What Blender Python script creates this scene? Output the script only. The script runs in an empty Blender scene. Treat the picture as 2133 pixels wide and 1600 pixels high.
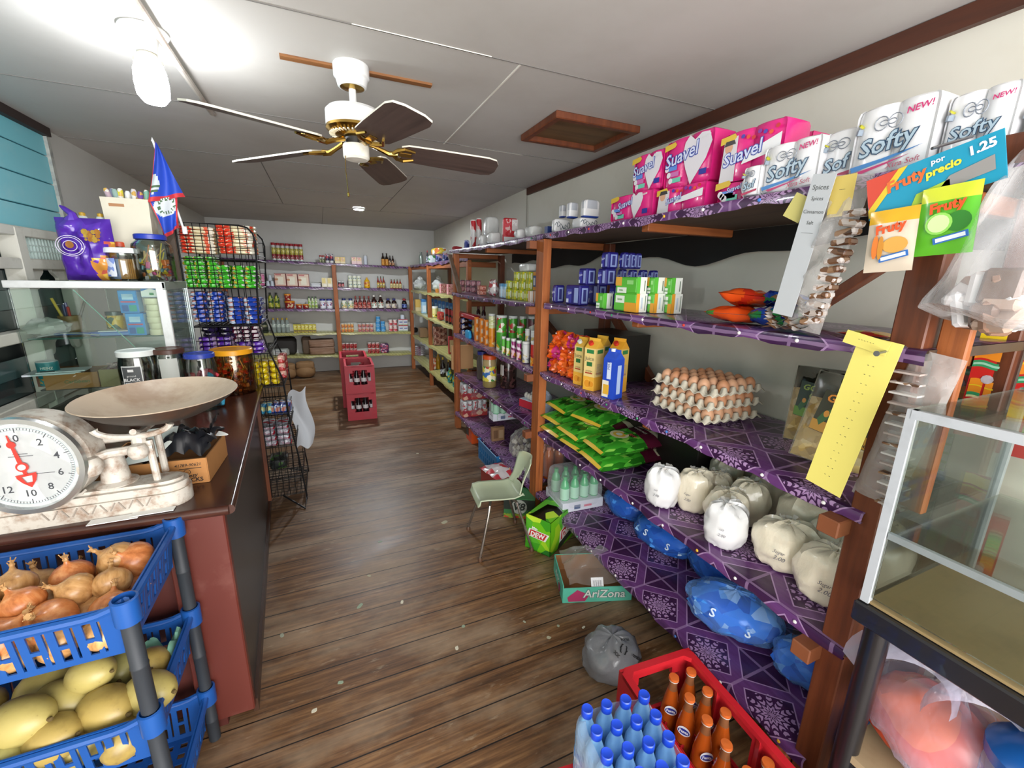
import bpy, math, random
from mathutils import Matrix, Vector, noise
S = bpy.context.scene
COL = S.collection
R = math.radians
# ---------------------------------------------------------------- camera
cam = bpy.data.cameras.new('camera'); cam.sensor_width = 36; cam.lens = 889.1/2133*36; cam.clip_start = .02
co = bpy.data.objects.new('camera', cam); COL.objects.link(co)
rx = Vector((.91596121, -.40085816, .01810541)); dn = Vector((-.08031114, -.22734508, -.97049695)); fw = Vector((.3931478, .88748349, -.24043265))
mm = Matrix((rx, -dn, -fw)).transposed().to_4x4(); mm.translation = (0, 0, 1.5)
co.matrix_world = mm
S.camera = co
# ---------------------------------------------------------------- world, exposure, daylight from the open shop front
w = bpy.data.worlds.new('world'); S.world = w; w.use_nodes = True
bg = w.node_tree.nodes['Background']; bg.inputs[0].default_value = (.95, .97, 1, 1); bg.inputs[1].default_value = 2.0
vs = S.view_settings; vs.view_transform = 'Standard'; vs.look = 'None'; vs.gamma = 1; vs.exposure = 0.62
def area(name, loc, rot, sx, sy, power, col, portal=False):
    l = bpy.data.lights.new(name, 'AREA'); l.shape = 'RECTANGLE'; l.size = sx; l.size_y = sy; l.energy = power; l.color = col
    if portal: l.cycles.is_portal = True
    o = bpy.data.objects.new(name, l); COL.objects.link(o); o.location = loc; o.rotation_euler = rot; return o
area('daylight_shop_front', (.25, -1.45, 1.2), (R(90), 0, 0), 2.6, 1.9, 92, (1, .97, .94))
# ---------------------------------------------------------------- materials
def lin(h):
    h = h.lstrip('#'); c = [int(h[i:i+2], 16)/255 for i in (0, 2, 4)]
    return [x/12.92 if x <= .04045 else ((x+.055)/1.055)**2.4 for x in c] + [1]
MC = {}
class NT:
    def __init__(s, name):
        s.m = bpy.data.materials.new(name); s.m.use_nodes = True; s.t = s.m.node_tree; s.b = s.t.nodes['Principled BSDF']
    def n(s, typ, **kw):
        nd = s.t.nodes.new('ShaderNode'+typ)
        for k, v in kw.items(): setattr(nd, k, v)
        return nd
    def l(s, a, b): s.t.links.new(a, b)
    def math(s, op, a, b=None, c=None):
        nd = s.n('Math', operation=op)
        for i, x in enumerate((a, b, c)):
            if x is None: continue
            if isinstance(x, (int, float)): nd.inputs[i].default_value = x
            else: s.l(x, nd.inputs[i])
        return nd.outputs[0]
    def mix(s, f, a, b, mode='MIX'):
        nd = s.n('Mix', data_type='RGBA', blend_type=mode)
        for i, x in ((0, f), (6, a), (7, b)):
            if isinstance(x, (int, float)): nd.inputs[i].default_value = x
            elif isinstance(x, (list, tuple)): nd.inputs[i].default_value = x
            else: s.l(x, nd.inputs[i])
        return nd.outputs[2]
    def ramp(s, f, stops, interp='LINEAR'):
        nd = s.n('ValToRGB'); cr = nd.color_ramp; cr.interpolation = interp
        while len(cr.elements) < len(stops): cr.elements.new(.5)
        for e, (p, c) in zip(cr.elements, stops): e.position = p; e.color = c if not isinstance(c, str) else lin(c)
        s.l(f, nd.inputs[0]); return nd.outputs[0]
    def coord(s, kind='Object', scale=(1, 1, 1), rot=(0, 0, 0)):
        tc = s.n('TexCoord'); mp = s.n('Mapping'); s.l(tc.outputs[kind], mp.inputs[0]); mp.inputs['Scale'].default_value = scale; mp.inputs['Rotation'].default_value = rot
        return mp.outputs[0]
    def noise(s, v, scale, detail=2, rough=.5):
        nd = s.n('TexNoise'); nd.inputs['Scale'].default_value = scale; nd.inputs['Detail'].default_value = detail; nd.inputs['Roughness'].default_value = rough
        s.l(v, nd.inputs['Vector']); return nd.outputs['Fac']
    def bump(s, h, st=.3, d=.01):
        nd = s.n('Bump'); nd.inputs['Strength'].default_value = st; nd.inputs['Distance'].default_value = d; s.l(h, nd.inputs['Height']); s.l(nd.outputs[0], s.b.inputs['Normal'])
    def base(s, c):
        if isinstance(c, (list, tuple)): s.b.inputs['Base Color'].default_value = c
        else: s.l(c, s.b.inputs['Base Color'])
    def rough(s, r):
        if isinstance(r, (int, float)): s.b.inputs['Roughness'].default_value = r
        else: s.l(r, s.b.inputs['Roughness'])
def flat(hx, rough=.5, metal=0.0, coat=0, name=None):
    k = ('flat', hx, rough, metal, coat)
    if k not in MC:
        t = NT(name or 'plain_'+hx.lstrip('#')); t.base(lin(hx)); t.rough(rough); t.b.inputs['Metallic'].default_value = metal; t.b.inputs['Coat Weight'].default_value = coat
        MC[k] = t.m
    return MC[k]
def wornmat(name, hx, dirt, rough=.5, scale=12, amt=.5, metal=0, lo=.5, bump=0):
    k = ('worn', name)
    if k not in MC:
        t = NT(name); v = t.coord(); f = t.noise(v, scale, 5, .65); f2 = t.ramp(f, [(lo, (0, 0, 0, 1)), (lo+.22, (amt, amt, amt, 1))])
        t.base(t.mix(f2, lin(hx), lin(dirt))); t.rough(rough); t.b.inputs['Metallic'].default_value = metal
        if bump: t.bump(f, bump, .01)
        MC[k] = t.m
    return MC[k]
def woodmat(name, c1, c2, axis=2, rough=.5, sc=30, c3=None):
    k = ('wood', name)
    if k not in MC:
        t = NT(name); s = [sc, sc, sc]; s[axis] = sc*.06
        v = t.coord('Object', s); f = t.noise(v, 1.0, 5, .6); v2 = t.coord('Object', (3, 3, 3)); g = t.noise(v2, 1.5, 3)
        f = t.math('ADD', t.math('MULTIPLY', f, .75), t.math('MULTIPLY', g, .3))
        t.base(t.ramp(f, [(.3, c2), (.55, c1), (.8, c3 or c1)])); t.rough(rough); t.bump(f, .15, .004); MC[k] = t.m
    return MC[k]
def printed(name, cols, scale=40, rough=.35, coat=0, stretch=(1, 1, 1)):
    """patchwork of printed colours on packaging"""
    k = ('print', name)
    if k not in MC:
        t = NT(name); v = t.coord('Object', stretch); vo = t.n('TexVoronoi'); vo.inputs['Scale'].default_value = scale; t.l(v, vo.inputs['Vector'])
        sp = t.n('SeparateColor'); t.l(vo.outputs['Color'], sp.inputs[0]); n = len(cols); st = []; pos = 0
        wts = [c[1] if isinstance(c, tuple) else 1 for c in cols]; tot = sum(wts)
        for c, wt in zip(cols, wts): st.append((pos, c[0] if isinstance(c, tuple) else c)); pos += wt/tot
        t.base(t.ramp(sp.outputs[0], st, 'CONSTANT')); t.rough(rough); t.b.inputs['Coat Weight'].default_value = coat; MC[k] = t.m
    return MC[k]
def film(name, hx, alpha=.3, rough=.12, tint=None):
    """clear or tinted plastic film: part see-through, part glossy skin"""
    k = ('film', name)
    if k not in MC:
        t = NT(name); t.base(lin(hx)); t.rough(rough); tr = t.n('BsdfTransparent'); tr.inputs[0].default_value = lin(tint) if tint else (1, 1, 1, 1)
        lw = t.n('LayerWeight'); lw.inputs[0].default_value = .35
        f = t.math('ADD', alpha, t.math('MULTIPLY', lw.outputs['Facing'], min(.6, 1-alpha)))
        mx = t.n('MixShader'); t.l(f, mx.inputs[0]); t.l(tr.outputs[0], mx.inputs[1]); t.l(t.b.outputs[0], mx.inputs[2])
        v = t.coord(); nz = t.noise(v, 45, 3); t.bump(nz, .35, .01)
        t.l(mx.outputs[0], t.t.nodes['Material Output'].inputs[0]); MC[k] = t.m
    return MC[k]
def glassy(name, tint='eef6f2', refl=.12, rough=.02):
    k = ('glass', name)
    if k not in MC:
        t = NT(name); tr = t.n('BsdfTransparent'); tr.inputs[0].default_value = lin(tint); gl = t.n('BsdfGlossy'); gl.inputs['Roughness'].default_value = rough
        lw = t.n('LayerWeight'); lw.inputs[0].default_value = .25
        f = t.math('ADD', refl*.4, t.math('MULTIPLY', lw.outputs['Fresnel'], .7)); mx = t.n('MixShader')
        t.l(f, mx.inputs[0]); t.l(tr.outputs[0], mx.inputs[1]); t.l(gl.outputs[0], mx.inputs[2]); t.l(mx.outputs[0], t.t.nodes['Material Output'].inputs[0]); MC[k] = t.m
    return MC[k]
def glow(name, hx, st):
    t = NT(name); t.b.inputs['Emission Color'].default_value = lin(hx); t.b.inputs['Emission Strength'].default_value = st; t.base(lin(hx)); return t.m
# ---------------------------------------------------------------- mesh building
I4 = Matrix.Identity(4)
def T(x=0, y=0, z=0): return Matrix.Translation((x, y, z))
def RX(a): return Matrix.Rotation(R(a), 4, 'X')
def RY(a): return Matrix.Rotation(R(a), 4, 'Y')
def RZ(a): return Matrix.Rotation(R(a), 4, 'Z')
def SC(x, y, z): return Matrix.Diagonal((x, y, z, 1))
FONT = {}
class G:
    """collects shapes and links them as ONE mesh object"""
    def __init__(s): s.v = []; s.f = []; s.mi = []; s.ms = []
    def slot(s, m):
        if m not in s.ms: s.ms.append(m)
        return s.ms.index(m)
    def add(s, vs, fs, m, M=None):
        o = len(s.v); s.v += [tuple(M @ Vector(v)) for v in vs] if M is not None else [tuple(v) for v in vs]
        ml = m if isinstance(m, list) else None; k = None if ml else s.slot(m)
        for i, f in enumerate(fs): s.f.append([o+j for j in f]); s.mi.append(s.slot(ml[i]) if ml else k)
        return s
    def box(s, c, d, m, b=0, M=None):
        x, y, z = c; a, e, h = d[0]/2, d[1]/2, d[2]/2
        if b <= 0:
            vs = [(x+i*a, y+j*e, z+k*h) for i in (-1, 1) for j in (-1, 1) for k in (-1, 1)]
            return s.add(vs, [(0, 1, 3, 2), (4, 6, 7, 5), (0, 4, 5, 1), (2, 3, 7, 6), (0, 2, 6, 4), (1, 5, 7, 3)], m, M)
        b = min(b, a*.9, e*.9, h*.9); vs = []; ix = {}
        for i in (-1, 1):
            for j in (-1, 1):
                for k in (-1, 1):
                    for ax in range(3):
                        p = [i*a, j*e, k*h]; q = [i*(a-b), j*(e-b), k*(h-b)]; q[ax] = p[ax]; ix[i, j, k, ax] = len(vs); vs.append((x+q[0], y+q[1], z+q[2]))
        fs = []
        for ax in range(3):
            o = [t for t in range(3) if t != ax]
            for sg in (-1, 1):
                l = []
                for u, v in ((-1, -1), (1, -1), (1, 1), (-1, 1)):
                    t = [0, 0, 0]; t[ax] = sg; t[o[0]] = u; t[o[1]] = v; l.append(ix[t[0], t[1], t[2], ax])
                fs.append(l)
        for ax in range(3):
            o = [t for t in range(3) if t != ax]
            for u in (-1, 1):
                for v in (-1, 1):
                    t = [0, 0, 0]; t[o[0]] = u; t[o[1]] = v; l = []
                    for sg, a2 in ((-1, o[0]), (1, o[0]), (1, o[1]), (-1, o[1])): t[ax] = sg; l.append(ix[t[0], t[1], t[2], a2])
                    fs.append(l)
        for i in (-1, 1):
            for j in (-1, 1):
                for k in (-1, 1): fs.append([ix[i, j, k, t] for t in range(3)])
        return s.add(vs, fs, m, M)
    def lathe(s, pr, n, m, c=(0, 0, 0), M=None, sx=1, sy=1, ph=0, cap=True):
        """pr: (radius, z) pairs; m one material or one per band"""
        vs = []; fs = []; ml = []
        for r, z in pr:
            for i in range(n):
                a = 2*math.pi*i/n+ph; vs.append((c[0]+r*math.cos(a)*sx, c[1]+r*math.sin(a)*sy, c[2]+z))
        for k in range(len(pr)-1):
            for i in range(n):
                j = (i+1) % n; fs.append((k*n+i, k*n+j, (k+1)*n+j, (k+1)*n+i)); ml.append(m[k] if isinstance(m, list) else m)
        if pr[0] == pr[-1] or (len(pr) == 2 and min(pr[0][0], pr[1][0]) > 1e-5): cap = False
        if cap and pr[0][0] > 1e-5: fs.append(tuple(range(n-1, -1, -1))); ml.append(ml[0])
        if cap and pr[-1][0] > 1e-5: k = (len(pr)-1)*n; fs.append(tuple(range(k, k+n))); ml.append(ml[-2] if pr[0][0] > 1e-5 else ml[-1])
        return s.add(vs, fs, ml, M)
    def tube(s, pts, r, m, n=6, M=None, closed=False):
        pts = [Vector(p) for p in pts]; vs = []; fs = []; N = len(pts); up = None
        for i, p in enumerate(pts):
            t = (pts[(i+1) % N]-pts[i-1]) if (closed or 0 < i < N-1) else (pts[1]-pts[0] if i == 0 else pts[-1]-pts[-2])
            t.normalize()
            if up is None: up = Vector((0, 0, 1)) if abs(t.z) < .9 else Vector((1, 0, 0))
            a = t.cross(up); a.normalize(); b = a.cross(t); b.normalize(); up = b
            rr = r[i] if isinstance(r, (list, tuple)) else r
            for k in range(n): an = 2*math.pi*k/n; q = p+a*math.cos(an)*rr+b*math.sin(an)*rr; vs.append(tuple(q))
        for i in range(N if closed else N-1):
            i2 = (i+1) % N
            for k in range(n): k2 = (k+1) % n; fs.append((i*n+k, i*n+k2, i2*n+k2, i2*n+k))
        if not closed: fs.append(tuple(range(n-1, -1, -1))); fs.append(tuple(range((N-1)*n, N*n)))
        return s.add(vs, fs, m, M)
    def ext(s, out, z0, z1, m, M=None, side=None):
        n = len(out); vs = [(x, y, z0) for x, y in out]+[(x, y, z1) for x, y in out]
        fs = [tuple(range(n-1, -1, -1)), tuple(range(n, 2*n))]+[(i, (i+1) % n, n+(i+1) % n, n+i) for i in range(n)]
        return s.add(vs, fs, [m, m]+[side or m]*n, M)
    def grid(s, nu, nv, fn, m, M=None, closeu=False, matfn=None):
        vs = [fn(i/nu, j/nv) for j in range(nv+1) for i in range(nu+(0 if closeu else 1))]; W = nu if closeu else nu+1; fs = []; ml = []
        for j in range(nv):
            for i in range(nu):
                i2 = (i+1) % W if closeu else i+1; fs.append((j*W+i, j*W+i2, (j+1)*W+i2, (j+1)*W+i)); ml.append(matfn((i+.5)/nu, (j+.5)/nv) if matfn else m)
        return s.add(vs, fs, ml, M)
    def text(s, st, size, m, M=None, shear=0, align='CENTER', bold=0):
        k = (st, align, bold)
        if k not in FONT:
            cu = bpy.data.curves.new('lettering', 'FONT'); cu.body = st; cu.align_x = align; cu.align_y = 'CENTER'; cu.resolution_u = 2; cu.offset = bold; cu.size = 1
            o = bpy.data.objects.new('lettering', cu); COL.objects.link(o); bpy.context.view_layer.update()
            me = o.evaluated_get(bpy.context.evaluated_depsgraph_get()).to_mesh()
            FONT[k] = ([tuple(v.co) for v in me.vertices], [tuple(p.vertices) for p in me.polygons])
            o.evaluated_get(bpy.context.evaluated_depsgraph_get()).to_mesh_clear(); bpy.data.objects.remove(o); bpy.data.curves.remove(cu)
        vs, fs = FONT[k]; vs = [((x+shear*y)*size, y*size, 0) for x, y, z in vs]
        return s.add(vs, fs, m, M)
    def front(s, st, size, m, x, z, y, shear=0, rot=0, bold=0, squash=1):
        """lettering standing on a face that looks along -y"""
        return s.text(st, size, m, T(x, y, z) @ RX(90) @ RZ(rot) @ SC(squash, 1, 1), shear, 'CENTER', bold)
    def mesh(s, name, smooth=35):
        me = bpy.data.meshes.new(name); me.from_pydata(s.v, [], s.f)
        for m in s.ms: me.materials.append(m)
        me.polygons.foreach_set('material_index', s.mi); me.update()
        if smooth: me.polygons.foreach_set('use_smooth', [True]*len(s.f)); me.set_sharp_from_angle(angle=R(smooth))
        return me
    def build(s, name, parent=None, loc=None, rot=None, smooth=35): return link(s.mesh(name, smooth), name, parent, loc, rot)
def link(me, name, parent=None, loc=None, rot=None):
    o = bpy.data.objects.new(name, me); COL.objects.link(o)
    if parent: o.parent = parent
    if loc: o.location = loc
    if rot is not None: o.rotation_euler = rot if not isinstance(rot, (int, float)) else (0, 0, R(rot))
    return o
def tag(o, label, cat, group=None):
    o['label'] = label; o['category'] = cat
    if group: o['group'] = group
    return o
def thing(name, label, cat, loc=(0, 0, 0), rot=0, group=None):
    o = link(None, name, None, loc, rot); o.empty_display_size = .05; return tag(o, label, cat, group)
def struct(o): o['kind'] = 'structure'; return o
def dup(o, loc=None, rot=None, label=None, parent=None):
    c = o.copy(); COL.objects.link(c)
    if parent: c.parent = parent
    if loc is not None: c.location = loc
    if rot is not None: c.rotation_euler = (0, 0, R(rot)) if isinstance(rot, (int, float)) else rot
    if label: c['label'] = label
    for ch in list(o.children): dup(ch, parent=c)
    return c
ORD = ['zeroth', 'first', 'second', 'third', 'fourth', 'fifth', 'sixth', 'seventh', 'eighth', 'ninth', 'tenth', 'eleventh', 'twelfth', 'thirteenth', 'fourteenth', 'fifteenth']
def nz(p, s=1, seed=0): return noise.noise(Vector((p[0]*s+seed*7.3, p[1]*s+seed*3.1, p[2]*s)))
rnd = random.Random(7)
# ---- soft shapes
def pillow(g, w, h, t, m, M=None, seed=0, wr=.15, nu=14, nv=14, crimp=.05, matfn=None, pw=2.2, wob=.0):
    """a filled bag lying in the xz plane, bulging along y, flat crimped ends at the top and bottom"""
    def side(sg):
        def fn(u, v):
            x = (u-.5)*2; z = (v-.5)*2; e = max(0, 1-abs(x)**pw); q = min(1, max(0, (1-abs(z))/(1-(1-crimp*2)) if abs(z) > 1-crimp*2 else 1))
            f = max(0, 1-(min(1, abs(z)/(1-crimp)))**(pw*1.3)); th = t/2*(e**.5)*(f**.5)
            th *= 1+wr*nz((x*w*14, sg, z*h*14), 1, seed)*1.6
            px = x*w/2*(1-.07*(f*e)) ; pz = z*h/2
            return (px+wob*nz((x*2, z*2, 5), 1, seed)*w, sg*th+(.0006*sg if th < .0006 else 0)+wob*nz((z*3, x*2, 1), 1, seed)*t, pz)
        return fn
    g.grid(nu, nv, side(-1), m, M, matfn=matfn); b = side(1); g.grid(nu, nv, lambda u, v: b(1-u, v), m, M, matfn=(lambda u, v: matfn(1-u, v)) if matfn else None)
    return g
def blob(g, w, d, h, m, M=None, seed=0, amp=.12, fr=3, flat=.25, n=20, k=12, matfn=None, top=1.0, crease=0, sq=1):
    """a soft sack standing on z=0"""
    def fn(u, v):
        a = u*2*math.pi; ph = (v-.5)*math.pi; r = max(0, math.cos(ph))**sq; z = math.sin(ph)
        if z < 0: r = max(r, (1-(-z)**3)**.6 if z > -1 else 0)
        if z > 0 and top != 1: r = r**top
        c = (math.cos(a), math.sin(a), z); f = 1+amp*nz(c, fr, seed)+amp*.5*nz(c, fr*2.5, seed+3)
        if crease: f += crease*math.sin(a*9+seed)*max(0, z)**1.5
        zz = max(-1+flat*.2, z*f)
        return (r*f*c[0]*w/2, r*f*c[1]*d/2, (zz+1)/2*h)
    return g.grid(n, k, fn, m, M, closeu=True, matfn=matfn)
# ================================================================ the room
CZ = 2.235
def floor_mat():
    t = NT('old floor boards'); tc = t.n('TexCoord'); sx = t.n('SeparateXYZ'); t.l(tc.outputs['Object'], sx.inputs[0]); x, y = sx.outputs[0], sx.outputs[1]
    r = t.math('DIVIDE', t.math('SUBTRACT', y, 1.396-.128*20), .128); idx = t.math('FLOOR', r); fr = t.math('FRACT', r)
    wn = t.n('TexWhiteNoise', noise_dimensions='1D'); t.l(idx, wn.inputs['W']); rv = wn.outputs['Value']
    cmb = t.n('CombineXYZ'); t.l(t.math('ADD', t.math('MULTIPLY', x, 3), t.math('MULTIPLY', rv, 50)), cmb.inputs[0]); t.l(t.math('MULTIPLY', y, 60), cmb.inputs[1]); t.l(t.math('MULTIPLY', rv, 9), cmb.inputs[2])
    g = t.noise(cmb.outputs[0], 1, 6, .65)
    big = t.noise(t.coord('Object', (1.2, 2.4, 1)), 1.6, 5, .62); spots = t.noise(t.coord('Object', (4, 9, 1)), 4, 4, .7)
    wear = t.noise(t.coord('Object', (2.5, 10, 1)), 3, 5, .7)
    col = t.ramp(g, [(.28, '3a2a1e'), (.5, '71553b'), (.72, '9b7b57')])
    tone = t.ramp(rv, [(0, '8f7354'), (.35, 'a48a66'), (.6, '756352'), (1, 'b0946a')])
    col = t.mix(.5, col, tone, 'OVERLAY')
    col = t.mix(t.ramp(spots, [(.5, (0, 0, 0, 1)), (.75, (.45, .45, .45, 1))]), col, lin('3f332a'))
    col = t.mix(t.ramp(big, [(.46, (0, 0, 0, 1)), (.66, (.6, .6, .6, 1))]), col, lin('9b866e'))
    col = t.mix(t.ramp(wear, [(.60, (0, 0, 0, 1)), (.70, (.45, .45, .45, 1))]), col, lin('a8977e'))
    gap = t.math('LESS_THAN', t.math('ABSOLUTE', t.math('SUBTRACT', fr, .5)), .482); col = t.mix(gap, lin('15100c'), col)
    t.base(col); t.rough(t.ramp(big, [(.35, (.36, .36, .36, 1)), (.7, (.52, .52, .52, 1))])); t.b.inputs['Specular IOR Level'].default_value = .55
    h = t.math('ADD', t.math('MULTIPLY', g, .25), gap); t.bump(h, .35, .004); return t.m
FLOOR = floor_mat()
CEIL = wornmat('grey painted ceiling board', '#b8b5b1', '#9f9a93', .6, 1.6, .35, lo=.45)
WALLP = wornmat('cream painted wall board', '#cfccc0', '#b9b3a0', .55, 2.2, .35, lo=.5)
WALLG = wornmat('grey painted wall board', '#c6c6c2', '#b0aea8', .55, 2.0, .3, lo=.5)
DKT = woodmat('dark brown trim', '#4a2413', '#2c140b', 1, .45, 40)
WOOD = woodmat('orange brown timber', '#9a5526', '#6d3615', 2, .55, 45, '#b16a35')
WOODY = woodmat('orange brown timber along', '#8d4d22', '#64300f', 1, .6, 45, '#a96432')
WOODX = woodmat('orange brown timber across', '#8d4d22', '#64300f', 0, .6, 45, '#a96432')
WOODR = woodmat('red brown timber', '#66331a', '#41200f', 2, .5, 40, '#7a4424')
PLYU = woodmat('dark board underside', '#4d3a2a', '#33261b', 1, .7, 14)
g = G(); g.box((.2, 2.95, -.02), (3.4, 8.95, .04), FLOOR); struct(g.build('floor', smooth=0))
g = G(); g.box((.2, 2.95, CZ+.03), (3.4, 8.95, .06), CEIL); struct(g.build('ceiling', smooth=0))
def wallpoly(name, a, b, m, t=.06, z0=0, z1=CZ, side=1):
    g = G(); d = Vector((b[0]-a[0], b[1]-a[1])); d.normalize(); n = Vector((d.y, -d.x))*t*side
    g.ext([a, b, (b[0]+n.x, b[1]+n.y), (a[0]+n.x, a[1]+n.y)], z0, z1, m); return struct(g.build(name, smooth=0))
wallpoly('wall_right', (1.672, -1.5), (1.66, 3.49), WALLP)
wallpoly('wall_right_far', (1.66, 3.49), (1.79, 7.4), WALLP)
wallpoly('wall_back', (1.85, 7.4), (-1.42, 7.4), WALLG, side=-1)
wallpoly('wall_left_far', (-1.37, 7.4), (-1.29, 3.35), WALLG, side=1)
TURQ = wornmat('turquoise painted siding', '#74c0ce', '#a0c6c8', .5, 3, .4, lo=.55)
WHITEP = wornmat('chipped white gloss paint', '#c6c5bb', '#9a9686', .45, 18, .5, lo=.55)
def siding(name, y0, y1, z0, z1):
    g = G(); z = z1; k = 0
    while z > z0+.02:
        zz = max(z0, z-.143); g.box((-1.315, (y0+y1)/2, (z+zz)/2), (.05, y1-y0, z-zz-.005), TURQ, .003); z = zz; k += 1
    g.box((-1.335, (y0+y1)/2, (z0+z1)/2), (.03, y1-y0, z1-z0), flat('#1d3438', .7)); return struct(g.build(name, smooth=0))
siding('wall_left', -1.5, 3.33, 1.69, CZ)
for nm, y1, z0, z1 in (('wall_left_low', 3.33, 0, .88), ('wall_left_near', 2.0, .88, 1.69)):
    g = G(); g.box((-1.32, (y1-1.5)/2, (z0+z1)/2), (.06, y1+1.5, z1-z0), WALLP); struct(g.build(nm, smooth=0))
g = G(); g.box((-1.29, 3.335, CZ/2), (.03, .03, CZ), wornmat('peeling corner board', '#a9aaa4', '#5b6468', .6, 14, .7, lo=.45)); struct(g.build('trim_1', smooth=0))
g = G(); g.box((-1.275, .9, CZ-.022), (.03, 4.87, .044), flat('#2a1c1a', .6)); struct(g.build('trim_2', smooth=0))
g = G(); g.box((1.655, 1.0, CZ-.03), (.022, 4.97, .055), DKT, M=None); struct(g.build('trim_3', smooth=0))
# board joints on the ceiling
JW = flat('#dedbd2', .6); JD = flat('#6e6b68', .7)
for i, (a, b, m, wd) in enumerate([((-1.28, 1.583), (1.66, 1.578), JD, .004), ((.15, 1.581), (.6, 1.58), JW, .007), ((-1.28, 2.53), (1.66, 2.62), JD, .004), ((.8, 2.60), (1.2, 2.615), JW, .006), ((-1.29, 3.49), (1.66, 3.49), JD, .005),
        ((-.3, 3.49), (-.295, 5.52), JD, .005), ((-1.3, 5.52), (1.72, 5.52), JD, .005), ((.712, 1.58), (.709, 2.62), JW, .006), ((.71, 3.49), (.71, 5.52), JD, .004), ((.1, 5.52), (.1, 7.4), JD, .005), ((-1.3, 4.53), (.71, 4.53), JD, .003)]):
    g = G(); d = Vector((b[0]-a[0], b[1]-a[1], 0)); L = d.length; an = math.degrees(math.atan2(d.y, d.x))
    g.box((L/2, 0, 0), (L, wd, .003), m, M=T(a[0], a[1], CZ-.001) @ RZ(an)); struct(g.build('trim_%d' % (i+4), smooth=0))
g = G(); g.box((1.652, 3.49, 1.98), (.004, .006, .5), flat('#8a877c', .7)); struct(g.build('trim_20', smooth=0))
for i, x in enumerate((-.27, .62)):
    g = G(); g.box((x, 7.397, 1.95), (.005, .006, .55), flat('#9a9a94', .7)); struct(g.build('trim_%d' % (21+i), smooth=0))
g = G(); g.box((.2, 7.385, .045), (3.2, .03, .09), flat('#2c2825', .7)); struct(g.build('baseboard_back', smooth=0))
g = G(); g.box((1.655, .9, .045), (.02, 4.8, .09), flat('#2c2825', .7)); struct(g.build('baseboard_right', smooth=0))
# front wall behind the viewer with the wide shop opening the daylight comes through
g = G(); g.box((-1.2, -1.53, CZ/2), (.3, .06, CZ), WALLP); g.box((1.62, -1.53, CZ/2), (.14, .06, CZ), WALLP); g.box((.25, -1.53, 2.19), (2.7, .06, .09), WALLP); struct(g.build('wall_front', smooth=0))
# ---- serving window in the left wall
wn_ = struct(link(None, 'window_1', loc=(-1.29, 0, 0)))
g = G()
for y, z, dy, dz in ((2.83, 1.19, .07, 1.0), (2.04, 1.19, .07, 1.0), (3.27, 1.19, .07, 1.0), (2.66, 1.672, 1.3, .045), (2.66, 1.525, 1.3, .05), (2.66, 1.20, 1.3, .05), (2.66, .89, 1.3, .05)): g.box((0, y, z), (.07 if dy < .1 else .064, dy, dz), WHITEP, .004)
struct(g.build('window_frame', wn_, smooth=0))
g = G()
for zt, s in ((1.50, -1), (1.175, -1)):
    for y, dr in ((2.865, 1), (3.235, -1)):
        out = [(0, 0)]
        for k in range(13): a = k/12*math.pi/2; rr = .13*(1+.12*math.cos(a*6)); out.append((rr*math.cos(a)*dr, -rr*math.sin(a)*.75))
        if dr < 0: out = out[::-1]
        g.ext(out, -.008, .008, WHITEP, T(0, y, zt) @ RZ(90) @ RX(90))
struct(g.build('corner_bracket', wn_, smooth=0))
g = G()
for k in range(14): g.box((0, 2.88+k*.028, 1.60), (.012, .007, .10), flat('#cfe3de', .4))
for z in (1.585, 1.615): g.box((.004, 3.06, z), (.006, .37, .005), flat('#cfe3de', .4))
struct(g.build('lattice', wn_, smooth=0))
g = G(); GL = flat('#5d7f7f', .15)
for z, h in ((1.60, .10), (1.36, .27), (1.04, .25)):
    for k in range(max(1, int(h/.09))): g.box((-.04, 2.66, z-h/2+.045+k*.09), (.006, 1.25, .088), flat('#3d5656', .12) if k % 2 else flat('#28393a', .12), M=None)
g.box((-.075, 2.66, 1.29), (.01, 1.3, .85), flat('#1f2a2a', .5)); struct(g.build('louvre_glass_and_dark_panel', wn_, smooth=0))  # dark panel added behind the louvres: blocks outside light, reads as unlit room
# ================================================================ ceiling fittings
def tagbuild(g, name, label, cat, group=None, **k): return tag(g.build(name, **k), label, cat, group)
WPL = flat('#e9ebea', .35)
b = thing('light_bulb_fitting', 'bright bare bulb in a white porcelain ceiling holder beside the conduit', 'light', (-.443, 1.9, CZ))
g = G(); g.lathe([(.0, 0), (.062, 0), (.066, -.008), (.06, -.018), (.035, -.024), (.03, -.05), (.027, -.065), (0, -.065)], 24, WPL); g.build('lamp_holder', b)
g = G(); g.lathe([(0, -.066), (.024, -.066), (.03, -.075), (.038, -.085), (.038, -.095), (0, -.095)], 20, flat('#d8cfb8', .4)); g.build('bulb_collar', b)
g = G(); g.lathe([(0, -.096), (.036, -.096), (.043, -.115), (.046, -.15), (.043, -.185), (.028, -.205), (0, -.21)], 16, glow('lit bulb', '#f6fbff', 95)); g.build('glass_bulb', b)
b = thing('round_downlight', 'small round white lit lamp set in the far ceiling', 'light', (.464, 5.369, CZ))
g = G(); g.lathe([(0, -.024), (.05, -.022), (.05, -.006), (0, -.006)], 24, glow('lit disc', '#f4fbff', 1150)); g.build('light_disc', b)
g = G(); g.tube([(.056*math.cos(a), .056*math.sin(a), -.012) for a in [math.pi*k/14 for k in range(28)]], .011, WPL, 8, closed=True); g.build('bezel', b)
g = G(); PIPE = wornmat('grey white conduit', '#b9b3ab', '#8b6247', .5, 9, .6, lo=.5)
g.tube([(-.398, -1.2, CZ-.014), (-.396, 1.2, CZ-.018), (-.399, 2.0, CZ-.022), (-.4, 2.62, CZ-.012), (-.4, 2.68, CZ+.005)], .011, PIPE, 10)
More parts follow.
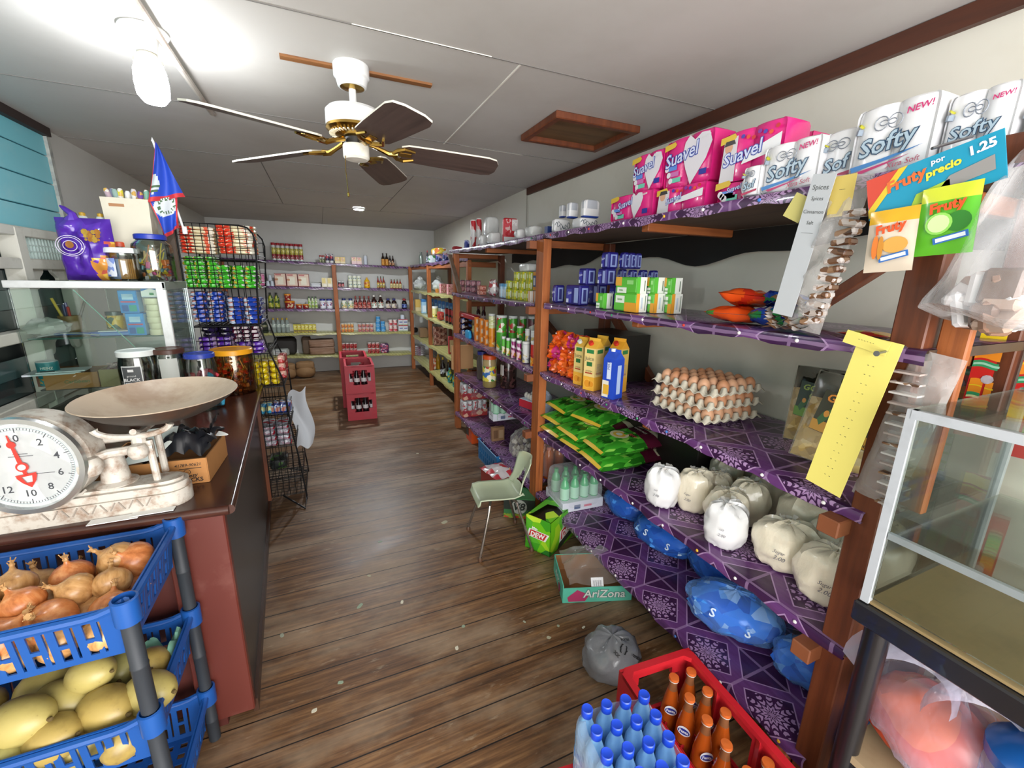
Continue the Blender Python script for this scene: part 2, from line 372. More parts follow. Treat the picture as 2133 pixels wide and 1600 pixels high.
tagbuild(g, 'conduit_pipe', 'thin conduit pipe running along the ceiling past the bulb', 'pipe')
g = G(); g.box((.2, 1.889, CZ-.004), (.53, .03, .008), woodmat('raw ceiling batten', '#8a5a2e', '#5f3416', 0, .6, 40), M=None)
tagbuild(g, 'ceiling_batten', 'thin brown wooden batten on the ceiling behind the fan canopy', 'batten')
# hatch
h = thing('ceiling_hatch', 'square brown wooden access hatch with a raised frame in the ceiling', 'hatch', (1.265, 2.08, CZ))
g = G(); g.box((0, 0, -.004), (.40, .31, .008), woodmat('hatch panel', '#6e5233', '#4e3820', 0, .65, 20)); g.build('hatch_panel', h, smooth=0)
g = G()
for x, y, a, d in ((0, -.175, .47, .035), (0, .175, .47, .035), (-.2175, 0, .035, .33), (.2175, 0, .035, .33)): g.box((x, y, -.016), (a, d, .032), WOODR, .004)
g.build('hatch_frame', h, smooth=0)
# ---- ceiling fan
BRASS = flat('#b3924a', .22, 1.0); f = thing('ceiling_fan', 'white and brass ceiling fan with five dark wood grain blades', 'fan', (.165, 1.86, CZ))
WFAN = flat('#e6e8e8', .25, coat=.4)
g = G(); g.lathe([(.045, -.073), (.05, -.07), (.056, -.045), (.062, -.04), (.063, -.005), (.06, 0), (0, 0)][::-1], 28, WFAN); g.lathe([(0, -.078), (.03, -.078), (.045, -.072), (0, -.07)], 24, BRASS); g.build('canopy', f)
g = G(); g.lathe([(0, -.14), (.0125, -.14), (.0125, -.07), (0, -.07)], 14, WFAN); g.lathe([(0, -.14), (.018, -.14), (.018, -.125), (0, -.125)], 14, WFAN); g.build('down_rod', f)
g = G(); g.lathe([(0, -.14), (.05, -.14), (.09, -.145), (.099, -.155), (.1, -.2), (.096, -.205), (0, -.205)][::-1], 32, WFAN); g.build('motor_housing', f)
g = G(); g.lathe([(0, -.205), (.1, -.205), (.101, -.214), (.09, -.222), (.06, -.236), (.05, -.24), (0, -.24)][::-1], 32, BRASS)
for k in range(36): g.box((.075, 0, -.2295), (.03, .005, .004), flat('#efe8cf', .4), M=RZ(k*10) @ T() )
g.build('brass_vent_ring', f)
g = G(); g.lathe([(0, -.24), (.042, -.24), (.042, -.262), (0, -.262)][::-1], 24, flat('#1c1a18', .5)); g.build('flywheel', f)
g = G(); g.lathe([(0, -.262), (.045, -.262), (.047, -.268), (.047, -.305), (.04, -.312), (0, -.314)][::-1], 28, wornmat('yellowed white plastic', '#e4e2d8', '#b8ae92', .35, 30, .4)); g.build('switch_housing', f)
g = G(); g.tube([(-.04, -.02, -.295), (-.043, -.022, -.36), (-.04, -.024, -.43)], .0014, BRASS, 5); g.lathe([(0, -.45), (.004, -.447), (.005, -.435), (0, -.43)], 8, BRASS, (-.04, -.024, 0)); g.build('pull_chain', f)
BL = woodmat('dark wood grain laminate', '#4f403c', '#372c2a', 0, .5, 40, '#5d4b45'); BE = flat('#d9d5c6', .4)
def blade_mesh():
    g = G(); out = [(.165, -.045), (.19, -.06), (.3, -.066), (.5, -.07), (.535, -.06), (.55, -.03), (.55, .03), (.535, .06), (.5, .07), (.3, .066), (.19, .06), (.165, .045)]
    n = len(out); vs = [(x, y, -.003) for x, y in out]+[(x, y, .003) for x, y in out]
    g.add(vs, [tuple(range(n-1, -1, -1)), tuple(range(n, 2*n))]+[(i, (i+1) % n, n+(i+1) % n, n+i) for i in range(n)], [BL, BE]+[BE]*n); return g.mesh('blade', 0)
def iron_mesh():
    g = G(); g.tube([(.05, 0, .012), (.085, 0, .0), (.12, 0, -.012), (.15, 0, -.008)], [.009, .008, .01, .012], BRASS, 8)
    for s in (-1, 1): g.tube([(.13, 0, -.01), (.15, s*.03, -.01), (.175, s*.045, -.008), (.215, s*.03, -.006)], [.007, .008, .007, .005], BRASS, 6)
    g.box((.18, 0, -.006), (.05, .03, .005), BRASS, .002); return g.mesh('blade_iron')
bm_, im_ = blade_mesh(), iron_mesh()
for a, dr, pi in ((-149, 1.5, -13), (-78, 3, -13), (-5, 3, -13), (66, 2, -13), (140, 3, -13)):
    o = link(bm_, 'blade', f); o.matrix_local = T(0, 0, -.262) @ RZ(a) @ RY(dr) @ RX(pi)
    o2 = link(im_, 'blade_iron', o); o2.matrix_local = T(0, 0, 0)
# ================================================================ timber shelving
def vinyl(name, dark, mid, light, line, t=.165):
    n = NT(name); tc = n.n('TexCoord'); sx = n.n('SeparateXYZ'); n.l(tc.outputs['Object'], sx.inputs[0])
    a = n.math('ADD', sx.outputs[0], sx.outputs[2]); b = sx.outputs[1]
    u = n.math('SUBTRACT', n.math('FRACT', n.math('DIVIDE', a, t)), .5); v = n.math('SUBTRACT', n.math('FRACT', n.math('DIVIDE', b, t)), .5)
    d = n.math('ADD', n.math('ABSOLUTE', u), n.math('ABSOLUTE', v))
    d2 = n.math('ABSOLUTE', n.math('SUBTRACT', n.math('ABSOLUTE', u), n.math('ABSOLUTE', v)))
    band = n.math('LESS_THAN', n.math('ABSOLUTE', n.math('SUBTRACT', d, .5)), .1)
    edge = n.math('LESS_THAN', n.math('ABSOLUTE', n.math('SUBTRACT', n.math('ABSOLUTE', n.math('SUBTRACT', d, .5)), .105)), .012)
    cross = n.math('LESS_THAN', n.math('MINIMUM', n.math('ABSOLUTE', n.math('SUBTRACT', n.math('ABSOLUTE', u), .5)), n.math('ABSOLUTE', n.math('SUBTRACT', n.math('ABSOLUTE', v), .5))), .02)
    r = n.math('SQRT', n.math('ADD', n.math('MULTIPLY', u, u), n.math('MULTIPLY', v, v))); th = n.math('ARCTAN2', u, v)
    pet = n.math('ABSOLUTE', n.math('SINE', n.math('MULTIPLY', th, 6))); lim = n.math('ADD', .1, n.math('MULTIPLY', pet, .2))
    fl = n.math('MULTIPLY', n.math('LESS_THAN', r, lim), n.math('GREATER_THAN', n.math('FRACT', n.math('MULTIPLY', n.math('ADD', r, n.math('MULTIPLY', pet, .06)), 13)), .42))
    sh = n.noise(n.coord('Object', (60, 8, 60)), 1, 4)
    c = n.mix(sh, lin(dark), lin(mid)); bc = n.mix(n.math('MULTIPLY', sh, 1.0), lin(mid), lin(light))
    c = n.mix(band, c, bc); c = n.mix(fl, c, lin(line)); c = n.mix(edge, c, lin(line)); c = n.mix(n.math('MULTIPLY', cross, .5), c, lin(line))
    n.base(c); n.rough(.28); n.b.inputs['Coat Weight'].default_value = .3; n.bump(n.noise(n.coord('Object'), 14, 3), .25, .01); return n.m
PURP = vinyl('purple patterned vinyl', '#27132f', '#47244f', '#734582', '#a181aa', .25)
GREEN = vinyl('yellow green patterned vinyl', '#6d6b2c', '#8f8c47', '#b9b56c', '#dcd8a4', .05)
CLEAT = flat('#7b4526', .6)
PIN = [flat('#e8e6e2', .3), flat('#2f8d5a', .3), flat('#d9a723', .3), flat('#c23b33', .3), flat('#3f77c4', .3)]
PINM = {}
def shelf(parent, x0, x1, y0, y1, z, vm, axis='y', back=None, wave=.004, sag=.0, z2=None, flap=.032, pins=0, seed=0):
    """a board under vinyl; the vinyl turns down over the front edge with a wavy hem; z2 = height at the far end"""
    z2 = z if z2 is None else z2; g = G(); n = 40
    def fz(u): return z+(z2-z)*u-sag*math.sin(math.pi*u)
    def hem(u): return flap+wave*math.sin(u*37+seed)+wave*.7*math.sin(u*83+seed*2)
    prof = lambda u: [(1, 0, 0), (0, 0, 0), (-.008, -.003, 0), (-.011, -.011, 0), (-.010+.003*math.sin(u*60+seed), -hem(u), 1), (-.004, -hem(u)+.002, 1)]
    vs = []; fs = []; K = 6
    for i in range(n+1):
        u = i/n
        for k, (dx, dz, h) in enumerate(prof(u)):
            if axis == 'y':
                xx = x1 if k == 0 else x0+dx; vs.append((xx, y0+(y1-y0)*u, fz(u)+dz))
            else:
                yy = y1 if k == 0 else y0+dx; vs.append((x0+(x1-x0)*u, yy, fz(u)+dz))
    for i in range(n):
        for k in range(K-1): a = i*K+k; fs.append((a, a+1, a+K+1, a+K) if axis == 'y' else (a, a+K, a+K+1, a+1))
    g.add(vs, fs, vm); cover = g
    g2 = G()
    for i in range(8):
        u0, u1 = i/8, (i+1)/8; um = (u0+u1)/2
        if axis == 'y': g2.add([(x, y0+(y1-y0)*u, fz(u)+dz) for x in (x0+.001, x1) for u in (u0, u1) for dz in (-.024, -.0015)], [(0, 1, 3, 2), (4, 6, 7, 5), (0, 4, 5, 1), (2, 3, 7, 6), (0, 2, 6, 4), (1, 5, 7, 3)], PLYU)
        else: g2.add([(x0+(x1-x0)*u, y, fz(u)+dz) for u in (u0, u1) for y in (y0+.001, y1) for dz in (-.024, -.0015)], [(0, 1, 3, 2), (4, 6, 7, 5), (0, 4, 5, 1), (2, 3, 7, 6), (0, 2, 6, 4), (1, 5, 7, 3)], PLYU)
    b = g2.build('shelf_board', parent, smooth=0); c = cover.build('vinyl_cover', b)
    if pins:
        rr = random.Random(seed)
        for k in range(pins):
            w_ = (k+.5)/pins+rr.uniform(-.02, .02); m = PIN[0] if rr.random() < .55 else rr.choice(PIN)
            if m.name not in PINM: g3 = G(); g3.lathe([(0, .004), (.004, .003), (.0055, 0), (0, -.002)][::-1], 8, m, M=RY(-90)); PINM[m.name] = g3.mesh('push_pin')
            link(PINM[m.name], 'push_pin', b, (x0-.012, y0+(y1-y0)*w_, fz(w_)-.016))
    return b
def post(parent, x, y, dx, dy, z0, z1, m=WOOD, name='post', lean=0):
    g = G(); g.box((x, y, (z0+z1)/2), (dx, dy, z1-z0), m, .003); return g.build(name, parent, smooth=0)
def bar(parent, a, b, wd, th, m, name='brace'):
    g = G(); a = Vector(a); b = Vector(b); d = b-a; L = d.length; q = d.to_track_quat('X', 'Z').to_matrix().to_4x4()
    g.box((L/2, 0, 0), (L, wd, th), m, .002, T(*a) @ q); return g.build(name, parent, smooth=0)
su = thing('shelving_unit', 'long timber shelving with purple patterned vinyl on its shelves along the right wall', 'shelves', (0, 0, 0))
ZT, Z2, Z3, Z4, Z5 = 1.745, 1.37, .967, .592, .195
XB = 1.645
TOPS = {}
for nm, z, y0, y1, dz, sag in (('t1', ZT, .37, 2.25, 0, .004), ('t2', ZT, 2.25, 4.12, .005, .006), ('21', Z2, .46, 2.17, 0, .002), ('22', Z2-.008, 2.29, 4.06, .0, .01), ('31', Z3, .5, 2.19, 0, 0), ('32', Z3-.012, 2.29, 4.02, .02, 0), ('41', Z4, .47, 2.19, 0, 0), ('42', Z4+.012, 2.29, 4.0, -.02, 0), ('51', Z5-.01, .5, 2.19, 0, 0), ('52', Z5-.012, 2.29, 4.0, 0, 0)):
    shelf(su, 1.16, XB, y0, y1, z, PURP, 'y', z2=z+dz, sag=sag, pins=9 if y0 > 0 else 13, seed=int(z*100)+int(y0*7)); TOPS[nm] = z
post(su, 1.195, .503, .07, .062, 0, 1.72, WOODR); post(su, 1.175, 2.24, .05, .09, 0, 1.715, WOOD); post(su, 1.185, 4.03, .05, .075, 0, 1.71, WOOD)
for y in (.5, 2.24, 3.97): post(su, 1.622, y, .045, .07, 0, 1.71, WOODR, 'rear_post')
for y in (2.24, 3.97):
    for z in (ZT-.03, Z2-.035, Z3-.04, Z4-.03, Z5-.04):
        post(su, 1.39, y+.055, .47, .032, z-.04, z, WOODX, 'cross_bearer')
for y in (.545,):
    for z in (ZT-.03, Z2-.035, Z3-.04, Z4-.04, Z5-.04): post(su, 1.39, y+.012, .50, .034, z-.045, z, WOODX, 'cross_bearer')
for y, z in ((1.41, ZT-.026), (3.2, ZT-.026), (1.42, Z2-.026), (1.3, Z3-.026)): post(su, 1.41, y, .46, .04, z-.032, z, WOODX, 'joist')
for y, z in ((.548, Z3-.03), (.548, Z4-.035), (.56, .11), (2.31, ZT-.035), (2.3, Z2-.03), (2.3, Z3-.035), (2.3, Z4-.03)): post(su, 1.135, y, .055, .05, z-.045, z, CLEAT, 'end_block')
post(su, 1.16, .40, .03, .17, 1.715, 1.765, WOODR, 'end_board')
post(su, 1.205, .44, .022, .05, 1.0, 1.44, WOOD, 'side_batten')
bar(su, (1.48, .96, 1.372), (1.52, .58, 1.70), .055, .03, WOODR); bar(su, (1.60, 1.75, Z3+.01), (1.60, 2.18, Z2-.03), .03, .05, WOODR); bar(su, (1.148, 4.10, 1.70), (1.145, 3.78, 1.372), .035, .03, wornmat('grey weathered timber', '#6f5b4b', '#4a3c32', .7, 20, .6)); bar(su, (1.60, 2.6, Z3+.03), (1.60, 3.3, Z2-.05), .03, .05, WOODR)
# black sheet pinned along the wall under the top shelf
g = G()
def sheetfn(u, v):
    y = .55+u*3.2; return (1.641-.006*abs(math.sin(y*9)), y, 1.715-v*(.10+.03*math.sin(y*5)+.015*math.sin(y*13)))
g.grid(50, 4, sheetfn, flat('#121110', .6)); tagbuild(g, 'black_sheet', 'black plastic sheet hanging on the wall under the purple top shelf', 'sheet')
# far right unit with green covers
gu = thing('shelving_unit', 'narrow timber shelving with yellow green vinyl shelves in the far right corner', 'shelves', (0, 0, 0))
def gx(y): return 1.33
for z, z2, vm in ((1.69, 1.672, PURP), (1.305, 1.292, GREEN), (.952, .97, GREEN), (.603, .572, GREEN), (.218, .225, GREEN)):
    shelf(gu, 1.33, 1.66, 4.09, 7.03, z, vm, 'y', z2=z2, sag=.004, flap=.035, wave=.007, seed=int(z*50))
post(gu, 1.345, 5.86, .045, .06, 0, 1.665, WOOD); post(gu, 1.63, 5.86, .04, .06, 0, 1.665, WOODR, 'rear_post'); post(gu, 1.345, 4.13, .04, .05, 0, 1.665, WOOD)
for y in (5.92, 4.17):
    for z in (1.65, 1.265, .915, .56, .18): post(gu, 1.49, y, .30, .03, z-.05, z, WOODX, 'cross_bearer')
post(gu, 1.35, 5.0, .03, 1.8, 1.60, 1.655, WOODY, 'front_rail'); post(gu, 1.35, 6.45, .03, 1.1, 1.60, 1.655, WOODY, 'front_rail')
# back wall unit
bu = thing('shelving_unit', 'timber shelving across the back wall with purple upper and green lower shelves', 'shelves', (0, 0, 0))
BZ = [(1.703, 1.645, PURP), (1.339, 1.304, PURP), (1.019, .986, PURP), (.671, .622, GREEN), (.332, .271, GREEN)]
def zb(i, x): return BZ[i][0]+(BZ[i][1]-BZ[i][0])*(x+1.3)/2.6+.0015
for i, (za, zc_, vm) in enumerate(BZ): shelf(bu, -1.3, 1.3, 7.07, 7.37, za, vm, 'x', z2=zc_, flap=.035, wave=.006, seed=i*3, pins=0)
post(bu, .205, 7.065, .06, .05, 0, 1.645, WOOD); post(bu, 1.325, 7.07, .055, .05, 0, 1.65, WOOD); post(bu, -1.2, 7.065, .06, .05, 0, 1.66, WOOD)
for i, (za, zc_, vm) in enumerate(BZ):
    for x0, x1 in ((-1.17, .17), (.24, 1.29)): bar(bu, (x0, 7.36, zb(i, x0)-.075), (x1, 7.36, zb(i, x1)-.075), .02, .08, wornmat('grey painted rail', '#9c9a94', '#7b7771', .6, 8, .4), 'wall_rail')
# ================================================================ packaged goods: one builder per kind
def sgp(v, p): return math.copysign(abs(v)**p, v)
def softbox(g, w, d, h, m, M=None, seed=0, e=.3, amp=.03, n=28, k=14, matfn=None):
    def fn(u, v):
        a = u*2*math.pi; b = (v-.5)*math.pi; cz = max(0, math.cos(b))
        x, y, z = sgp(math.cos(a), e)*cz**e, sgp(math.sin(a), e)*cz**e, sgp(math.sin(b), e); f = 1+amp*nz((x*2, y*2, z*2), 1.3, seed)
        return (x*w/2*f, y*d/2*f, h/2+z*h/2*(f if z > 0 else 1))
    return g.grid(n, k, fn, m, M, closeu=True, matfn=matfn)
def F(h, r=.4): return flat(h, r)
def can(zones, lid=None, rim='#b9bcbe', n=20, lidname='lid'):
    def b(w, d, h):
        r = w/2*.97; lh = lid[1]*h if lid else 0; hh = h-lh; pr = [(0, 0), (r*.94, 0), (r, hh*.02)]; ms = [F(rim), F(rim)]; z0 = .02
        for fr, m in zones:
            if fr > z0: pr.append((r, hh*fr)); ms.append(m if not isinstance(m, str) else F(m)); z0 = fr
        pr += [(r*.94, hh), (r*.9, hh-.001), (0, hh-.001)]; ms += [F(rim)]*3
        g = G(); g.lathe(pr, n, ms); out = [('body', g)]
        if lid: g = G(); g.lathe([(0, hh), (r*1.02, hh), (r*1.02, h*.985), (r*.95, h), (0, h)], n, F(lid[0])); out.append((lidname, g))
        return out
    return b
SHAPES = {'sauce': [(0, .9), (.03, 1), (.5, 1), (.62, .75), (.72, .42), (.86, .34), (.88, .34)], 'oil': [(0, .92), (.03, 1), (.25, .96), (.4, 1), (.62, .98), (.76, .6), (.86, .36), (.9, .36)], 'beer': [(0, .92), (.03, 1), (.55, 1), (.66, .7), (.76, .42), (.95, .36)],
          'squat': [(0, .85), (.06, 1), (.5, 1), (.72, .8), (.8, .5), (.84, .5)], 'jar': [(0, .92), (.04, 1), (.7, 1), (.8, .84), (.85, .84)], 'tub': [(0, .82), (.05, .86), (.8, .96), (.82, .96)], 'demij': [(0, .9), (.05, 1), (.5, 1), (.75, .6), (.88, .3), (.93, .3)], 'pet': [(0, .8), (.03, .96), (.12, 1), (.3, .95), (.35, 1), (.62, 1), (.78, .7), (.88, .36), (.9, .36)]}
def bottle(shape, body, cap, label=None, lab=(.15, .5), n=20, capw=None, capname='cap'):
    prof = SHAPES[shape]
    def b(w, d, h):
        r = w/2*.98; top = prof[-1][0]; pr = [(0, 0)]; ms = []; zs = sorted(set([p[0] for p in prof]+(list(lab) if label else [])))
        def rad(z):
            for (a, ra), (b_, rb) in zip(prof, prof[1:]):
                if a <= z <= b_: return ra+(rb-ra)*(z-a)/(b_-a) if b_ > a else rb
            return prof[-1][1]
        bm = body if not isinstance(body, str) else F(body, .15); lm = (label if not isinstance(label, str) else F(label)) if label else None
        pz = 0; ms.append(bm)
        for i, z in enumerate(zs):
            pr.append((rad(z)*r, z*h))
            if i < len(zs)-1: ms.append(lm if label and lab[0]-1e-6 <= z and zs[i+1] <= lab[1]+1e-6 else bm)
        pr.append((0, top*h)); ms.append(bm); g = G(); g.lathe(pr, n, ms); out = [('body', g)]
        cr = (capw or prof[-1][1]*1.12)*r; g = G(); g.lathe([(0, top*h-.003), (cr, top*h-.003), (cr, h*.99), (cr*.85, h), (0, h)], 16, F(cap, .35)); out.append((capname, g)); return out
    return b
def box(base, patches=(), texts=(), bev=.0015, side=None):
    def b(w, d, h):
        g = G(); m = base if not isinstance(base, str) else F(base); g.box((0, 0, h/2), (w, d, h), m, bev)
        for i, (fc, x0, x1, z0, z1, c) in enumerate(patches):
            mm_ = c if not isinstance(c, str) else F(c); o = .0006+.0002*i
            for f in ('FR' if fc == 'B' else fc):
                if f == 'F': vs = [((x-.5)*w, -d/2-o, z*h) for x, z in ((x0, z0), (x1, z0), (x1, z1), (x0, z1))]
                elif f == 'R': vs = [(w/2+o, (x-.5)*d, z*h) for x, z in ((x0, z0), (x1, z0), (x1, z1), (x0, z1))]
                else: vs = [((x-.5)*w, (z-.5)*d, h+o) for x, z in ((x0, z0), (x1, z0), (x1, z1), (x0, z1))]
                g.add(vs, [(0, 1, 2, 3)], mm_)
        for fc, st, sz, c, x, z, sh, rt in texts:
            if fc == 'F': M = T((x-.5)*w, -d/2-.0018, z*h) @ RX(90) @ RZ(rt)
            else: M = T(w/2+.0018, (x-.5)*d, z*h) @ RZ(90) @ RX(90) @ RZ(rt)
            g.text(st, sz*h, F(c), M, sh, 'CENTER', .02)
        return [('body', g)]
    return b
def soft(base, e=.35, amp=.05, patches=None, extra=None):
    def b(w, d, h):
        g = G(); softbox(g, w, d, h, base if not isinstance(base, str) else F(base, .3), None, int(w*9999) % 17, e, amp, matfn=patches)
        if extra: extra(g, w, d, h)
        return [('body', g)]
    return b
def sackb(hx, seed=1, crease=.03, rough=.7):
    def b(w, d, h):
        g = G(); blob(g, w, d, h*.86, wornmat('paper sack '+hx, hx, '#2f2318' if hx > '#8' else '#15120f', rough, 9, .4), seed=seed, amp=.10, fr=2.2, crease=crease); g.lathe([(w*.16, h*.78), (w*.07, h*.86), (w*.13, h*.95), (w*.19, h)], 12, wornmat('paper sack '+hx, hx, '#2f2318', rough, 9, .4), sy=.5); return [('body', g)]
    return b
def pileflat(m, seed=0):
    def b(w, d, h):
        g = G(); softbox(g, w, d, h, m, None, seed, .25, .06); return [('body', g)]
    return b
def swirl(g, w, d, h, c='#5b6672'):
    for k in range(5):
        x = (k-2)*w*.16; pts = [(x+w*.07*math.cos(t*.6)*t/9, -d*.505-.001, h*(.55+.28*math.sin(k*2.1))+h*.13*math.sin(t*.6)*t/9) for t in range(10)]; g.tube(pts, .0012, F(c), 4)
def multi(m1, m2):
    return lambda u, v: m1 if (int(u*12) % 2) else m2
P = printed
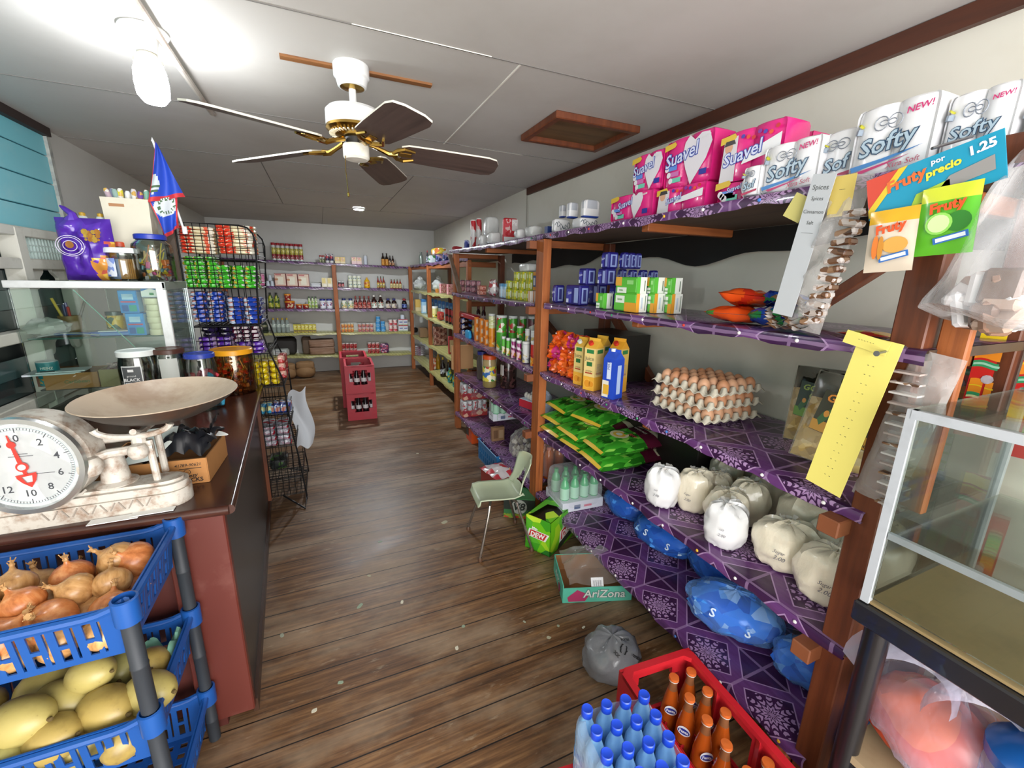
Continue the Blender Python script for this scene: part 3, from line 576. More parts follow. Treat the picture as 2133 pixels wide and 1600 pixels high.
STY = {
 'spray': ('spray_can', can([(.1, '#c9d6cf'), (.42, P('spray low', ['#8e1a26', '#7a1620', '#c9b7b0'], 60)), (.84, P('spray mid', ['#a99f35', '#8e8a2c', '#c2b54a', '#d8cf8c'], 50))], ('#9b1824', .14), lidname='cap')),
 'redjar': ('small_jar', can([(.7, P('olive jar', ['#5d6b3f', '#c8c9a8', '#3f4a2a'], 60))], ('#a02a26', .2))),
 'bluetin': ('tin', can([(.25, '#d9d9d6'), (.5, P('bl tin', ['#25345f', '#b23843', '#1d2748'], 60)), (.95, P('bl tin2', ['#b23843', '#25345f', '#d5d0cc'], 60))])),
 'ybox': ('yellow_box', box('#d5b25c', [('B', 0, 1, 0, .32, '#d8c79a'), ('F', .2, .8, .45, .9, P('ylogo', ['#cf9a7a', '#e0cf9a', '#c8b06a'], 70))])),
 'pinkbox': ('pink_box', box('#e0c4bd', [('F', .05, .95, .5, .95, P('pinklogo', ['#d28a82', '#e0c98a', '#cf6f72', '#e6d8cf'], 60)), ('F', 0, 1, 0, .2, '#d9b7bc')])),
 'wtin': ('white_tin', can([(.2, P('wt1', ['#5a4a3e', '#cfcdc8'], 70)), (.78, '#d9d8d4')], ('#8d897f', .14))),
 'beer': ('bottle', bottle('beer', '#241812', '#4a3a34', P('beer label', ['#c98a35', '#b5702a', '#d9a650'], 60), (.03, .52))),
 'beer2': ('bottle', bottle('beer', '#241812', '#3a4038', P('beer label2', ['#b5652f', '#3a2c22', '#c9a07a', '#cfc0b0'], 60), (.03, .5))),
 'pinkpk': ('packet', soft(P('pinkpack', ['#c55a8e', '#d36fa0', '#b84d80', '#d9a0b4'], 40), .3, .04)),
 'cup': ('cup', lambda w, d, h: [('body', G().lathe([(0, 0), (w*.49, 0), (w*.5, h*.06), (w*.46, h*.12), (w*.36, h*.98), (0, h)], 18, F('#c3ccd6')))]),
 'lampbox': ('picture_box', box('#8e2f2a', [('F', .04, .96, .05, .96, '#d9c0ab'), ('F', .25, .75, .15, .72, '#e3dcc8'), ('F', .1, .6, .84, .93, '#b8565a'), ('F', .04, .3, .45, .6, '#b9805a')])),
 'wflat': ('packet', pileflat(F('#d5d8dc'), 3)),
 'cream2': ('box', box('#ddd6b8', [('F', .08, .7, .4, .95, '#d6c274'), ('F', .3, .9, .08, .3, '#e4e0d0')])),
 'pill': ('bottle', bottle('jar', '#2a2230', '#d5d8da', P('pill', ['#b2545a', '#3a2c3a', '#d2b0a8'], 80), (.1, .6))),
 'milk': ('tin', can([(.3, '#d8dcc0'), (.62, P('milk tin', ['#dfe3d8', '#5f7f8f', '#c6cf9a', '#e3e6de'], 70)), (.92, '#dfe2d2')])),
 'mustard': ('mustard_bottle', bottle('squat', '#d9a91e', '#dca820', P('must', ['#d9a41c', '#c98f4a', '#b9452c', '#e0c060'], 45), (.18, .6), capw=.32)),
 'pepper': ('sauce_bottle', bottle('sauce', '#8a2414', '#3b4a2a', P('pepl', ['#c8a83a', '#d8ccb0', '#6a7a3a', '#b24a2a'], 70), (.06, .5))),
 'pepper2': ('sauce_bottle', bottle('sauce', '#8a2a18', '#5d6248', P('pepl2', ['#d6c890', '#c2b070', '#8f7f4a'], 70), (.06, .52))),
 'oil': ('oil_bottle', bottle('oil', glassy('olive oil', '5f6a1c', .2) if False else F('#4a5220', .15), '#1b201a', P('oil', ['#8f9a2c', '#2f4a24', '#c2b84a', '#3d5a2a'], 40), (.1, .8))),
 'tub': ('margarine_tub', lambda w, d, h: [('body', G().lathe([(0, 0), (w*.40, 0), (w*.43, h*.05), (w*.48, h*.8), (0, h*.8)], 22, P('tub print', [('#8e1c1a', 3), '#b0342a', '#d8c8a0', '#a32420'], 45))), ('lid', G().lathe([(0, h*.79), (w*.5, h*.79), (w*.5, h*.95), (w*.46, h), (0, h)], 22, F('#d98a26')))]),
 'greenb': ('bottle', bottle('pet', '#b9c79a', '#2c5a2e', P('greenl', ['#7fae4a', '#cfd8b8', '#9aa83a', '#dfe4d4'], 60), (.12, .62))),
 'mayo': ('jar', bottle('jar', '#d8dbe0', '#25307f', P('mayol', ['#d5dbe6', '#a83a4a', '#3a4a9a', '#dfe2e8'], 60), (.12, .62), capname='lid')),
 'mayo2': ('bottle', bottle('squat', '#dcdccc', '#26306a', P('may2', ['#dfe0d4', '#4a8a6a', '#d4d6cc', '#c9b06a'], 60), (.1, .66), capw=.62)),
 'ketch': ('ketchup_bottle', bottle('sauce', '#551512', '#8e2a26', P('ketl', ['#b0453a', '#6a1a16', '#d0a090', '#7a1c18'], 60), (.05, .5))),
 'bbq': ('sauce_bottle', bottle('sauce', '#2c1510', '#c9c6c0', P('bbq', ['#c9d4c4', '#7fa08a', '#b5453a', '#dfe2da'], 60), (.05, .48))),
 'syrup': ('syrup_bottle', bottle('squat', '#2a1a18', '#2c2f6e', P('syr', [('#d6d0c4', 3), '#7a6a9a', '#c9b89a'], 60), (.06, .5))),
 'soy': ('sauce_bottle', bottle('squat', '#1a1418', '#a3262e', P('soy', ['#2a3f8f', '#1f2c66', '#6f86c0'], 60), (.12, .48))),
 'demij': ('glass_bottle', bottle('demij', F('#2c332c', .1), '#3a4238', P('demij', ['#7a7a5a', '#4a4a3a'], 30), (.4, .55))),
 'water': ('clear_bottle', bottle('pet', flat('#8d9894', .12), '#c2a01e', P('watl', ['#b9c4bc', '#8a9a94', '#d0d8d0'], 50), (.38, .6))),
 'yspice': ('spice_box', box('#c9bb2a', [('B', 0, 1, .0, .3, P('spi', ['#4a3a1e', '#c9b82a', '#8a6a2a'], 70)), ('F', .1, .9, .5, .85, P('spi2', ['#d8cf6a', '#9a4a2a', '#d2c43a', '#e0dcb0'], 70))])),
 'bfood': ('food_jar', bottle('jar', P('bf', ['#d07a3a', '#d8b04a', '#c85a34', '#d9c9a0'], 90), '#d8d2c0', capname='lid')),
 'bfood2': ('food_jar', bottle('jar', P('bf2', ['#b0483a', '#c98a4a', '#d4c4bc', '#9a5a6a'], 90), '#d9d6d4', capname='lid')),
 'btin': ('tin', can([(.4, P('btin', ['#2f86c4', '#4a9ad0', '#9cc6de'], 60)), (.95, '#3b8cc6')], rim='#9cb8c8')),
 'rwtin': ('tin', can([(.45, P('rw1', ['#c9505a', '#dccbc8', '#b83c48'], 70)), (.95, P('rw2', ['#d9c6c0', '#c05a62', '#e0d8d0'], 70))])),
 'wcart': ('box', box('#d3d4da', [('B', 0, 1, .86, 1, '#b03444'), ('F', .2, .9, .4, .6, '#6a7aa8'), ('F', 0, 1, 0, .15, '#9fb08a')])),
 'wtin': ('pot', can([(.9, '#ccd4e0')])),
 'dbag': ('paper_sack', soft(wornmat('dark sack', '#2a2623', '#1a1715', .7, 6, .4), .35, .12)),
 'egcart': ('egg_carton', box('#9c9e98', [('F', .15, .85, .2, .85, '#c3c7c6'), ('F', .25, .75, .62, .7, '#6a6e74'), ('F', .25, .6, .4, .48, '#8a6a6a')], bev=.02)),
 'bbag': ('paper_sack', soft(wornmat('brown sack', '#5c4a3a', '#3a2e24', .7, 7, .4), .4, .12)),
 'bundle': ('paper_bag_bundle', soft(woodmat('bundle edges', '#8d6c55', '#5f4536', 0, .6, 60, '#b79d8c'), .22, .10)),
 'rjar': ('jar', bottle('jar', P('rj', [('#a3222a', 3), '#c93a3a', '#7a161c', '#d8b0a0'], 80), '#d3c6c2', capname='lid')),
 'ppack': ('packet', soft(P('ppack', ['#6a2a5a', '#a83a5a', '#cfa8b8', '#3a1e4a'], 45), .35, .06)),
 'steel': ('flask', bottle('pet', flat('#8f9a94', .3, .5), '#7c8680', capw=.55)),
 'soapb': ('bottle', bottle('sauce', '#33343c', '#a03a3a', P('soapb', ['#5a6a7a', '#33343c', '#c9c9c4'], 60), (.1, .5))),
 'wpk': ('packet', soft(P('wpk', ['#d6e0e2', '#c4d4d8', '#3f8a4a'], 30), .35, .06)),
 'bpk': ('packet', soft(P('bpk', ['#2f3f86', '#8a9ac8', '#232a5c', '#c9a0b0'], 40), .35, .06)),
 'ypk': ('packet', soft(P('ypk', ['#d6c43a', '#d9dcd4', '#cdb52e', '#b8652e'], 18), .35, .06)),
 'wbag': ('plastic_bag', lambda w, d, h: [('body', blob(blob(G(), w, d, h*.8, F('#cfd4d4', .3), seed=4, amp=.3, fr=2.6, crease=.06), w*.4, d*.4, h*.5, F('#d9dcdb', .3), T(.01, 0, h*.5), seed=8, amp=.4, fr=3))]),
 'pbox': ('box', box('#c4868c', [('B', .1, .9, .2, .8, P('pb', ['#b5505a', '#d4a0a0', '#a8484e', '#d9b8b8'], 60))])),
 'obox': ('box', box('#d18a3a', [('F', .1, .9, .1, .5, '#b4452a')])),
 'ybox_c': None,
 'bwbox': ('carton', box('#9cc2dc', [('B', .15, .85, .1, .55, '#d6e2ea'), ('B', 0, 1, .8, 1, '#3a78b8')])),
 'tetra': ('milk_carton', box('#cdd6dc', [('B', 0, 1, .55, 1, '#2f66a8'), ('B', .2, .8, .62, .8, '#7aa4d0'), ('B', .2, .8, .15, .35, '#8fa8bc')])),
 'ytin': ('tin', can([(.3, P('yt', ['#cbb83a', '#3a3024', '#d6cf9a'], 50)), (.8, '#d5cc8a'), (.97, '#dfe0d8')])),
 'rpk': ('packet', soft(P('rpk', ['#a8302a', '#c24a3a', '#7a201c'], 40), .3, .06)),
 'rdark': ('carton', box('#26181a', [('B', 0, 1, .6, .95, '#8a2226'), ('B', .2, .8, .15, .45, '#c23a34')])),
 'dkpk': ('packet', soft('#2a2724', .5, .15)), 'cbox': ('carton', box('#7d6144', [('F', .3, .8, .3, .6, '#5a4430')])),
 'brick': ('tray', box(P('brick', ['#7a4a40', '#93685a', '#5e362f', '#a58478'], 35, .25))), 'rbox': ('box', box('#a8343a', [('R', .1, .9, .1, .8, '#cfb48a')])),
 'wpack': ('packet', soft(P('wpack', [('#d4d4d8', 4), '#8a6a7a', '#b0a8b0', '#6a7080'], 30), .35, .12)), 'rwpk': ('packet', soft(P('rwpk', ['#b8443a', '#d9c8bc', '#c97a5a'], 40), .5, .1)),
 'yoil': ('oil_bottle', bottle('oil', '#b0841c', '#c9bca0')), 'dsauce': ('sauce_bottle', bottle('sauce', '#1e1613', '#c9a83a', P('dsl', ['#c4ccd0', '#8a8f98', '#2a1f1c'], 60), (.15, .42))),
 'teal': ('bottle', bottle('pet', P('teal', ['#2c7a86', '#4aa0a0', '#3a7a3a', '#c9bf3a'], 40), '#3f8fa8')),
 'redwrap': ('packet', soft(P('redw', ['#a3222c', '#b83a44', '#d4c4c4'], 25), .6, .2)), 'bluepk': ('packet', soft(P('blpk', ['#3a4a9a', '#2a3478', '#aab4d8'], 40), .5, .08)),
 'towelr': ('towel_roll', can([(.97, P('towr', [('#d9d8d8', 3), '#b8242e', '#c23a40', '#d8b4b4'], 18))], rim='#dcdcda')), 'towelw': ('towel_roll', soft(film('roll wrap', '#dcdedd', .85), .4, .05)),
 'tpw': ('toilet_roll', soft(film('roll wrap', '#dcdedd', .85), .5, .12)), 'redtp': ('paper_pack', box('#b5222c', [('R', .1, .5, .1, .95, P('redtp', ['#b5222c', '#d9b0b0', '#c24450'], 50)), ('R', .55, .95, .5, .95, '#cfc8c8'), ('R', 0, 1, 0, .25, '#d5d3d3')], [('R', 'Pe', .25, '#e6e4e4', .72, .78, 0, 0)], bev=.012)),
 'softy1': ('toilet_roll', soft('#d9dadb', .5, .08, extra=swirl)),
 'softyb': ('paper_pack', soft('#d5d6d8', .25, .05, extra=lambda g, w, d, h: [g.tube([(w*.502, d*(-.4+.16*k)+.008*math.cos(t), h*.5+h*.3*math.sin(t)*math.cos(t*.5+k)) for t in [q*.5 for q in range(12)]], .0016, F('#4a5560'), 4) for k in range(6)])),
 'softyc': ('paper_pack', soft('#d5d6d8', .3, .04, lambda u, v: F('#27418f') if v < .34 else (F('#d5d6d8') if v < .5 or int(u*28) % 3 else F('#a8adb6')))),
 'bluebit': ('packet', box('#2a3f7f')),
 'pkbox': ('box', box('#7a5a66', [('B', .1, .9, .15, .85, P('pk', ['#c98a98', '#3a2a32', '#a8606e', '#d8b0b8'], 70))])), 'rbox2': ('box', box('#a35a4a', [('B', .1, .9, .2, .8, P('rb2', ['#d8c0b8', '#b04434', '#c98a78'], 80))])),
 'cbag': ('sachet_bag', lambda w, d, h: [('body', pillow(G(), w, h, d*.8, P('cbag', ['#d5cfd0', '#b04a50', '#c8c4c8', '#a88a90', '#dcd8d8'], 45, .15), T(0, 0, h/2), 3, .3))]),
 'lbpk': ('packet', box('#a8cbe2', [('B', .1, .9, .1, .6, '#d3e2ec'), ('B', 0, 1, .8, 1, '#5a9cc8')], bev=.006)),
 'lime': ('lime_box', box('#a3b52c', [('B', 0, .3, 0, 1, '#c9b92c'), ('R', .45, .8, .15, .85, '#dfe4c8'), ('F', .2, .8, .3, .7, '#d3dca0'), ('R', .05, .35, .3, .7, '#cfe0a0')])), 'orw': ('box', box('#dcd2c8', [('R', .35, .5, 0, 1, '#c98a5a'), ('R', .7, .8, 0, 1, '#d49a6a'), ('F', .3, .7, 0, 1, '#d4a67c')])),
 'bobox': ('box', box('#2c4a8f', [('B', .2, .8, .1, .6, '#d3d8e0'), ('B', 0, 1, .75, 1, '#d9923a')])), 'wwrap': ('roll_pack', soft(film('roll wrap', '#dcdedd', .85), .4, .08)),
 'cookie': ('biscuit_packet', soft('#b01f34', .4, .06, extra=lambda g, w, d, h: g.front('GUEMAS', h*.42, F('#e8dfe4'), 0, h*.5, -d/2-.004, .1, 0, .02))), 'dkcook': ('biscuit_packet', soft(P('dkc', [('#2a1712', 4), '#4a2c22', '#c9bfc0', '#3a5a9a'], 30, .25), .4, .08)),
 'bpouch': ('pouch', soft('#2b9fd8', .6, .1)), 'orbox': ('orange_box', box('#d37a1f', [('R', .15, .85, .2, .8, '#d9a06a'), ('F', .1, .9, .2, .8, '#c96a1a'), ('R', .3, .7, .3, .7, '#c9c0b0')])),
 'ocan': ('crisp_tube', can([(.35, P('oc1', ['#d98a1e', '#dfc48a', '#c9701a'], 40)), (.6, '#d6881f'), (.97, P('oc2', ['#c9cf9a', '#b0b86a', '#d5d8b8'], 60, stretch=(1, 1, 3)))], ('#c4c8c4', .04))), 'gcan': ('crisp_tube', can([(.3, P('gc1', ['#3f9a2c', '#d8d8c0', '#c9a83a', '#57b03a'], 35)), (.55, '#4aa52e'), (.97, P('gc2', ['#4aa52e', '#d8dcc8', '#a82a2a', '#3a8a28'], 30))], ('#c4c8c4', .04))),
 'dcan': ('crisp_tube', can([(.5, '#33202a'), (.97, P('dc', ['#2f3a2c', '#5a2030', '#c0c4b8'], 35))], ('#b4b8b4', .04))), 'dbot': ('bottle', bottle('squat', '#3a1418', '#6a1f24', '#c9b4b8', (.35, .6))),
 'gshort': ('crisp_tub', can([(.5, P('gs', ['#4aa52e', '#e0dcc0', '#c9a03a', '#3a8a28'], 50)), (.95, '#57b03a')], ('#d5d8d4', .1))), 'pshort': ('crisp_tub', can([(.5, P('ps', ['#7a1f5a', '#d8b0c0', '#c98a3a', '#8f2a6a'], 50)), (.95, P('ps2', ['#7a1f5a', '#8f2a6a', '#d9c8d4'], 40))], ('#d5d8d4', .1))),
 'wshort': ('crisp_tub', can([(.5, P('ws', ['#d0d2cc', '#c9b46a', '#8a8f98', '#d8dad6'], 50)), (.95, '#cfd2d0')], ('#d5d8d4', .1))), 'rshort': ('crisp_tub', can([(.5, P('rs', ['#b8231e', '#d98a2a', '#e0cf8a', '#a01a18'], 50)), (.95, '#b8231e')], ('#d5d8d4', .1))),
 'cboard': ('cardboard_box', box(wornmat('plain card', '#b98e62', '#a57b50', .8, 5, .3), [('R', .48, .52, 0, 1, '#b58a5e')])),
 'cjar': ('glass_jar', lambda w, d, h: [('body', G().lathe([(0, 0), (w*.46, 0), (w*.5, h*.05), (w*.5, h*.7), (w*.38, h*.86), (w*.38, h*.9), (0, h*.9)], 24, flat('#56504a', .12))), ('lid', G().lathe([(0, h*.88), (w*.43, h*.88), (w*.43, h), (0, h)], 24, F('#26308a')))]),
 'ojar': ('sweet_jar', lambda w, d, h: [('body', G().lathe([(0, 0), (w*.46, 0), (w*.5, h*.04), (w*.5, h*.2), (w*.5, h*.66), (w*.5, h*.76), (w*.44, h*.84), (w*.44, h*.88), (0, h*.88)], 26, [flat('#8a7a4a', .2)]*3+[P('ojl', ['#d8c84a', '#3a6ab0', '#e3dcc0', '#b04a3a', '#4a8a4a', '#f0ead0'], 32)]+[flat('#a9956a', .15)]*4)), ('lid', G().lathe([(0, h*.87), (w*.49, h*.87), (w*.49, h*.98), (w*.45, h), (0, h)], 26, F('#d0521e')))]),
 'djar': ('sweet_jar', lambda w, d, h: [('body', G().lathe([(0, 0), (w*.46, 0), (w*.5, h*.04), (w*.5, h*.8), (w*.42, h*.9), (0, h*.9)], 24, P('djar', ['#3a2724', '#5a3a38', '#2a1c1a'], 45, .12))), ('lid', G().lathe([(0, h*.9), (w*.44, h*.9), (w*.44, h), (0, h)], 24, F('#3a3230'))), ('paper_label', G().box((w*.2, -d*.48, h*.55), (w*.3, .012, h*.3), F('#c9c4c0')))]),
 'tray': ('drink_tray', lambda w, d, h: [('body', G().box((0, 0, h*.2), (w, d, h*.4), P('trayb', ['#a83a3a', '#b5745a', '#c9a08a', '#8e2a34'], 25), .004)), ('shrink_film', softbox(G(), w*1.01, d*1.01, h*.98, film('tray film', '#d9dce0', .07)))]+[('tin', G().lathe([(0, h*.38), (w*.16, h*.38), (w*.17, h*.4), (w*.17, h*.88), (w*.15, h*.92), (0, h*.92)], 14, [F('#b9c0c4')]*2+[P('trt', ['#a8434a', '#cdd0d2', '#b8bec2'], 60)]+[F('#d8dcde')]*2, (x*w, y*d, 0))) for x in (-.3, .05, .33) for y in (-.4, -.2, 0, .2, .4)]),
 'brbox': ('box', box('#8a6a4c', [('R', .1, .45, .2, .8, '#6a4e38'), ('R', .55, .9, .2, .8, '#a58a6c')])),
 'padbox': ('pad_pack', box(flat('#231f72', .3), [('F', .08, .45, .1, .8, '#3a3a9c'), ('R', .22, .8, .1, .86, '#8495c6'), ('R', .36, .66, .2, .78, '#2f3070'), ('F', .64, .92, .12, .86, '#8f9ed0'), ('F', .08, .25, .1, .3, '#c9d0ea')], [('F', 'Saba', .2, '#c4c8ec', .32, .6, .2, 12)], bev=.006)),
 'gpad': ('pad_pack', box(flat('#57b23a', .3), [('F', 0, .3, .45, 1, '#d9a23a'), ('F', .1, .55, .0, .35, '#dfe8dc'), ('F', .55, .85, .55, .8, '#8fcf7a'), ('R', 0, .35, 0, 1, '#57b23a'), ('R', .35, 1, 0, 1, '#dfe3dc'), ('R', .75, .85, .15, .8, '#6a7a6a')], [('F', 'kotex', .16, '#4a8a3a', .3, .18, 0, 0)], bev=.005)),
 'gpad2': ('pad_pack', box(flat('#5fb840', .3), [('F', .5, 1, 0, .5, '#dc9a2e'), ('F', .1, .5, .45, .85, '#e2eadc'), ('R', 0, .3, 0, 1, '#dc9a2e'), ('R', .3, 1, 0, 1, '#e3e6e0'), ('R', .45, .6, .2, .8, '#b9c8d6'), ('R', .8, .88, .1, .9, '#7a8a7a')], [('F', 'kotex', .18, '#5a9a4a', .3, .65, 0, 0)], bev=.005)),
}
def gpack(w, d, h):
    out = [('body', G().box((0, 0, h*.14), (w, d, h*.28), F('#cfd3de'), .003).box((w*.503, -.04, h*.13), (.001, .04, h*.12), F('#5a6a8a')).box((w*.503, .03, h*.13), (.001, .05, h*.06), F('#d0627a')))]
    for x in (-.25, .25):
        for y in (-.36, -.12, .12, .36): g = G(); r = d*.105; g.lathe([(0, .01), (r, .01), (r, h*.3), (r, h*.62), (r*.8, h*.75), (r*.4, h*.84), (r*.4, h*.86), (0, h*.86)], 14, [flat('#2f9c5a', .15)]*2+[F('#9fd0b4')]+[flat('#3aa868', .15)]*4, (x*w, y*d, 0)); g.lathe([(0, h*.85), (r*.46, h*.85), (r*.46, h*.95), (0, h*.95)], 12, F('#2ea35c'), (x*w, y*d, 0)); out.append(('bottle', g))
    out.append(('shrink_film', softbox(G(), w*1.03, d*1.03, h, film('tray film', '#d9dce0', .07)))); return out
STY['gpack'] = ('bottle_tray', gpack)
for k_, cs in {'kcream': [('#ddd3ae', 3), '#c4452e', '#d9674a', '#ece8d8', '#d8402a'], 'kgreen': [('#3fae2a', 4), '#dfe6da', '#2c8a22', '#cfd6cc', '#c9a83a'], 'kblue': [('#1f3f9f', 4), '#7a9ac8', '#16285f', '#c98a7a', '#b8c8dc'], 'kblack': ['#1c1530', '#2a1f48', '#14101e'], 'kpurple': [('#5a2aa0', 4), '#b8a0d0', '#43207a', '#c9b0c8'], 'kwine': ['#5a1a34', '#d5ccd0', '#2a2f5a', '#3a1428'], 'kyellow': [('#d3bd1e', 4), '#e2dcb0', '#b89a1a', '#8a5a2a'], 'kred': ['#a81f26', '#c23a3a', '#d9b0a0'], 'kltblue': ['#3a9fd0', '#5cb4dc', '#d0d4a0'], 'ksilver': ['#c4c4cc', '#a88a98', '#d8d6dc', '#b02a3a', '#8f8f98'], 'kdark': ['#1f2422', '#3a5a2a', '#2a2f2e']}.items():  # kgreen: extra white is print speckle and painted-in highlights on the wrapping
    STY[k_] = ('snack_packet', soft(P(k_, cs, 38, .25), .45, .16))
# ================================================================ counter
CW = wornmat('dark varnished wood', '#4a2a20', '#2b1a16', .22, 5, .6, lo=.4); CS = wornmat('dark brown painted panel', '#2b2420', '#1c1815', .35, 2, .5)
RB = wornmat('worn red brown board', '#5b2820', '#7c5148', .42, 7, .5, lo=.52); RBD = flat('#4b201a', .5)
ct = thing('shop_counter', 'dark wooden shop counter with a red brown end board and worn varnished top', 'counter', (0, 0, 0))
g = G(); q = [(-.302, 1.385), (-.39, 2.97), (-1.26, 3.03), (-1.26, 1.455)]
n = 8; rim = []
g.ext(q, .800, .83, CW); 
for a, b in ((q[3], q[0]), (q[0], q[1])): g.tube([(a[0], a[1], .815), (b[0], b[1], .815)], .0155, CW, 10)
g.build('counter_top', ct, smooth=40)
g = G(); g.ext([(-.330, 1.44), (-.338, 1.44), (-.438, 2.99), (-.428, 2.99)], .03, .80, CS); g.build('side_panel', ct, smooth=0)
g = G(); g.ext([(-.318, 1.44), (-.334, 1.44), (-.432, 3.01), (-.416, 3.01)], .0, .05, flat('#3d261a', .4)); g.build('base_trim', ct, smooth=0)
g = G(); g.ext([(-.405, 2.955), (-.425, 2.955), (-.43, 3.01), (-.41, 3.01)], .05, .80, WOODR); g.build('end_trim', ct, smooth=0)
g = G(); g.box((-.402, 1.43, .415), (.155, .03, .765), RB, .004); g.box((-.437, 1.435, .02), (.06, .028, .04), RBD, .002); g.build('end_board', ct, smooth=0)
g = G(); g.box((-.87, 1.475, .42), (.78, .02, .75), RBD); g.build('front_panel', ct, smooth=0)
# ================================================================ tiered baskets
def plate(g, xs, zs, holes, th, m, M):
    nx, nzz = len(xs)-1, len(zs)-1
    def solid(i, j): return 0 <= i < nx and 0 <= j < nzz and (i, j) not in holes
    for i in range(nx):
        for j in range(nzz):
            if not solid(i, j): continue
            x0, x1, z0, z1 = xs[i], xs[i+1], zs[j], zs[j+1]; a = th/2; vs = [(x, y, z) for x in (x0, x1) for y in (-a, a) for z in (z0, z1)]
            fs = [(0, 4, 5, 1), (2, 3, 7, 6)]
            if not solid(i-1, j): fs.append((0, 1, 3, 2))
            if not solid(i+1, j): fs.append((4, 6, 7, 5))
            if not solid(i, j-1): fs.append((0, 2, 6, 4))
            if not solid(i, j+1): fs.append((1, 5, 7, 3))
            g.add(vs, fs, m, M)
BLUE = wornmat('blue moulded plastic', '#164a90', '#22599a', .38, 10, .3); BTUB = flat('#2a2f35', .55)
def slots(w, h, top=.028):
    xs = [-w/2]; holes = set(); n = int((w-.05)/.044); x = -n*.022
    cols = []
    for k in range(n): cols += [(x+k*.044+.003, x+k*.044+.018, 'p'), (x+k*.044+.028, x+k*.044+.033, 's')]
    zs = [-h/2, -h/2+.016, -h/2+.016+(h-.05)*.42, -h/2+.016+(h-.05)*.54, h/2-top, h/2]
    for a, b, t in cols:
        i = len(xs); xs += [a, b]
        holes |= {(i, 1), (i, 3)} if t == 'p' else {(i, 1), (i, 2), (i, 3)}
    xs.append(w/2); return xs, zs, holes
def basket_rack():
    r = thing('basket_rack', 'blue plastic basket stand with dark tube legs in front of the counter', 'basket rack', (-.70, 1.215, 0))
    W, D, H = .52, .345, .13
    for zr in (.80, .495, .19):
        g = G(); xs, zs, ho = slots(W-.03, H); zc = zr-H/2
        plate(g, xs, zs, ho, .004, BLUE, T(0, -D/2+.012, zc) @ RX(6)); plate(g, xs, zs, ho, .004, BLUE, T(0, D/2-.012, zc) @ RX(-6))
        xs, zs, ho = slots(D-.03, H)
        for s in (-1, 1): plate(g, xs, zs, ho, .004, BLUE, T(s*(W/2-.012), 0, zc) @ RZ(90) @ RX(6 if s > 0 else -6))
        bx = [-W/2+.02+k*(W-.04)/26 for k in range(27)]; bz = [-D/2+.02+k*(D-.04)/18 for k in range(19)]
        plate(g, bx, bz, {(i, j) for i in range(1, 26, 2) for j in range(1, 18, 2)}, .004, BLUE, T(0, 0, zr-H) @ RX(90))
        b = g.build('basket', r, smooth=0)
        g = G()
        def wave(a, b_, nseg=22):
            pts = []
            for k in range(nseg+1):
                u = k/nseg; e = min(u, 1-u); lift = .022*max(0, 1-e*7)**2
                pts.append((a[0]+(b_[0]-a[0])*u, a[1]+(b_[1]-a[1])*u, zr-.012+lift))
            return pts
        for a, b_ in (((-W/2, -D/2), (W/2, -D/2)), ((W/2, -D/2), (W/2, D/2)), ((W/2, D/2), (-W/2, D/2)), ((-W/2, D/2), (-W/2, -D/2))): g.tube(wave(a, b_), .0095, BLUE, 8)
        g.build('basket_rim', b)
        for sx in (-1, 1):
            for sy in (-1, 1):
                g = G(); g.lathe([(.016, -.045), (.024, -.04), (.0245, .018), (.020, .02), (.018, -.02), (0, -.02)], 18, BLUE); o = g.build('corner_cup', b, (sx*W/2, sy*D/2, zr))
    for sx in (-1, 1):
        for sy in (-1, 1):
            for z0, z1 in ((.515, .77), (.21, .465), (0, .16)):
                g = G(); g.lathe([(0, z0), (.0165, z0), (.0165, (z0+z1)/2-.004), (.0175, (z0+z1)/2-.002), (.0175, (z0+z1)/2+.002), (.0165, (z0+z1)/2+.004), (.0165, z1), (0, z1)], 14, BTUB); g.build('tube_leg', r, (sx*W/2, sy*D/2, 0))
basket_rack()
def onion_mat(n, a, b, c):
    t = NT('onion skin '+n); v = t.coord('Object', (60, 60, 6)); f = t.noise(v, 1, 4, .6); t.base(t.ramp(f, [(.3, b), (.5, a), (.75, c)])); t.rough(.3); t.bump(f, .2, .003); return t.m
OM = [onion_mat('amber', '#bf7440', '#9a5528', '#d89a66'), onion_mat('tan', '#b98a55', '#8f6235', '#d4ab78')]; ODRY = flat('#b48a58', .6)
def onion(k, loc, s, rot, label):
    g = G(); pr = [(0, -.036), (.012, -.037), (.028, -.03), (.040, -.014), (.043, .0), (.040, .014), (.030, .028), (.016, .036), (.007, .043), (.004, .052)]; g.lathe(pr, 22, OM[k]); o = g.build('onion'); o.location = loc; o.rotation_euler = rot; o.scale = (s, s, s*.94); tag(o, label, 'onion', 'onions in the top basket')
    g = G(); g.lathe([(.004, .05), (.006, .056), (.003, .062), (.007, .067)], 6, ODRY)
    for a in range(4): g.tube([(.002, 0, .052), (.008*math.cos(a*1.7), .008*math.sin(a*1.7), .064+.004*a)], .0011, ODRY, 4)
    g.build('onion_top', o)
oz = .676; k = 0; spots = []
for j in range(4):
    for i in range(6): spots.append((-.885+i*.075+(j % 2)*.02, 1.095+j*.079, oz+.036))
for x, y, z in ((-.905, 1.10, .77), (-.83, 1.105, .79), (-.75, 1.115, .775), (-.735, 1.17, .80), (-.67, 1.10, .765), (-.665, 1.165, .795), (-.60, 1.12, .768), (-.585, 1.18, .79), (-.52, 1.20, .785), (-.50, 1.27, .79), (-.535, 1.28, .80), (-.5, 1.12, .762), (-.83, 1.19, .79), (-.62, 1.26, .785), (-.72, 1.26, .79)): spots.append((x, y, z-.018))
nb = 24
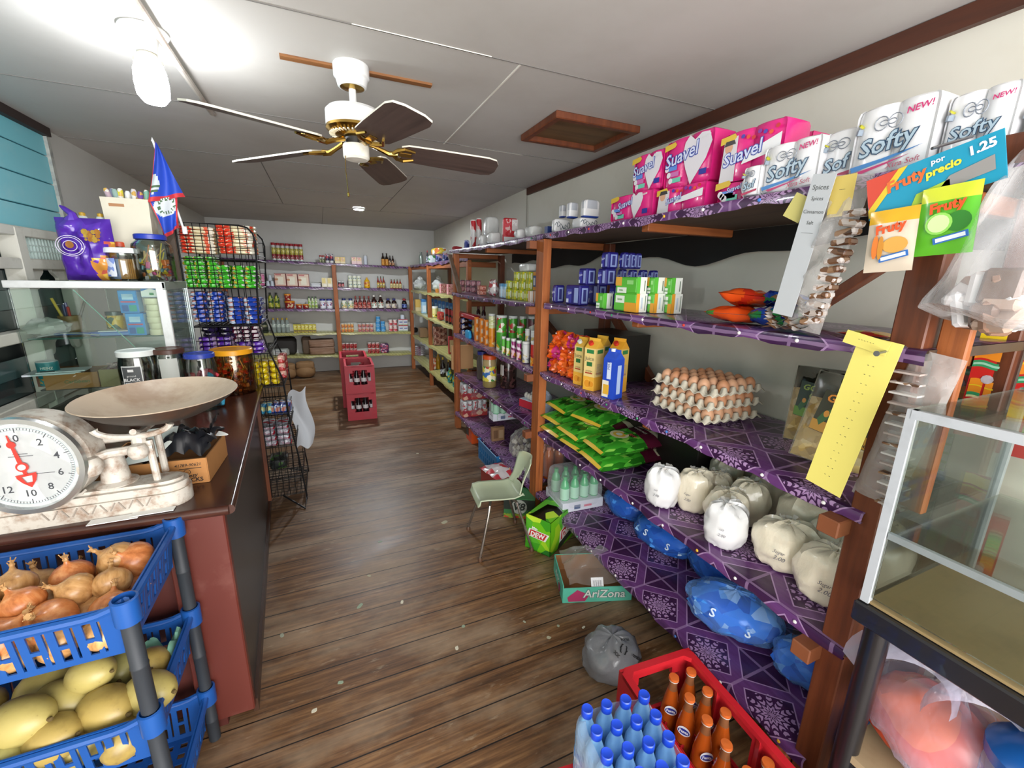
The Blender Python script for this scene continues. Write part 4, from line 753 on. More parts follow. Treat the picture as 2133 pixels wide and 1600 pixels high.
WHERE = ['by the front left corner of', 'near the left front edge of', 'left of the middle front of', 'on the crown of the heap in', 'in the middle of the front edge of', 'just behind the middle front onion in', 'by the right front part of', 'behind the right front onions in', 'near the right end of', 'high in the back right corner of', 'beside the topmost right onion in', 'in the front right corner of', 'behind the left onions in', 'towards the back right of', 'towards the back middle of']
for i, (x, y, z) in enumerate(spots):
    kk = rnd.random() < .4; jx, jy = rnd.uniform(-.006, .006), rnd.uniform(-.006, .006)
    lab = 'brown onion '+WHERE[i-nb]+' the top blue basket' if i >= nb else 'brown onion %s from the left, %s row under the heap, top basket' % (ORD[i % 6+1], ('front', 'second', 'third', 'rear')[i//6])
    onion(int(kk), (x+jx, y+jy, z), rnd.uniform(.92, 1.12), (rnd.uniform(-.9, .9), rnd.uniform(-.9, .9), rnd.uniform(0, 6)), lab)
def fruit_mat(n, a, b):
    t = NT('pale yellow fruit skin '+n); v = t.coord('Object'); f = t.noise(v, 14, 5, .65); s = t.noise(v, 55, 2)
    c = t.mix(t.ramp(f, [(.48, (0, 0, 0, 1)), (.75, (.7, .7, .7, 1))]), lin(a), lin(b)); c = t.mix(t.ramp(s, [(.72, (0, 0, 0, 1)), (.78, (.8, .8, .8, 1))]), c, lin('6d5a2c')); t.base(c); t.rough(.38); return t.m
FM = [fruit_mat('clear', '#ab9c5c', '#94834a'), fruit_mat('spotted', '#a68f4e', '#745f33'), fruit_mat('green', '#a29b60', '#7b7c48')]
def fruit(k, loc, s, rot, label):
    g = G(); pr = [(0, -.066), (.014, -.064), (.030, -.054), (.044, -.032), (.0495, -.006), (.048, .016), (.040, .038), (.026, .056), (.011, .065), (0, .067)]; g.lathe(pr, 22, FM[k]); o = g.build('yellow_fruit'); o.location = loc; o.rotation_euler = rot; o.scale = (s, s, s); tag(o, label, 'fruit', 'pale yellow fruit in the second basket')
    g = G(); g.lathe([(.003, .066), (.005, .072), (.004, .076), (0, .077)], 8, flat('#5b4a26', .8)); g.build('stem_scar', o)
fz = .495-.13+.045
FP = [(-.475, 1.14, .475, 80, 60, 'at the right end behind the front post of'), (-.555, 1.13, .47, 80, 50, 'long ripe one right of centre in'), (-.60, 1.20, .525, 75, 60, 'topmost with two dark nicks on'), (-.70, 1.13, .505, 78, 62, 'left of the topmost one in'), (-.64, 1.10, .462, 70, 60, 'in the middle of the front edge of'), (-.73, 1.085, .452, 74, 68, 'leaning on the front rim left of centre in'), (-.80, 1.12, .475, 70, 75, 'towards the left of'), (-.855, 1.09, .462, 82, 60, 'near the left front corner of'), (-.895, 1.15, .475, 80, 35, 'in the far left of'), (-.66, 1.19, .47, 84, 65, 'tucked under the topmost one in'), (-.50, 1.24, .47, 60, 20, 'standing against the right wall of'), (-.57, 1.28, .46, 80, 10, 'at the back right of'), (-.72, 1.27, .47, 80, -20, 'at the back middle of'), (-.83, 1.25, .47, 80, 30, 'at the back left of')]
for i, (x, y, z, a, b, wh) in enumerate(FP): fruit(i % 3 if i != 2 else 0, (x, y, z), 1.0+.12*math.sin(i*2.3), (R(a), 0, R(b)), 'pale yellow oval fruit '+wh+' the second basket')
for i in range(5): fruit(i % 3, (-.87+i*.09, 1.10+.02*(i % 2), fz), .95, (R(85), 0, R(70+i*20)), 'pale yellow fruit at the bottom, %s from the left in the second basket' % ORD[i+1])
g = G(); g.grid(14, 10, lambda u, v: (-.50+.10*(u-.5), 1.29+.10*(v-.5), .455+.03*nz((u*4, v*4, 1))+.03*math.sin(u*9)), flat('#7fb6a0', .25)); tagbuild(g, 'plastic_wrapper', 'crumpled green plastic wrapper behind the fruit in the second basket', 'wrapper')
# ================================================================ weighing scale
SW = wornmat('chipped white enamel', '#bdb7ad', '#7a583c', .4, 22, .9, lo=.47, bump=.05); SWC = flat('#e9e9e6', .3); ST = flat('#b9bcbc', .25, .9)
sc = thing('weighing_scale', 'old white enamel weighing scale with a round dial and a wide rusty pan', 'scale', (-.70, 1.485, .83))
g = G(); L = []
for k in range(13): a = -math.pi/2+k/12*math.pi; L.append((.235+.055*math.cos(a), .058*math.sin(a)))
out = L+[(-.30, .058), (-.30, -.058)]
g.ext(out, .0, .045, SW); g.ext([(x*.985, y*.86) for x, y in out], .045, .066, SW); g.ext([(x*.95, y*.65) for x, y in out], .066, .075, SW)
for k in range(12): g.box((-.02+k*.02, -.0592, .030), (.003, .002, .026), flat('#8d8379', .5), M=T() @ T(-.02+k*.02, 0, .03) @ RY(28 if k % 2 else -28) @ T(.02-k*.02, 0, -.03))
g.build('base_casting', sc, smooth=30)
DM = T(-.035, -.055, .178) @ RZ(-7)
g = G(); g.lathe([(0, 0), (.118, 0), (.128, .01), (.128, .075), (.11, .095), (0, .1)][::-1], 48, SW, M=DM @ RX(90) @ T(0, 0, -.1)); g.build('dial_housing', sc)
g = G(); g.lathe([(.116, 0), (.128, -.004), (.133, .004), (.130, .014), (.118, .014), (.114, .004), (.116, 0)], 48, ST, M=DM @ RX(90) @ T(0, 0, -.003)); g.build('dial_rim', sc)
g = G(); g.lathe([(0, .002), (.116, .002)], 48, flat('#e7eaea', .3), M=DM @ RX(90)); INK = flat('#3c3f44', .5)
for k in range(100):
    a = 90-k*3.6; l = .012 if k % 10 == 0 else (.008 if k % 5 == 0 else .005)
    g.box((.104-l/2, 0, .0025), (l, .0011 if k % 10 else .0018, .0006), INK, M=DM @ RX(90) @ RZ(a))
g.lathe([(.1045, .0027), (.1055, .0027)], 60, flat('#8ea3a8', .5), M=DM @ RX(90)); g.lathe([(.098, .0027), (.0986, .0027)], 60, flat('#8ea3a8', .5), M=DM @ RX(90))
for k, s_ in enumerate(('0', '2', '4', '6', '8', '10', '12', '14', '16', '18')):
    a = R(90-36*k); g.text(s_, .026, INK, DM @ RX(90) @ T(.076*math.cos(a), .076*math.sin(a), .0028), bold=.012)
for z, wd in ((.028, .05), (-.022, .06), (.034, .03)): g.box((-.0 if z > 0 else .03, z, .0027), (wd, .0012, .0005), INK, M=DM @ RX(90))
g.build('dial_face', sc)
g = G(); RED = flat('#c7332a', .35); NM = DM @ RX(90) @ T(0, 0, .006) @ RZ(9)
g.ext([(-.005, 0), (.005, 0), (.0032, .06), (.0012, .088), (-.0012, .088), (-.0032, .06)], 0, .0015, RED, NM); g.lathe([(.0, .0), (.013, 0), (.013, .002), (0, .002)], 18, RED, M=NM); g.lathe([(0, .002), (.008, .002), (.007, .005), (0, .005)], 14, SWC, M=NM); g.lathe([(.0, .0), (.009, 0), (.009, .002), (0, .002)], 16, RED, (0, .062, 0), NM)
for a, b in (((-.006, -.012), (-.021, -.022)), ((.006, -.012), (.021, -.022))): pass
for p in ([(-.004, -.01), (.004, -.01), (.004, -.022), (-.004, -.022)], [(-.022, -.02), (.022, -.02), (.02, -.026), (-.02, -.026)], [(-.022, -.026), (-.012, -.026), (-.004, -.052), (0, -.058), (-.014, -.042)], [(.012, -.026), (.022, -.026), (.014, -.042), (0, -.058), (.004, -.052)], [(-.009, -.044), (.009, -.044), (0, -.058), (0, -.058)][:3]): g.ext(p, 0, .0015, RED, NM)
g.build('needle', sc, smooth=0)
g = G(); g.lathe([(.0, 0), (.048, 0), (.05, .008), (.034, .016), (.03, .05), (.026, .085), (.03, .1), (0, .1)], 22, SW, (.115, .01, .07)); g.build('pillar', sc)
g = G(); g.tube([(.215, -.012, .07), (.212, -.012, .2)], .0095, SW, 10); g.tube([(.215, .06, .07), (.212, .06, .2)], .0095, SW, 10); g.build('guide_column', sc)
g = G()
g.tube([(.06, -.03, .155), (.12, -.02, .175), (.22, -.012, .178)], [.016, .013, .013], SW, 10); g.tube([(.03, .05, .17), (.1, .03, .20), (.2, .02, .205)], [.012, .011, .010], SW, 10)
for x, y, z, r in ((.085, -.045, .152, .03), (.19, -.03, .175, .024)): g.lathe([(0, -r), (r*.7, -r*.8), (r, -r*.3), (r, r*.3), (r*.7, r*.8), (0, r)], 14, SW, (x, y, z))
g.build('lever_arm', sc)
g = G()
pts = [(.185+.085*math.cos(a), -.02, .246-.03*math.sin(a)) for a in [math.pi*k/12 for k in range(13)]]
g.tube(pts, [.011]+[.0085]*11+[.011], SW, 8); g.tube([(.19, -.04, .236), (.19, .0, .220), (.19, .1, .214), (.19, .17, .220), (.19, .22, .236)], .0085, SW, 8); g.tube([(.19, -.01, .222), (.19, -.01, .19)], .018, SW, 10); g.build('pan_cradle', sc)
PANI = wornmat('rust stained pan enamel', '#b9a792', '#8a6b50', .42, 5, .7, lo=.42); PANO = wornmat('dark rusty pan outside', '#3a332d', '#6a3f24', .5, 6, .5, lo=.5)
g = G(); pr = [(0, -.072), (.06, -.071), (.11, -.058), (.155, -.035), (.185, -.012), (.197, 0), (.2, .002), (.198, .004), (.190, -.004), (.183, -.010), (.153, -.032), (.108, -.055), (.06, -.068), (0, -.069)]
g.lathe(pr, 48, [PANO]*6+[PANI]*7, (.225, .10, .305), None, 1.0, 1.18); g.build('pan', sc)
g = G(); g.tube([(-.03, -.052, .072), (.03, -.05, .074), (.055, -.04, .075), (.06, -.03, .08)], .004, SW, 6); g.build('stop_lever', sc)
g = G(); g.box((-.575, 1.408, .8315), (.11, .03, .002), flat('#e8e8e6', .6), M=T(0, 0, 0)); g.box((-.49, 1.415, .8325), (.10, .026, .002), flat('#e3e3e0', .6)); tagbuild(g, 'paper_slip', 'two thin white paper slips tucked under the scale on the counter edge', 'paper', smooth=0)
# ================================================================ snack carton
CARD = wornmat('brown corrugated card', '#a8743f', '#8a5c30', .75, 9, .3); CARDI = flat('#7b5430', .8); INKB = flat('#2a1c12', .6)
def open_carton(name, w, d, h, label, cat, loc, rot, m=CARD, mi=CARDI, th=.004, group=None, fronts=None, lowf=None):
    o = thing(name, label, cat, loc, rot, group)
    g = G(); hf = lowf or h
    g.box((0, 0, .003), (w, d, .006), mi); g.box((0, -d/2, hf/2), (w, th, hf), m); g.box((0, d/2, h/2), (w, th, h), m); g.box((-w/2, 0, h/2), (th, d, h), m); g.box((w/2, 0, h/2), (th, d, h), m)
    for y in (-d/2+th*.6,): g.box((0, y+.001, hf/2), (w-th*2, .001, hf-.004), mi)
    g.box((0, d/2-th*.6, h/2), (w-th*2, .001, h-.004), mi)
    for s in (-1, 1): g.box((s*(w/2-th*.6), 0, h/2), (.001, d-th*2, h-.004), mi)
    b = g.build('carton_body', o, smooth=0)
    if fronts: fronts(o, w, d, h)
    return o
def sn_front(o, w, d, h):
    g = G(); g.front('41789-90621', .0135, INKB, w/2-.05, h*.78, -d/2-.003, .2, 0, .01); g.box((w/2-.045, -d/2-.003, h*.64), (.06, .0005, .002), INKB); g.front('Cheesy', .018, INKB, w/2-.055, h*.34, -d/2-.003, .3, 3, .02); g.front('SNACKS', .019, INKB, w/2-.05, h*.16, -d/2-.003, 0, 0, .03)
    g.lathe([(.008, 0), (.0095, 0)], 20, INKB, M=T(w/2-.055, -d/2-.003, h*.5) @ RX(90)); g.front('uu', .01, INKB, w/2-.055, h*.5, -d/2-.003); g.build('box_lettering', o, smooth=0); g = G(); g.front('Nacho man.', .014, INKB, -w/2+.06, h*.3, -d/2-.003, 0, 0, .01); g.build('box_lettering', o, smooth=0)
open_carton('snack_carton', .29, .23, .085, 'low brown card box with black print behind the scale on the counter', 'box', (-.525, 1.70, .831), -3, fronts=sn_front)
g = G(); BK = flat('#14151a', .3)
def bagfn(u, v):
    x = (u-.5)*.20; y = (v-.5)*.17; h = .055+.05*math.sin(u*3.0)*math.sin(v*2.9)+.05*nz((u*3, v*3, 2))+.018*nz((u*9, v*9, 4)); return (x*(1+.3*nz((v*4, u, 1))), y, h+u*.02)
g.grid(26, 22, bagfn, BK); g.grid(10, 6, lambda u, v: (.05+u*.06, .02+v*.05-.03, .06+u*.10-v*.01+.02*nz((u*7, v*7, 3))), BK)
o = tagbuild(g, 'black_bag', 'crumpled black plastic bag stuffed in the snack carton on the counter', 'bag'); o.location = (-.475, 1.70, .865)
g = G(); g.add([(-.05, -.06, .04), (.05, -.07, .055), (.09, .05, .12), (-.02, .06, .115), (.095, -.02, .10), (.0, -.005, .085)], [(0, 1, 4, 5), (5, 4, 2, 3)], flat('#e4ebe6', .4)); o = tagbuild(g, 'white_paper', 'folded white sheet leaning in the snack carton beside the black bag', 'paper', smooth=0); o.location = (-.57, 1.66, .872); o.modifiers.new('thickness', 'SOLIDIFY').thickness = .0015
g = G(); g.ext([(0, -.013), (.012, -.012), (.032, -.004), (.036, 0), (.032, .004), (.012, .012), (0, .013)], 0, .0015, flat('#e8ece8', .4)); o = tagbuild(g, 'white_tag', 'small white pointed tag sticking out past the black bag', 'tag', smooth=0); o.location = (-.385, 1.76, .935); o.rotation_euler = (.3, .2, -.2)
# ================================================================ jars on the counter
CLR = glassy('clear plastic jar', 'e9edea', .14); CLRB = glassy('clear jar with amber tint', 'f0dcb8', .14)
def jar(name, label, loc, r, h, lidhex, lidh=.018, neck=.85, gm=None, cat='jar', sq=False, parts=None, group=None):
    o = thing(name, label, cat, loc, 0, group); g = G(); n = 8 if sq else 32; zz = h-lidh
    pr = [(r*.93, 0), (r, .012), (r, zz*.78), (r*.97, zz*.86), (r*neck, zz*.95), (r*neck, zz)]
    pr2 = [(a-.0025, b+.003) for a, b in pr[::-1]]
    g.lathe([(0, 0)]+pr+pr2+[(0, .003)], n, gm or CLR, ph=math.pi/8); g.build('jar_body', o, smooth=50 if not sq else 30)
    lr = r*neck+.006; g = G(); g.lathe([(0, zz-.004), (lr, zz-.004), (lr, h-.004), (lr-.004, h), (lr*.8, h), (lr*.78, h-.002), (0, h-.002)], 36, flat(lidhex, .35)); g.build('jar_lid', o)
    if parts: parts(o, r, h)
    return o
def bits(name, o, n, r, z0, z1, mats, shp='stick', seed=1, size=.03, kind_stuff=True):
    g = G(); rr = random.Random(seed)
    for k in range(n):
        a = rr.uniform(0, 6.28); q = r*math.sqrt(rr.random())*.86; z = rr.uniform(z0, z1); M = T(q*math.cos(a), q*math.sin(a), z) @ RZ(rr.uniform(0, 360)) @ RX(rr.uniform(-70, 70)); m = rr.choice(mats)
        if shp == 'stick': g.box((0, 0, 0), (.004, .004, size*rr.uniform(.7, 1.3)), m, M=M)
        elif shp == 'candy': g.lathe([(size*.35, -size*.62), (.002, -size*.35), (size*.3, -size*.2), (size*.33, 0), (size*.3, size*.2), (.002, size*.35), (size*.35, size*.62)], 7, m, M=M)
        else: g.box((0, 0, 0), (size*rr.uniform(.5, 1), size*.35, size*rr.uniform(.6, 1.2)), m, size*.1, M=M)
    p = g.build(name, o, smooth=30); p['kind'] = 'stuff'; return p
def lab_pepper(o, r, h):
    g = G(); GY = flat('#55585a', .5)
    def fn(u, v): a = R(-125+u*60); return ((r+.001)*math.cos(a), (r+.001)*math.sin(a), .145+v*.105)
    g.grid(10, 1, fn, flat('#dfe2e0', .5)); g.grid(10, 1, lambda u, v: [c*1.004 if i < 2 else c for i, c in enumerate(fn(.05+u*.9, .04+v*.92))], GY); M = T((r+.003)*math.cos(R(-95)), (r+.003)*math.sin(R(-95)), .195) @ RZ(-5) @ RX(90)
    g.text('BLACK', .02, flat('#e8e8e6', .5), M @ T(0, -.008, .001), bold=.02); g.text('PEPPER', .017, flat('#e8e8e6', .5), M @ T(0, -.027, .001), bold=.02); g.text('ground', .012, flat('#e8e8e6', .5), M @ T(0, .010, .001)); g.box((0, .035, .001), (.022, .012, .0005), flat('#e8e8e6', .5), M=M); g.build('jar_label', o)
jar('glass_jar', 'clear jar with white lid and grey black pepper label on the counter', (-.812, 2.5, .831), .074, .315, '#e6ece8', .022, .9, parts=lab_pepper)
def lab_white(o, r, h):
    g = G(); g.grid(10, 1, lambda u, v: ((r+.001)*math.cos(R(-110+u*62)), (r+.001)*math.sin(R(-110+u*62)), .12+v*.15), flat('#b9bcb6', .5)); g.build('jar_label', o); bits('jar_contents', o, 30, r, .012, .04, [flat('#5f8f9c', .4), flat('#8ba5ad', .4)], 'chunk', 3, .02)
jar('glass_jar', 'clear jar with a brown lid and plain pale label on the counter', (-.70, 2.53, .831), .066, .312, '#4a2c22', .018, .9, parts=lab_white)
def cont_blue(o, r, h): bits('jar_contents', o, 40, r, .02, .19, [flat('#c23a48', .4), flat('#3d9cc0', .4), flat('#d9d3c4', .4), flat('#b83040', .4), flat('#e58fa0', .4)], 'chunk', 5, .05)
jar('glass_jar', 'clear jar with blue lid holding red and blue sweets on the counter', (-.575, 2.52, .831), .065, .285, '#2b3f9e', .018, .9, parts=cont_blue)
def cont_orange(o, r, h):
    bits('tamarind_sweets', o, 170, r, .01, .10, [flat('#6b3a1e', .3), flat('#8e5225', .35), flat('#b9763f', .35), flat('#4a2a1a', .4)], 'chunk', 6, .028); bits('wrapped_lollies', o, 60, r, .09, .2, [flat('#c8372a', .3), flat('#a7391f', .3), flat('#3f7f43', .3), flat('#d8c79a', .5), flat('#d17b34', .35)], 'chunk', 7, .026); bits('lolly_sticks', o, 26, r*.9, .07, .2, [flat('#eadfbe', .6)], 'stick', 8, .06)
jar('plastic_tub', 'big clear tub of wrapped sweets with an orange yellow lid on the counter', (-.492, 2.83, .831), .105, .255, '#e8a01e', .024, .94, gm=CLRB, cat='tub', parts=cont_orange)
# ================================================================ left glass showcase
GLS = glassy('showcase glass', 'f3f9f6', .08); GED = flat('#7fb5a5', .1); ALU = flat('#b9bfc0', .3, .8)
cs = thing('glass_showcase', 'glass display showcase with white frame standing at the back of the counter', 'showcase', (0, 0, 0))
X0, X1, Y0, Y1, ZB, ZS = -1.262, -.69, 2.62, 3.0, .831, 1.452
WF = wornmat('white painted frame', '#d6d9d8', '#a5a7a2', .4, 12, .4)
g = G(); g.box(((X0+X1)/2, Y0+.012, ZS-.016), (X1-X0, .024, .032), WF, .003); g.build('top_rail', cs, smooth=0)
g = G(); g.box((X1-.02, Y0+.012, (ZB+ZS)/2), (.04, .022, ZS-ZB-.03), WF, .003); g.build('front_post', cs, smooth=0)
g = G(); g.box((X1-.005, (Y0+Y1)/2, ZS-.02), (.012, Y1-Y0, .035), flat('#8d9390', .5)); g.box((X1-.005, Y1, (ZB+ZS)/2), (.014, .014, ZS-ZB), ALU); g.build('side_rail', cs, smooth=0)
for nm, c, d in (('top_glass', ((X0+X1)/2, (Y0+Y1)/2, ZS-.003), (X1-X0, Y1-Y0-.01, .004)), ('front_glass', ((X0+X1)/2-.01, Y0+.006, (ZB+ZS)/2-.01), (X1-X0-.05, .004, ZS-ZB-.05)), ('side_glass', (X1-.003, (Y0+Y1)/2, (ZB+ZS)/2-.01), (.004, Y1-Y0-.03, ZS-ZB-.05)), ('back_glass', ((X0+X1)/2+.1, Y1-.01, (ZB+ZS)/2), ((X1-X0)*.6, .004, ZS-ZB-.05))):
    g = G(); g.box(c, d, GLS); g.build(nm, cs, smooth=0)
g = G(); g.add([(-1.035, Y0+.012, ZS-.04), (-.78, Y0+.012, .99), (-1.0, Y0+.012, .85), (-1.26, Y0+.012, .85), (-1.26, Y0+.012, ZS-.04)], [(0, 1, 2, 3, 4)], GLS); g.tube([(-1.035, Y0+.012, ZS-.04), (-.74, Y0+.012, .97)], .0022, GED, 5); g.build('sliding_glass', cs, smooth=0)
for z, m in ((1.188, GLS), (.945, GLS)):
    g = G(); g.box(((X0+X1)/2-.01, (Y0+Y1)/2+.02, z), (X1-X0-.05, Y1-Y0-.07, .006), m); b = g.build('glass_shelf', cs, smooth=0)
    g = G(); g.box(((X0+X1)/2-.01, Y0+.051, z), (X1-X0-.05, .003, .0075), flat('#3d5f58', .2) if z > 1 else flat('#2b2f2c', .4)); g.build('shelf_edge', b, smooth=0)
g = G(); g.box(((X0+X1)/2-.01, (Y0+Y1)/2, ZB+.006), (X1-X0-.03, Y1-Y0-.02, .01), flat('#4a4640', .6)); g.build('floor_panel', cs, smooth=0)
def one(name, g, label, cat, loc=(0, 0, 0), rot=0, group=None, smooth=35):
    o = g.build(name, None, loc, rot, smooth); return tag(o, label, cat, group)
def med(w, d, h):
    g = G(); g.box((0, 0, h/2), (w, d, h), F('#2f86c8'), .002)
    for x0, x1, z0, z1, c in ((.05, .95, .72, .97, '#3d97d4'), (.2, .8, .6, .85, '#a9cfe6'), (.1, .9, .47, .53, '#c0485a'), (.12, .45, .08, .36, '#1f5f9f'), (.5, .9, .08, .36, '#2a9a8a')): g.add([((x-.5)*w, -d/2-.0008, z*h) for x, z in ((x0, z0), (x1, z0), (x1, z1), (x0, z1))], [(0, 1, 2, 3)], F(c))
    g.box((w*.505, 0, h/2), (.0005, d*.9, h*.9), F('#8fb8d4')); return g
for k in range(2): one('medicine_box', med(.075, .05, .108), '%s of two blue medicine boxes stacked inside the glass showcase' % ('lower', 'upper')[k], 'box', (-.845-.012*k, 2.70, 1.192+.109*k), -6)
g = G(); g.box((0, 0, .037), (.078, .05, .07), F('#2a7fc4'), .002); g.add([(-.038, -.0262, .004), (.038, -.0262, .004), (.038, -.0262, .03), (.0, -.0262, .045), (-.038, -.0262, .03)], [(0, 1, 2, 3, 4)], F('#dfe6e2')); g.box((.004, -.026, .018), (.018, .001, .012), F('#3a8a5a'))
one('medicine_box', g, 'blue and white box on the cream tubs at the showcase top', 'box', (-.765, 2.70, 1.375), -4)
for k in range(6):
    g = G(); g.lathe([(0, 0), (.034, 0), (.036, .003), (.036, .0265), (.033, .0295), (0, .0295)], 24, F('#d6d2b4')); one('cream_tub', g, 'round cream coloured tub in the showcase stack, %s from the bottom' % ORD[k+1], 'tub', (-.765+.003*math.sin(k*2), 2.69, 1.192+.0302*k), 0, 'cream tubs stacked in the showcase')
place_mus = bottle('jar', P('mus', ['#c9a83a', '#b8962c', '#3a5a4a', '#d5c070'], 40), '#2f4a4a', capname='lid')(.075, .075, .11)
o = thing('mustard_jar', 'squat jar with yellow label standing on the upper showcase shelf', 'jar', (-.965, 2.80, 1.192))
for n_, g in place_mus: g.build(n_, o)
o = thing('pill_bottle', 'small white bottle right of the yellow jar in the showcase', 'bottle', (-.895, 2.86, 1.192))
for n_, g in bottle('jar', '#b9bcb8', '#d5d8d6', '#cfd2cf', (.2, .6))(.04, .04, .10): g.build(n_, o)
g = G(); g.box((0, 0, .010), (.19, .08, .02), F('#2455a4'), .003); g.box((0, -.0405, .01), (.12, .001, .012), F('#5f8cc8')); g.box((.02, .01, .022), (.17, .09, .004), F('#d5d9dc'))
one('flat_carton', g, 'flat blue carton with white paper on it inside the showcase', 'carton', (-.935, 2.72, 1.192))
g = G(); g.grid(14, 6, lambda u, v: ((u-.5)*.22, (v-.5)*.1, .006+.012*math.sin(u*3.1)+.004*math.sin(v*5)), F('#cfd4d8')); g.box((.01, -.01, .016), (.13, .05, .008), F('#2450a0'), .003)
one('book', g, 'blue and white booklet lying on the upper showcase shelf', 'booklet', (-1.10, 2.70, 1.191), 3)
g = G(); blob(g, .16, .14, .085, film('thin bag', '#c9c8c4', .55), seed=5, amp=.25, fr=3, crease=.05); one('plastic_bag', g, 'crumpled clear plastic bag at the left inside the showcase', 'bag', (-1.20, 2.74, 1.192))
o = thing('pen_cup', 'brown cup of pens and markers behind the showcase plastic bag', 'cup', (-1.17, 2.88, 1.192))
g = G(); g.lathe([(0, 0), (.036, 0), (.044, .085), (.04, .085), (.034, .004), (0, .004)], 18, F('#8a6f45')); g.build('cup_body', o)
for k, (c, a, b) in enumerate((('#b03028', .01, 0), ('#2a3060', -.03, .1), ('#6a5a8a', .02, -.12), ('#3a3028', .03, .2), ('#c8a83a', -.02, -.2))): g = G(); g.tube([(a*.4, 0, .01), (a+b*.2, .01*k-.02, .13+.01*k)], .006, F(c), 8); g.build('pen', o)
def beans(w, d, h): return can([(.1, '#2a8a94'), (.3, P('beans', ['#d98a2a', '#e0b060', '#2a8a94'], 60)), (.97, '#1f7f8a')])(w, d, h)
o = thing('bean_tin', 'turquoise tin of beans on the lower showcase shelf', 'tin', (-1.215, 2.70, .966))
for n_, g in beans(.08, .08, .115):
    for st, z, s_ in (('HEINZ', .085, .016), ('BEANZ', .062, .02)): g.front(st, s_, F('#dfe3e0'), .012, z, -.0405, 0, 0, .02)
    g.box((.012, -.0398, .062), (.052, .002, .022), F('#17222a')); g.build(n_, o)
g = G(); g.box((0, 0, .004), (.2, .13, .008), F('#cfd6dd')); g.box((.03, -.01, .012), (.17, .1, .005), F('#d9dee4')); one('paper_pile', g, 'small pile of white papers on a brown carton in the showcase', 'paper', (-1.19, 2.71, 1.02), 6, smooth=0)
def lowc(o, w, d, h): g = G(); g.front('QUALITY' if w < .13 else 'Caribbean', h*.3, F('#4f6a3a' if w > .13 else '#3a2418'), w*.1, h*.45, -d/2-.003, .2, 0, .02); g.build('box_lettering', o, smooth=0)
open_carton('display_carton', .19, .17, .075, 'open light brown carton on the lower showcase shelf', 'carton', (-1.125, 2.74, .949), 2, fronts=lowc)
open_carton('display_carton', .10, .15, .07, 'reddish brown carton at the left end of the lower showcase shelf', 'carton', (-1.235, 2.82, .949), 0, m=flat('#6f4532', .8), fronts=lowc)
cc = open_carton('display_carton', .155, .18, .085, 'olive brown carton of small maroon sachets in the showcase', 'carton', (-.94, 2.74, .949), 2, m=flat('#8f8254', .8))
bits('sachets', cc, 26, .07, .07, .098, [flat('#6a2a3a', .3), flat('#8a5a6a', .3), flat('#b9a0a0', .4)], 'box', 4, .035)
# ---- things on top of the showcase
ZTOP = 1.4535
PB = printed('purple sweet bag', [('#4f2a9a', 8), '#5a34a8', '#45228a'], 14, .18); PBO = printed('purple sweet bag pattern', ['#c9883a', '#d9b04a', '#a83a5a', '#6a3ab0', '#c05a4a'], 30, .2)
o = thing('sweet_bag', 'big shiny purple bag of sweets standing on the showcase', 'bag', (-1.0, 2.77, ZTOP), -8)
g = G(); pillow(g, .215, .285, .13, PB, T(0, 0, .1425), 5, .28, 22, 22, .05, lambda u, v: PBO if (u > .62 and v < .62 and u+.3*math.sin(v*9) > .7) else PB); g.build('bag_body', o)
g = G(); g.tube([(-.04, 0, .275), (-.03, -.01, .30), (-.06, -.005, .325), (-.075, 0, .335)], [.03, .016, .01, .004], PB, 8); g.build('bag_twist', o)
g = G()
for r_ in (.052, .043, .025): g.lathe([(r_, 0), (r_+.003, 0)], 24, F('#d0c4dc'), M=T(-.03, -.072, .155) @ RX(90) @ SC(1, .85, 1))
g.lathe([(0, .001), (.016, .001)], 14, F('#c98a4a'), M=T(-.03, -.073, .16) @ RX(90)); [g.lathe([(0, 0), (.006+.004*(q % 3), 0)], 7, F(('#d9b24a', '#c98a3a')[q % 2]), M=T(.035+.016*(q % 4), -.072, .185+.017*(q//4)) @ RX(90)) for q in range(12)]; g.build('bag_print', o)
def straws(o, r, h):
    g = G()
    for k in range(20): a = R(-150+k*9); g.box((r*.8*math.cos(a), r*.8*math.sin(a), h*.36), (.009, .006, h*.6), F('#b07a2c' if k > 6 else '#7f8fb8'), M=T())
    g.build('wafer_sticks', o)
    g = G(); g.grid(8, 1, lambda u, v: ((r+.001)*math.cos(R(-150+u*50)), (r+.001)*math.sin(R(-150+u*50)), .02+v*h*.55), printed('tub label', ['#7a8fc8', '#c4cce0', '#4a6ab0', '#d5d8e0'], 40)); g.build('tub_label', o)
jar('plastic_tub', 'short clear tub with white lid holding brown wafer sticks', (-.875, 2.76, ZTOP), .066, .155, '#dfe3e6', .02, .97, cat='tub', parts=straws)
jar('plastic_tub', 'dark tub with orange lid behind the purple bag', (-.93, 2.92, ZTOP), .05, .19, '#d8502a', .02, .9, gm=flat('#5c554c', .2), cat='tub')
def toys(o, r, h): bits('lollipops', o, 60, r*.9, .01, .10, [flat('#c94a8a', .3), flat('#d9c03a', .3), flat('#c9c4c4', .3), flat('#d97a3a', .3), flat('#5a8a9a', .3)], 'chunk', 12, .028); bits('candy_sticks', o, 12, r*.75, .07, .14, [flat('#e0b87a', .4), flat('#d9803a', .4), flat('#d9c85a', .4)], 'stick', 13, .11)
jar('sweet_jar', 'large clear jar with blue lid and colourful lollipops on the showcase', (-.758, 2.78, ZTOP), .083, .225, '#2337a0', .02, .72, parts=toys)
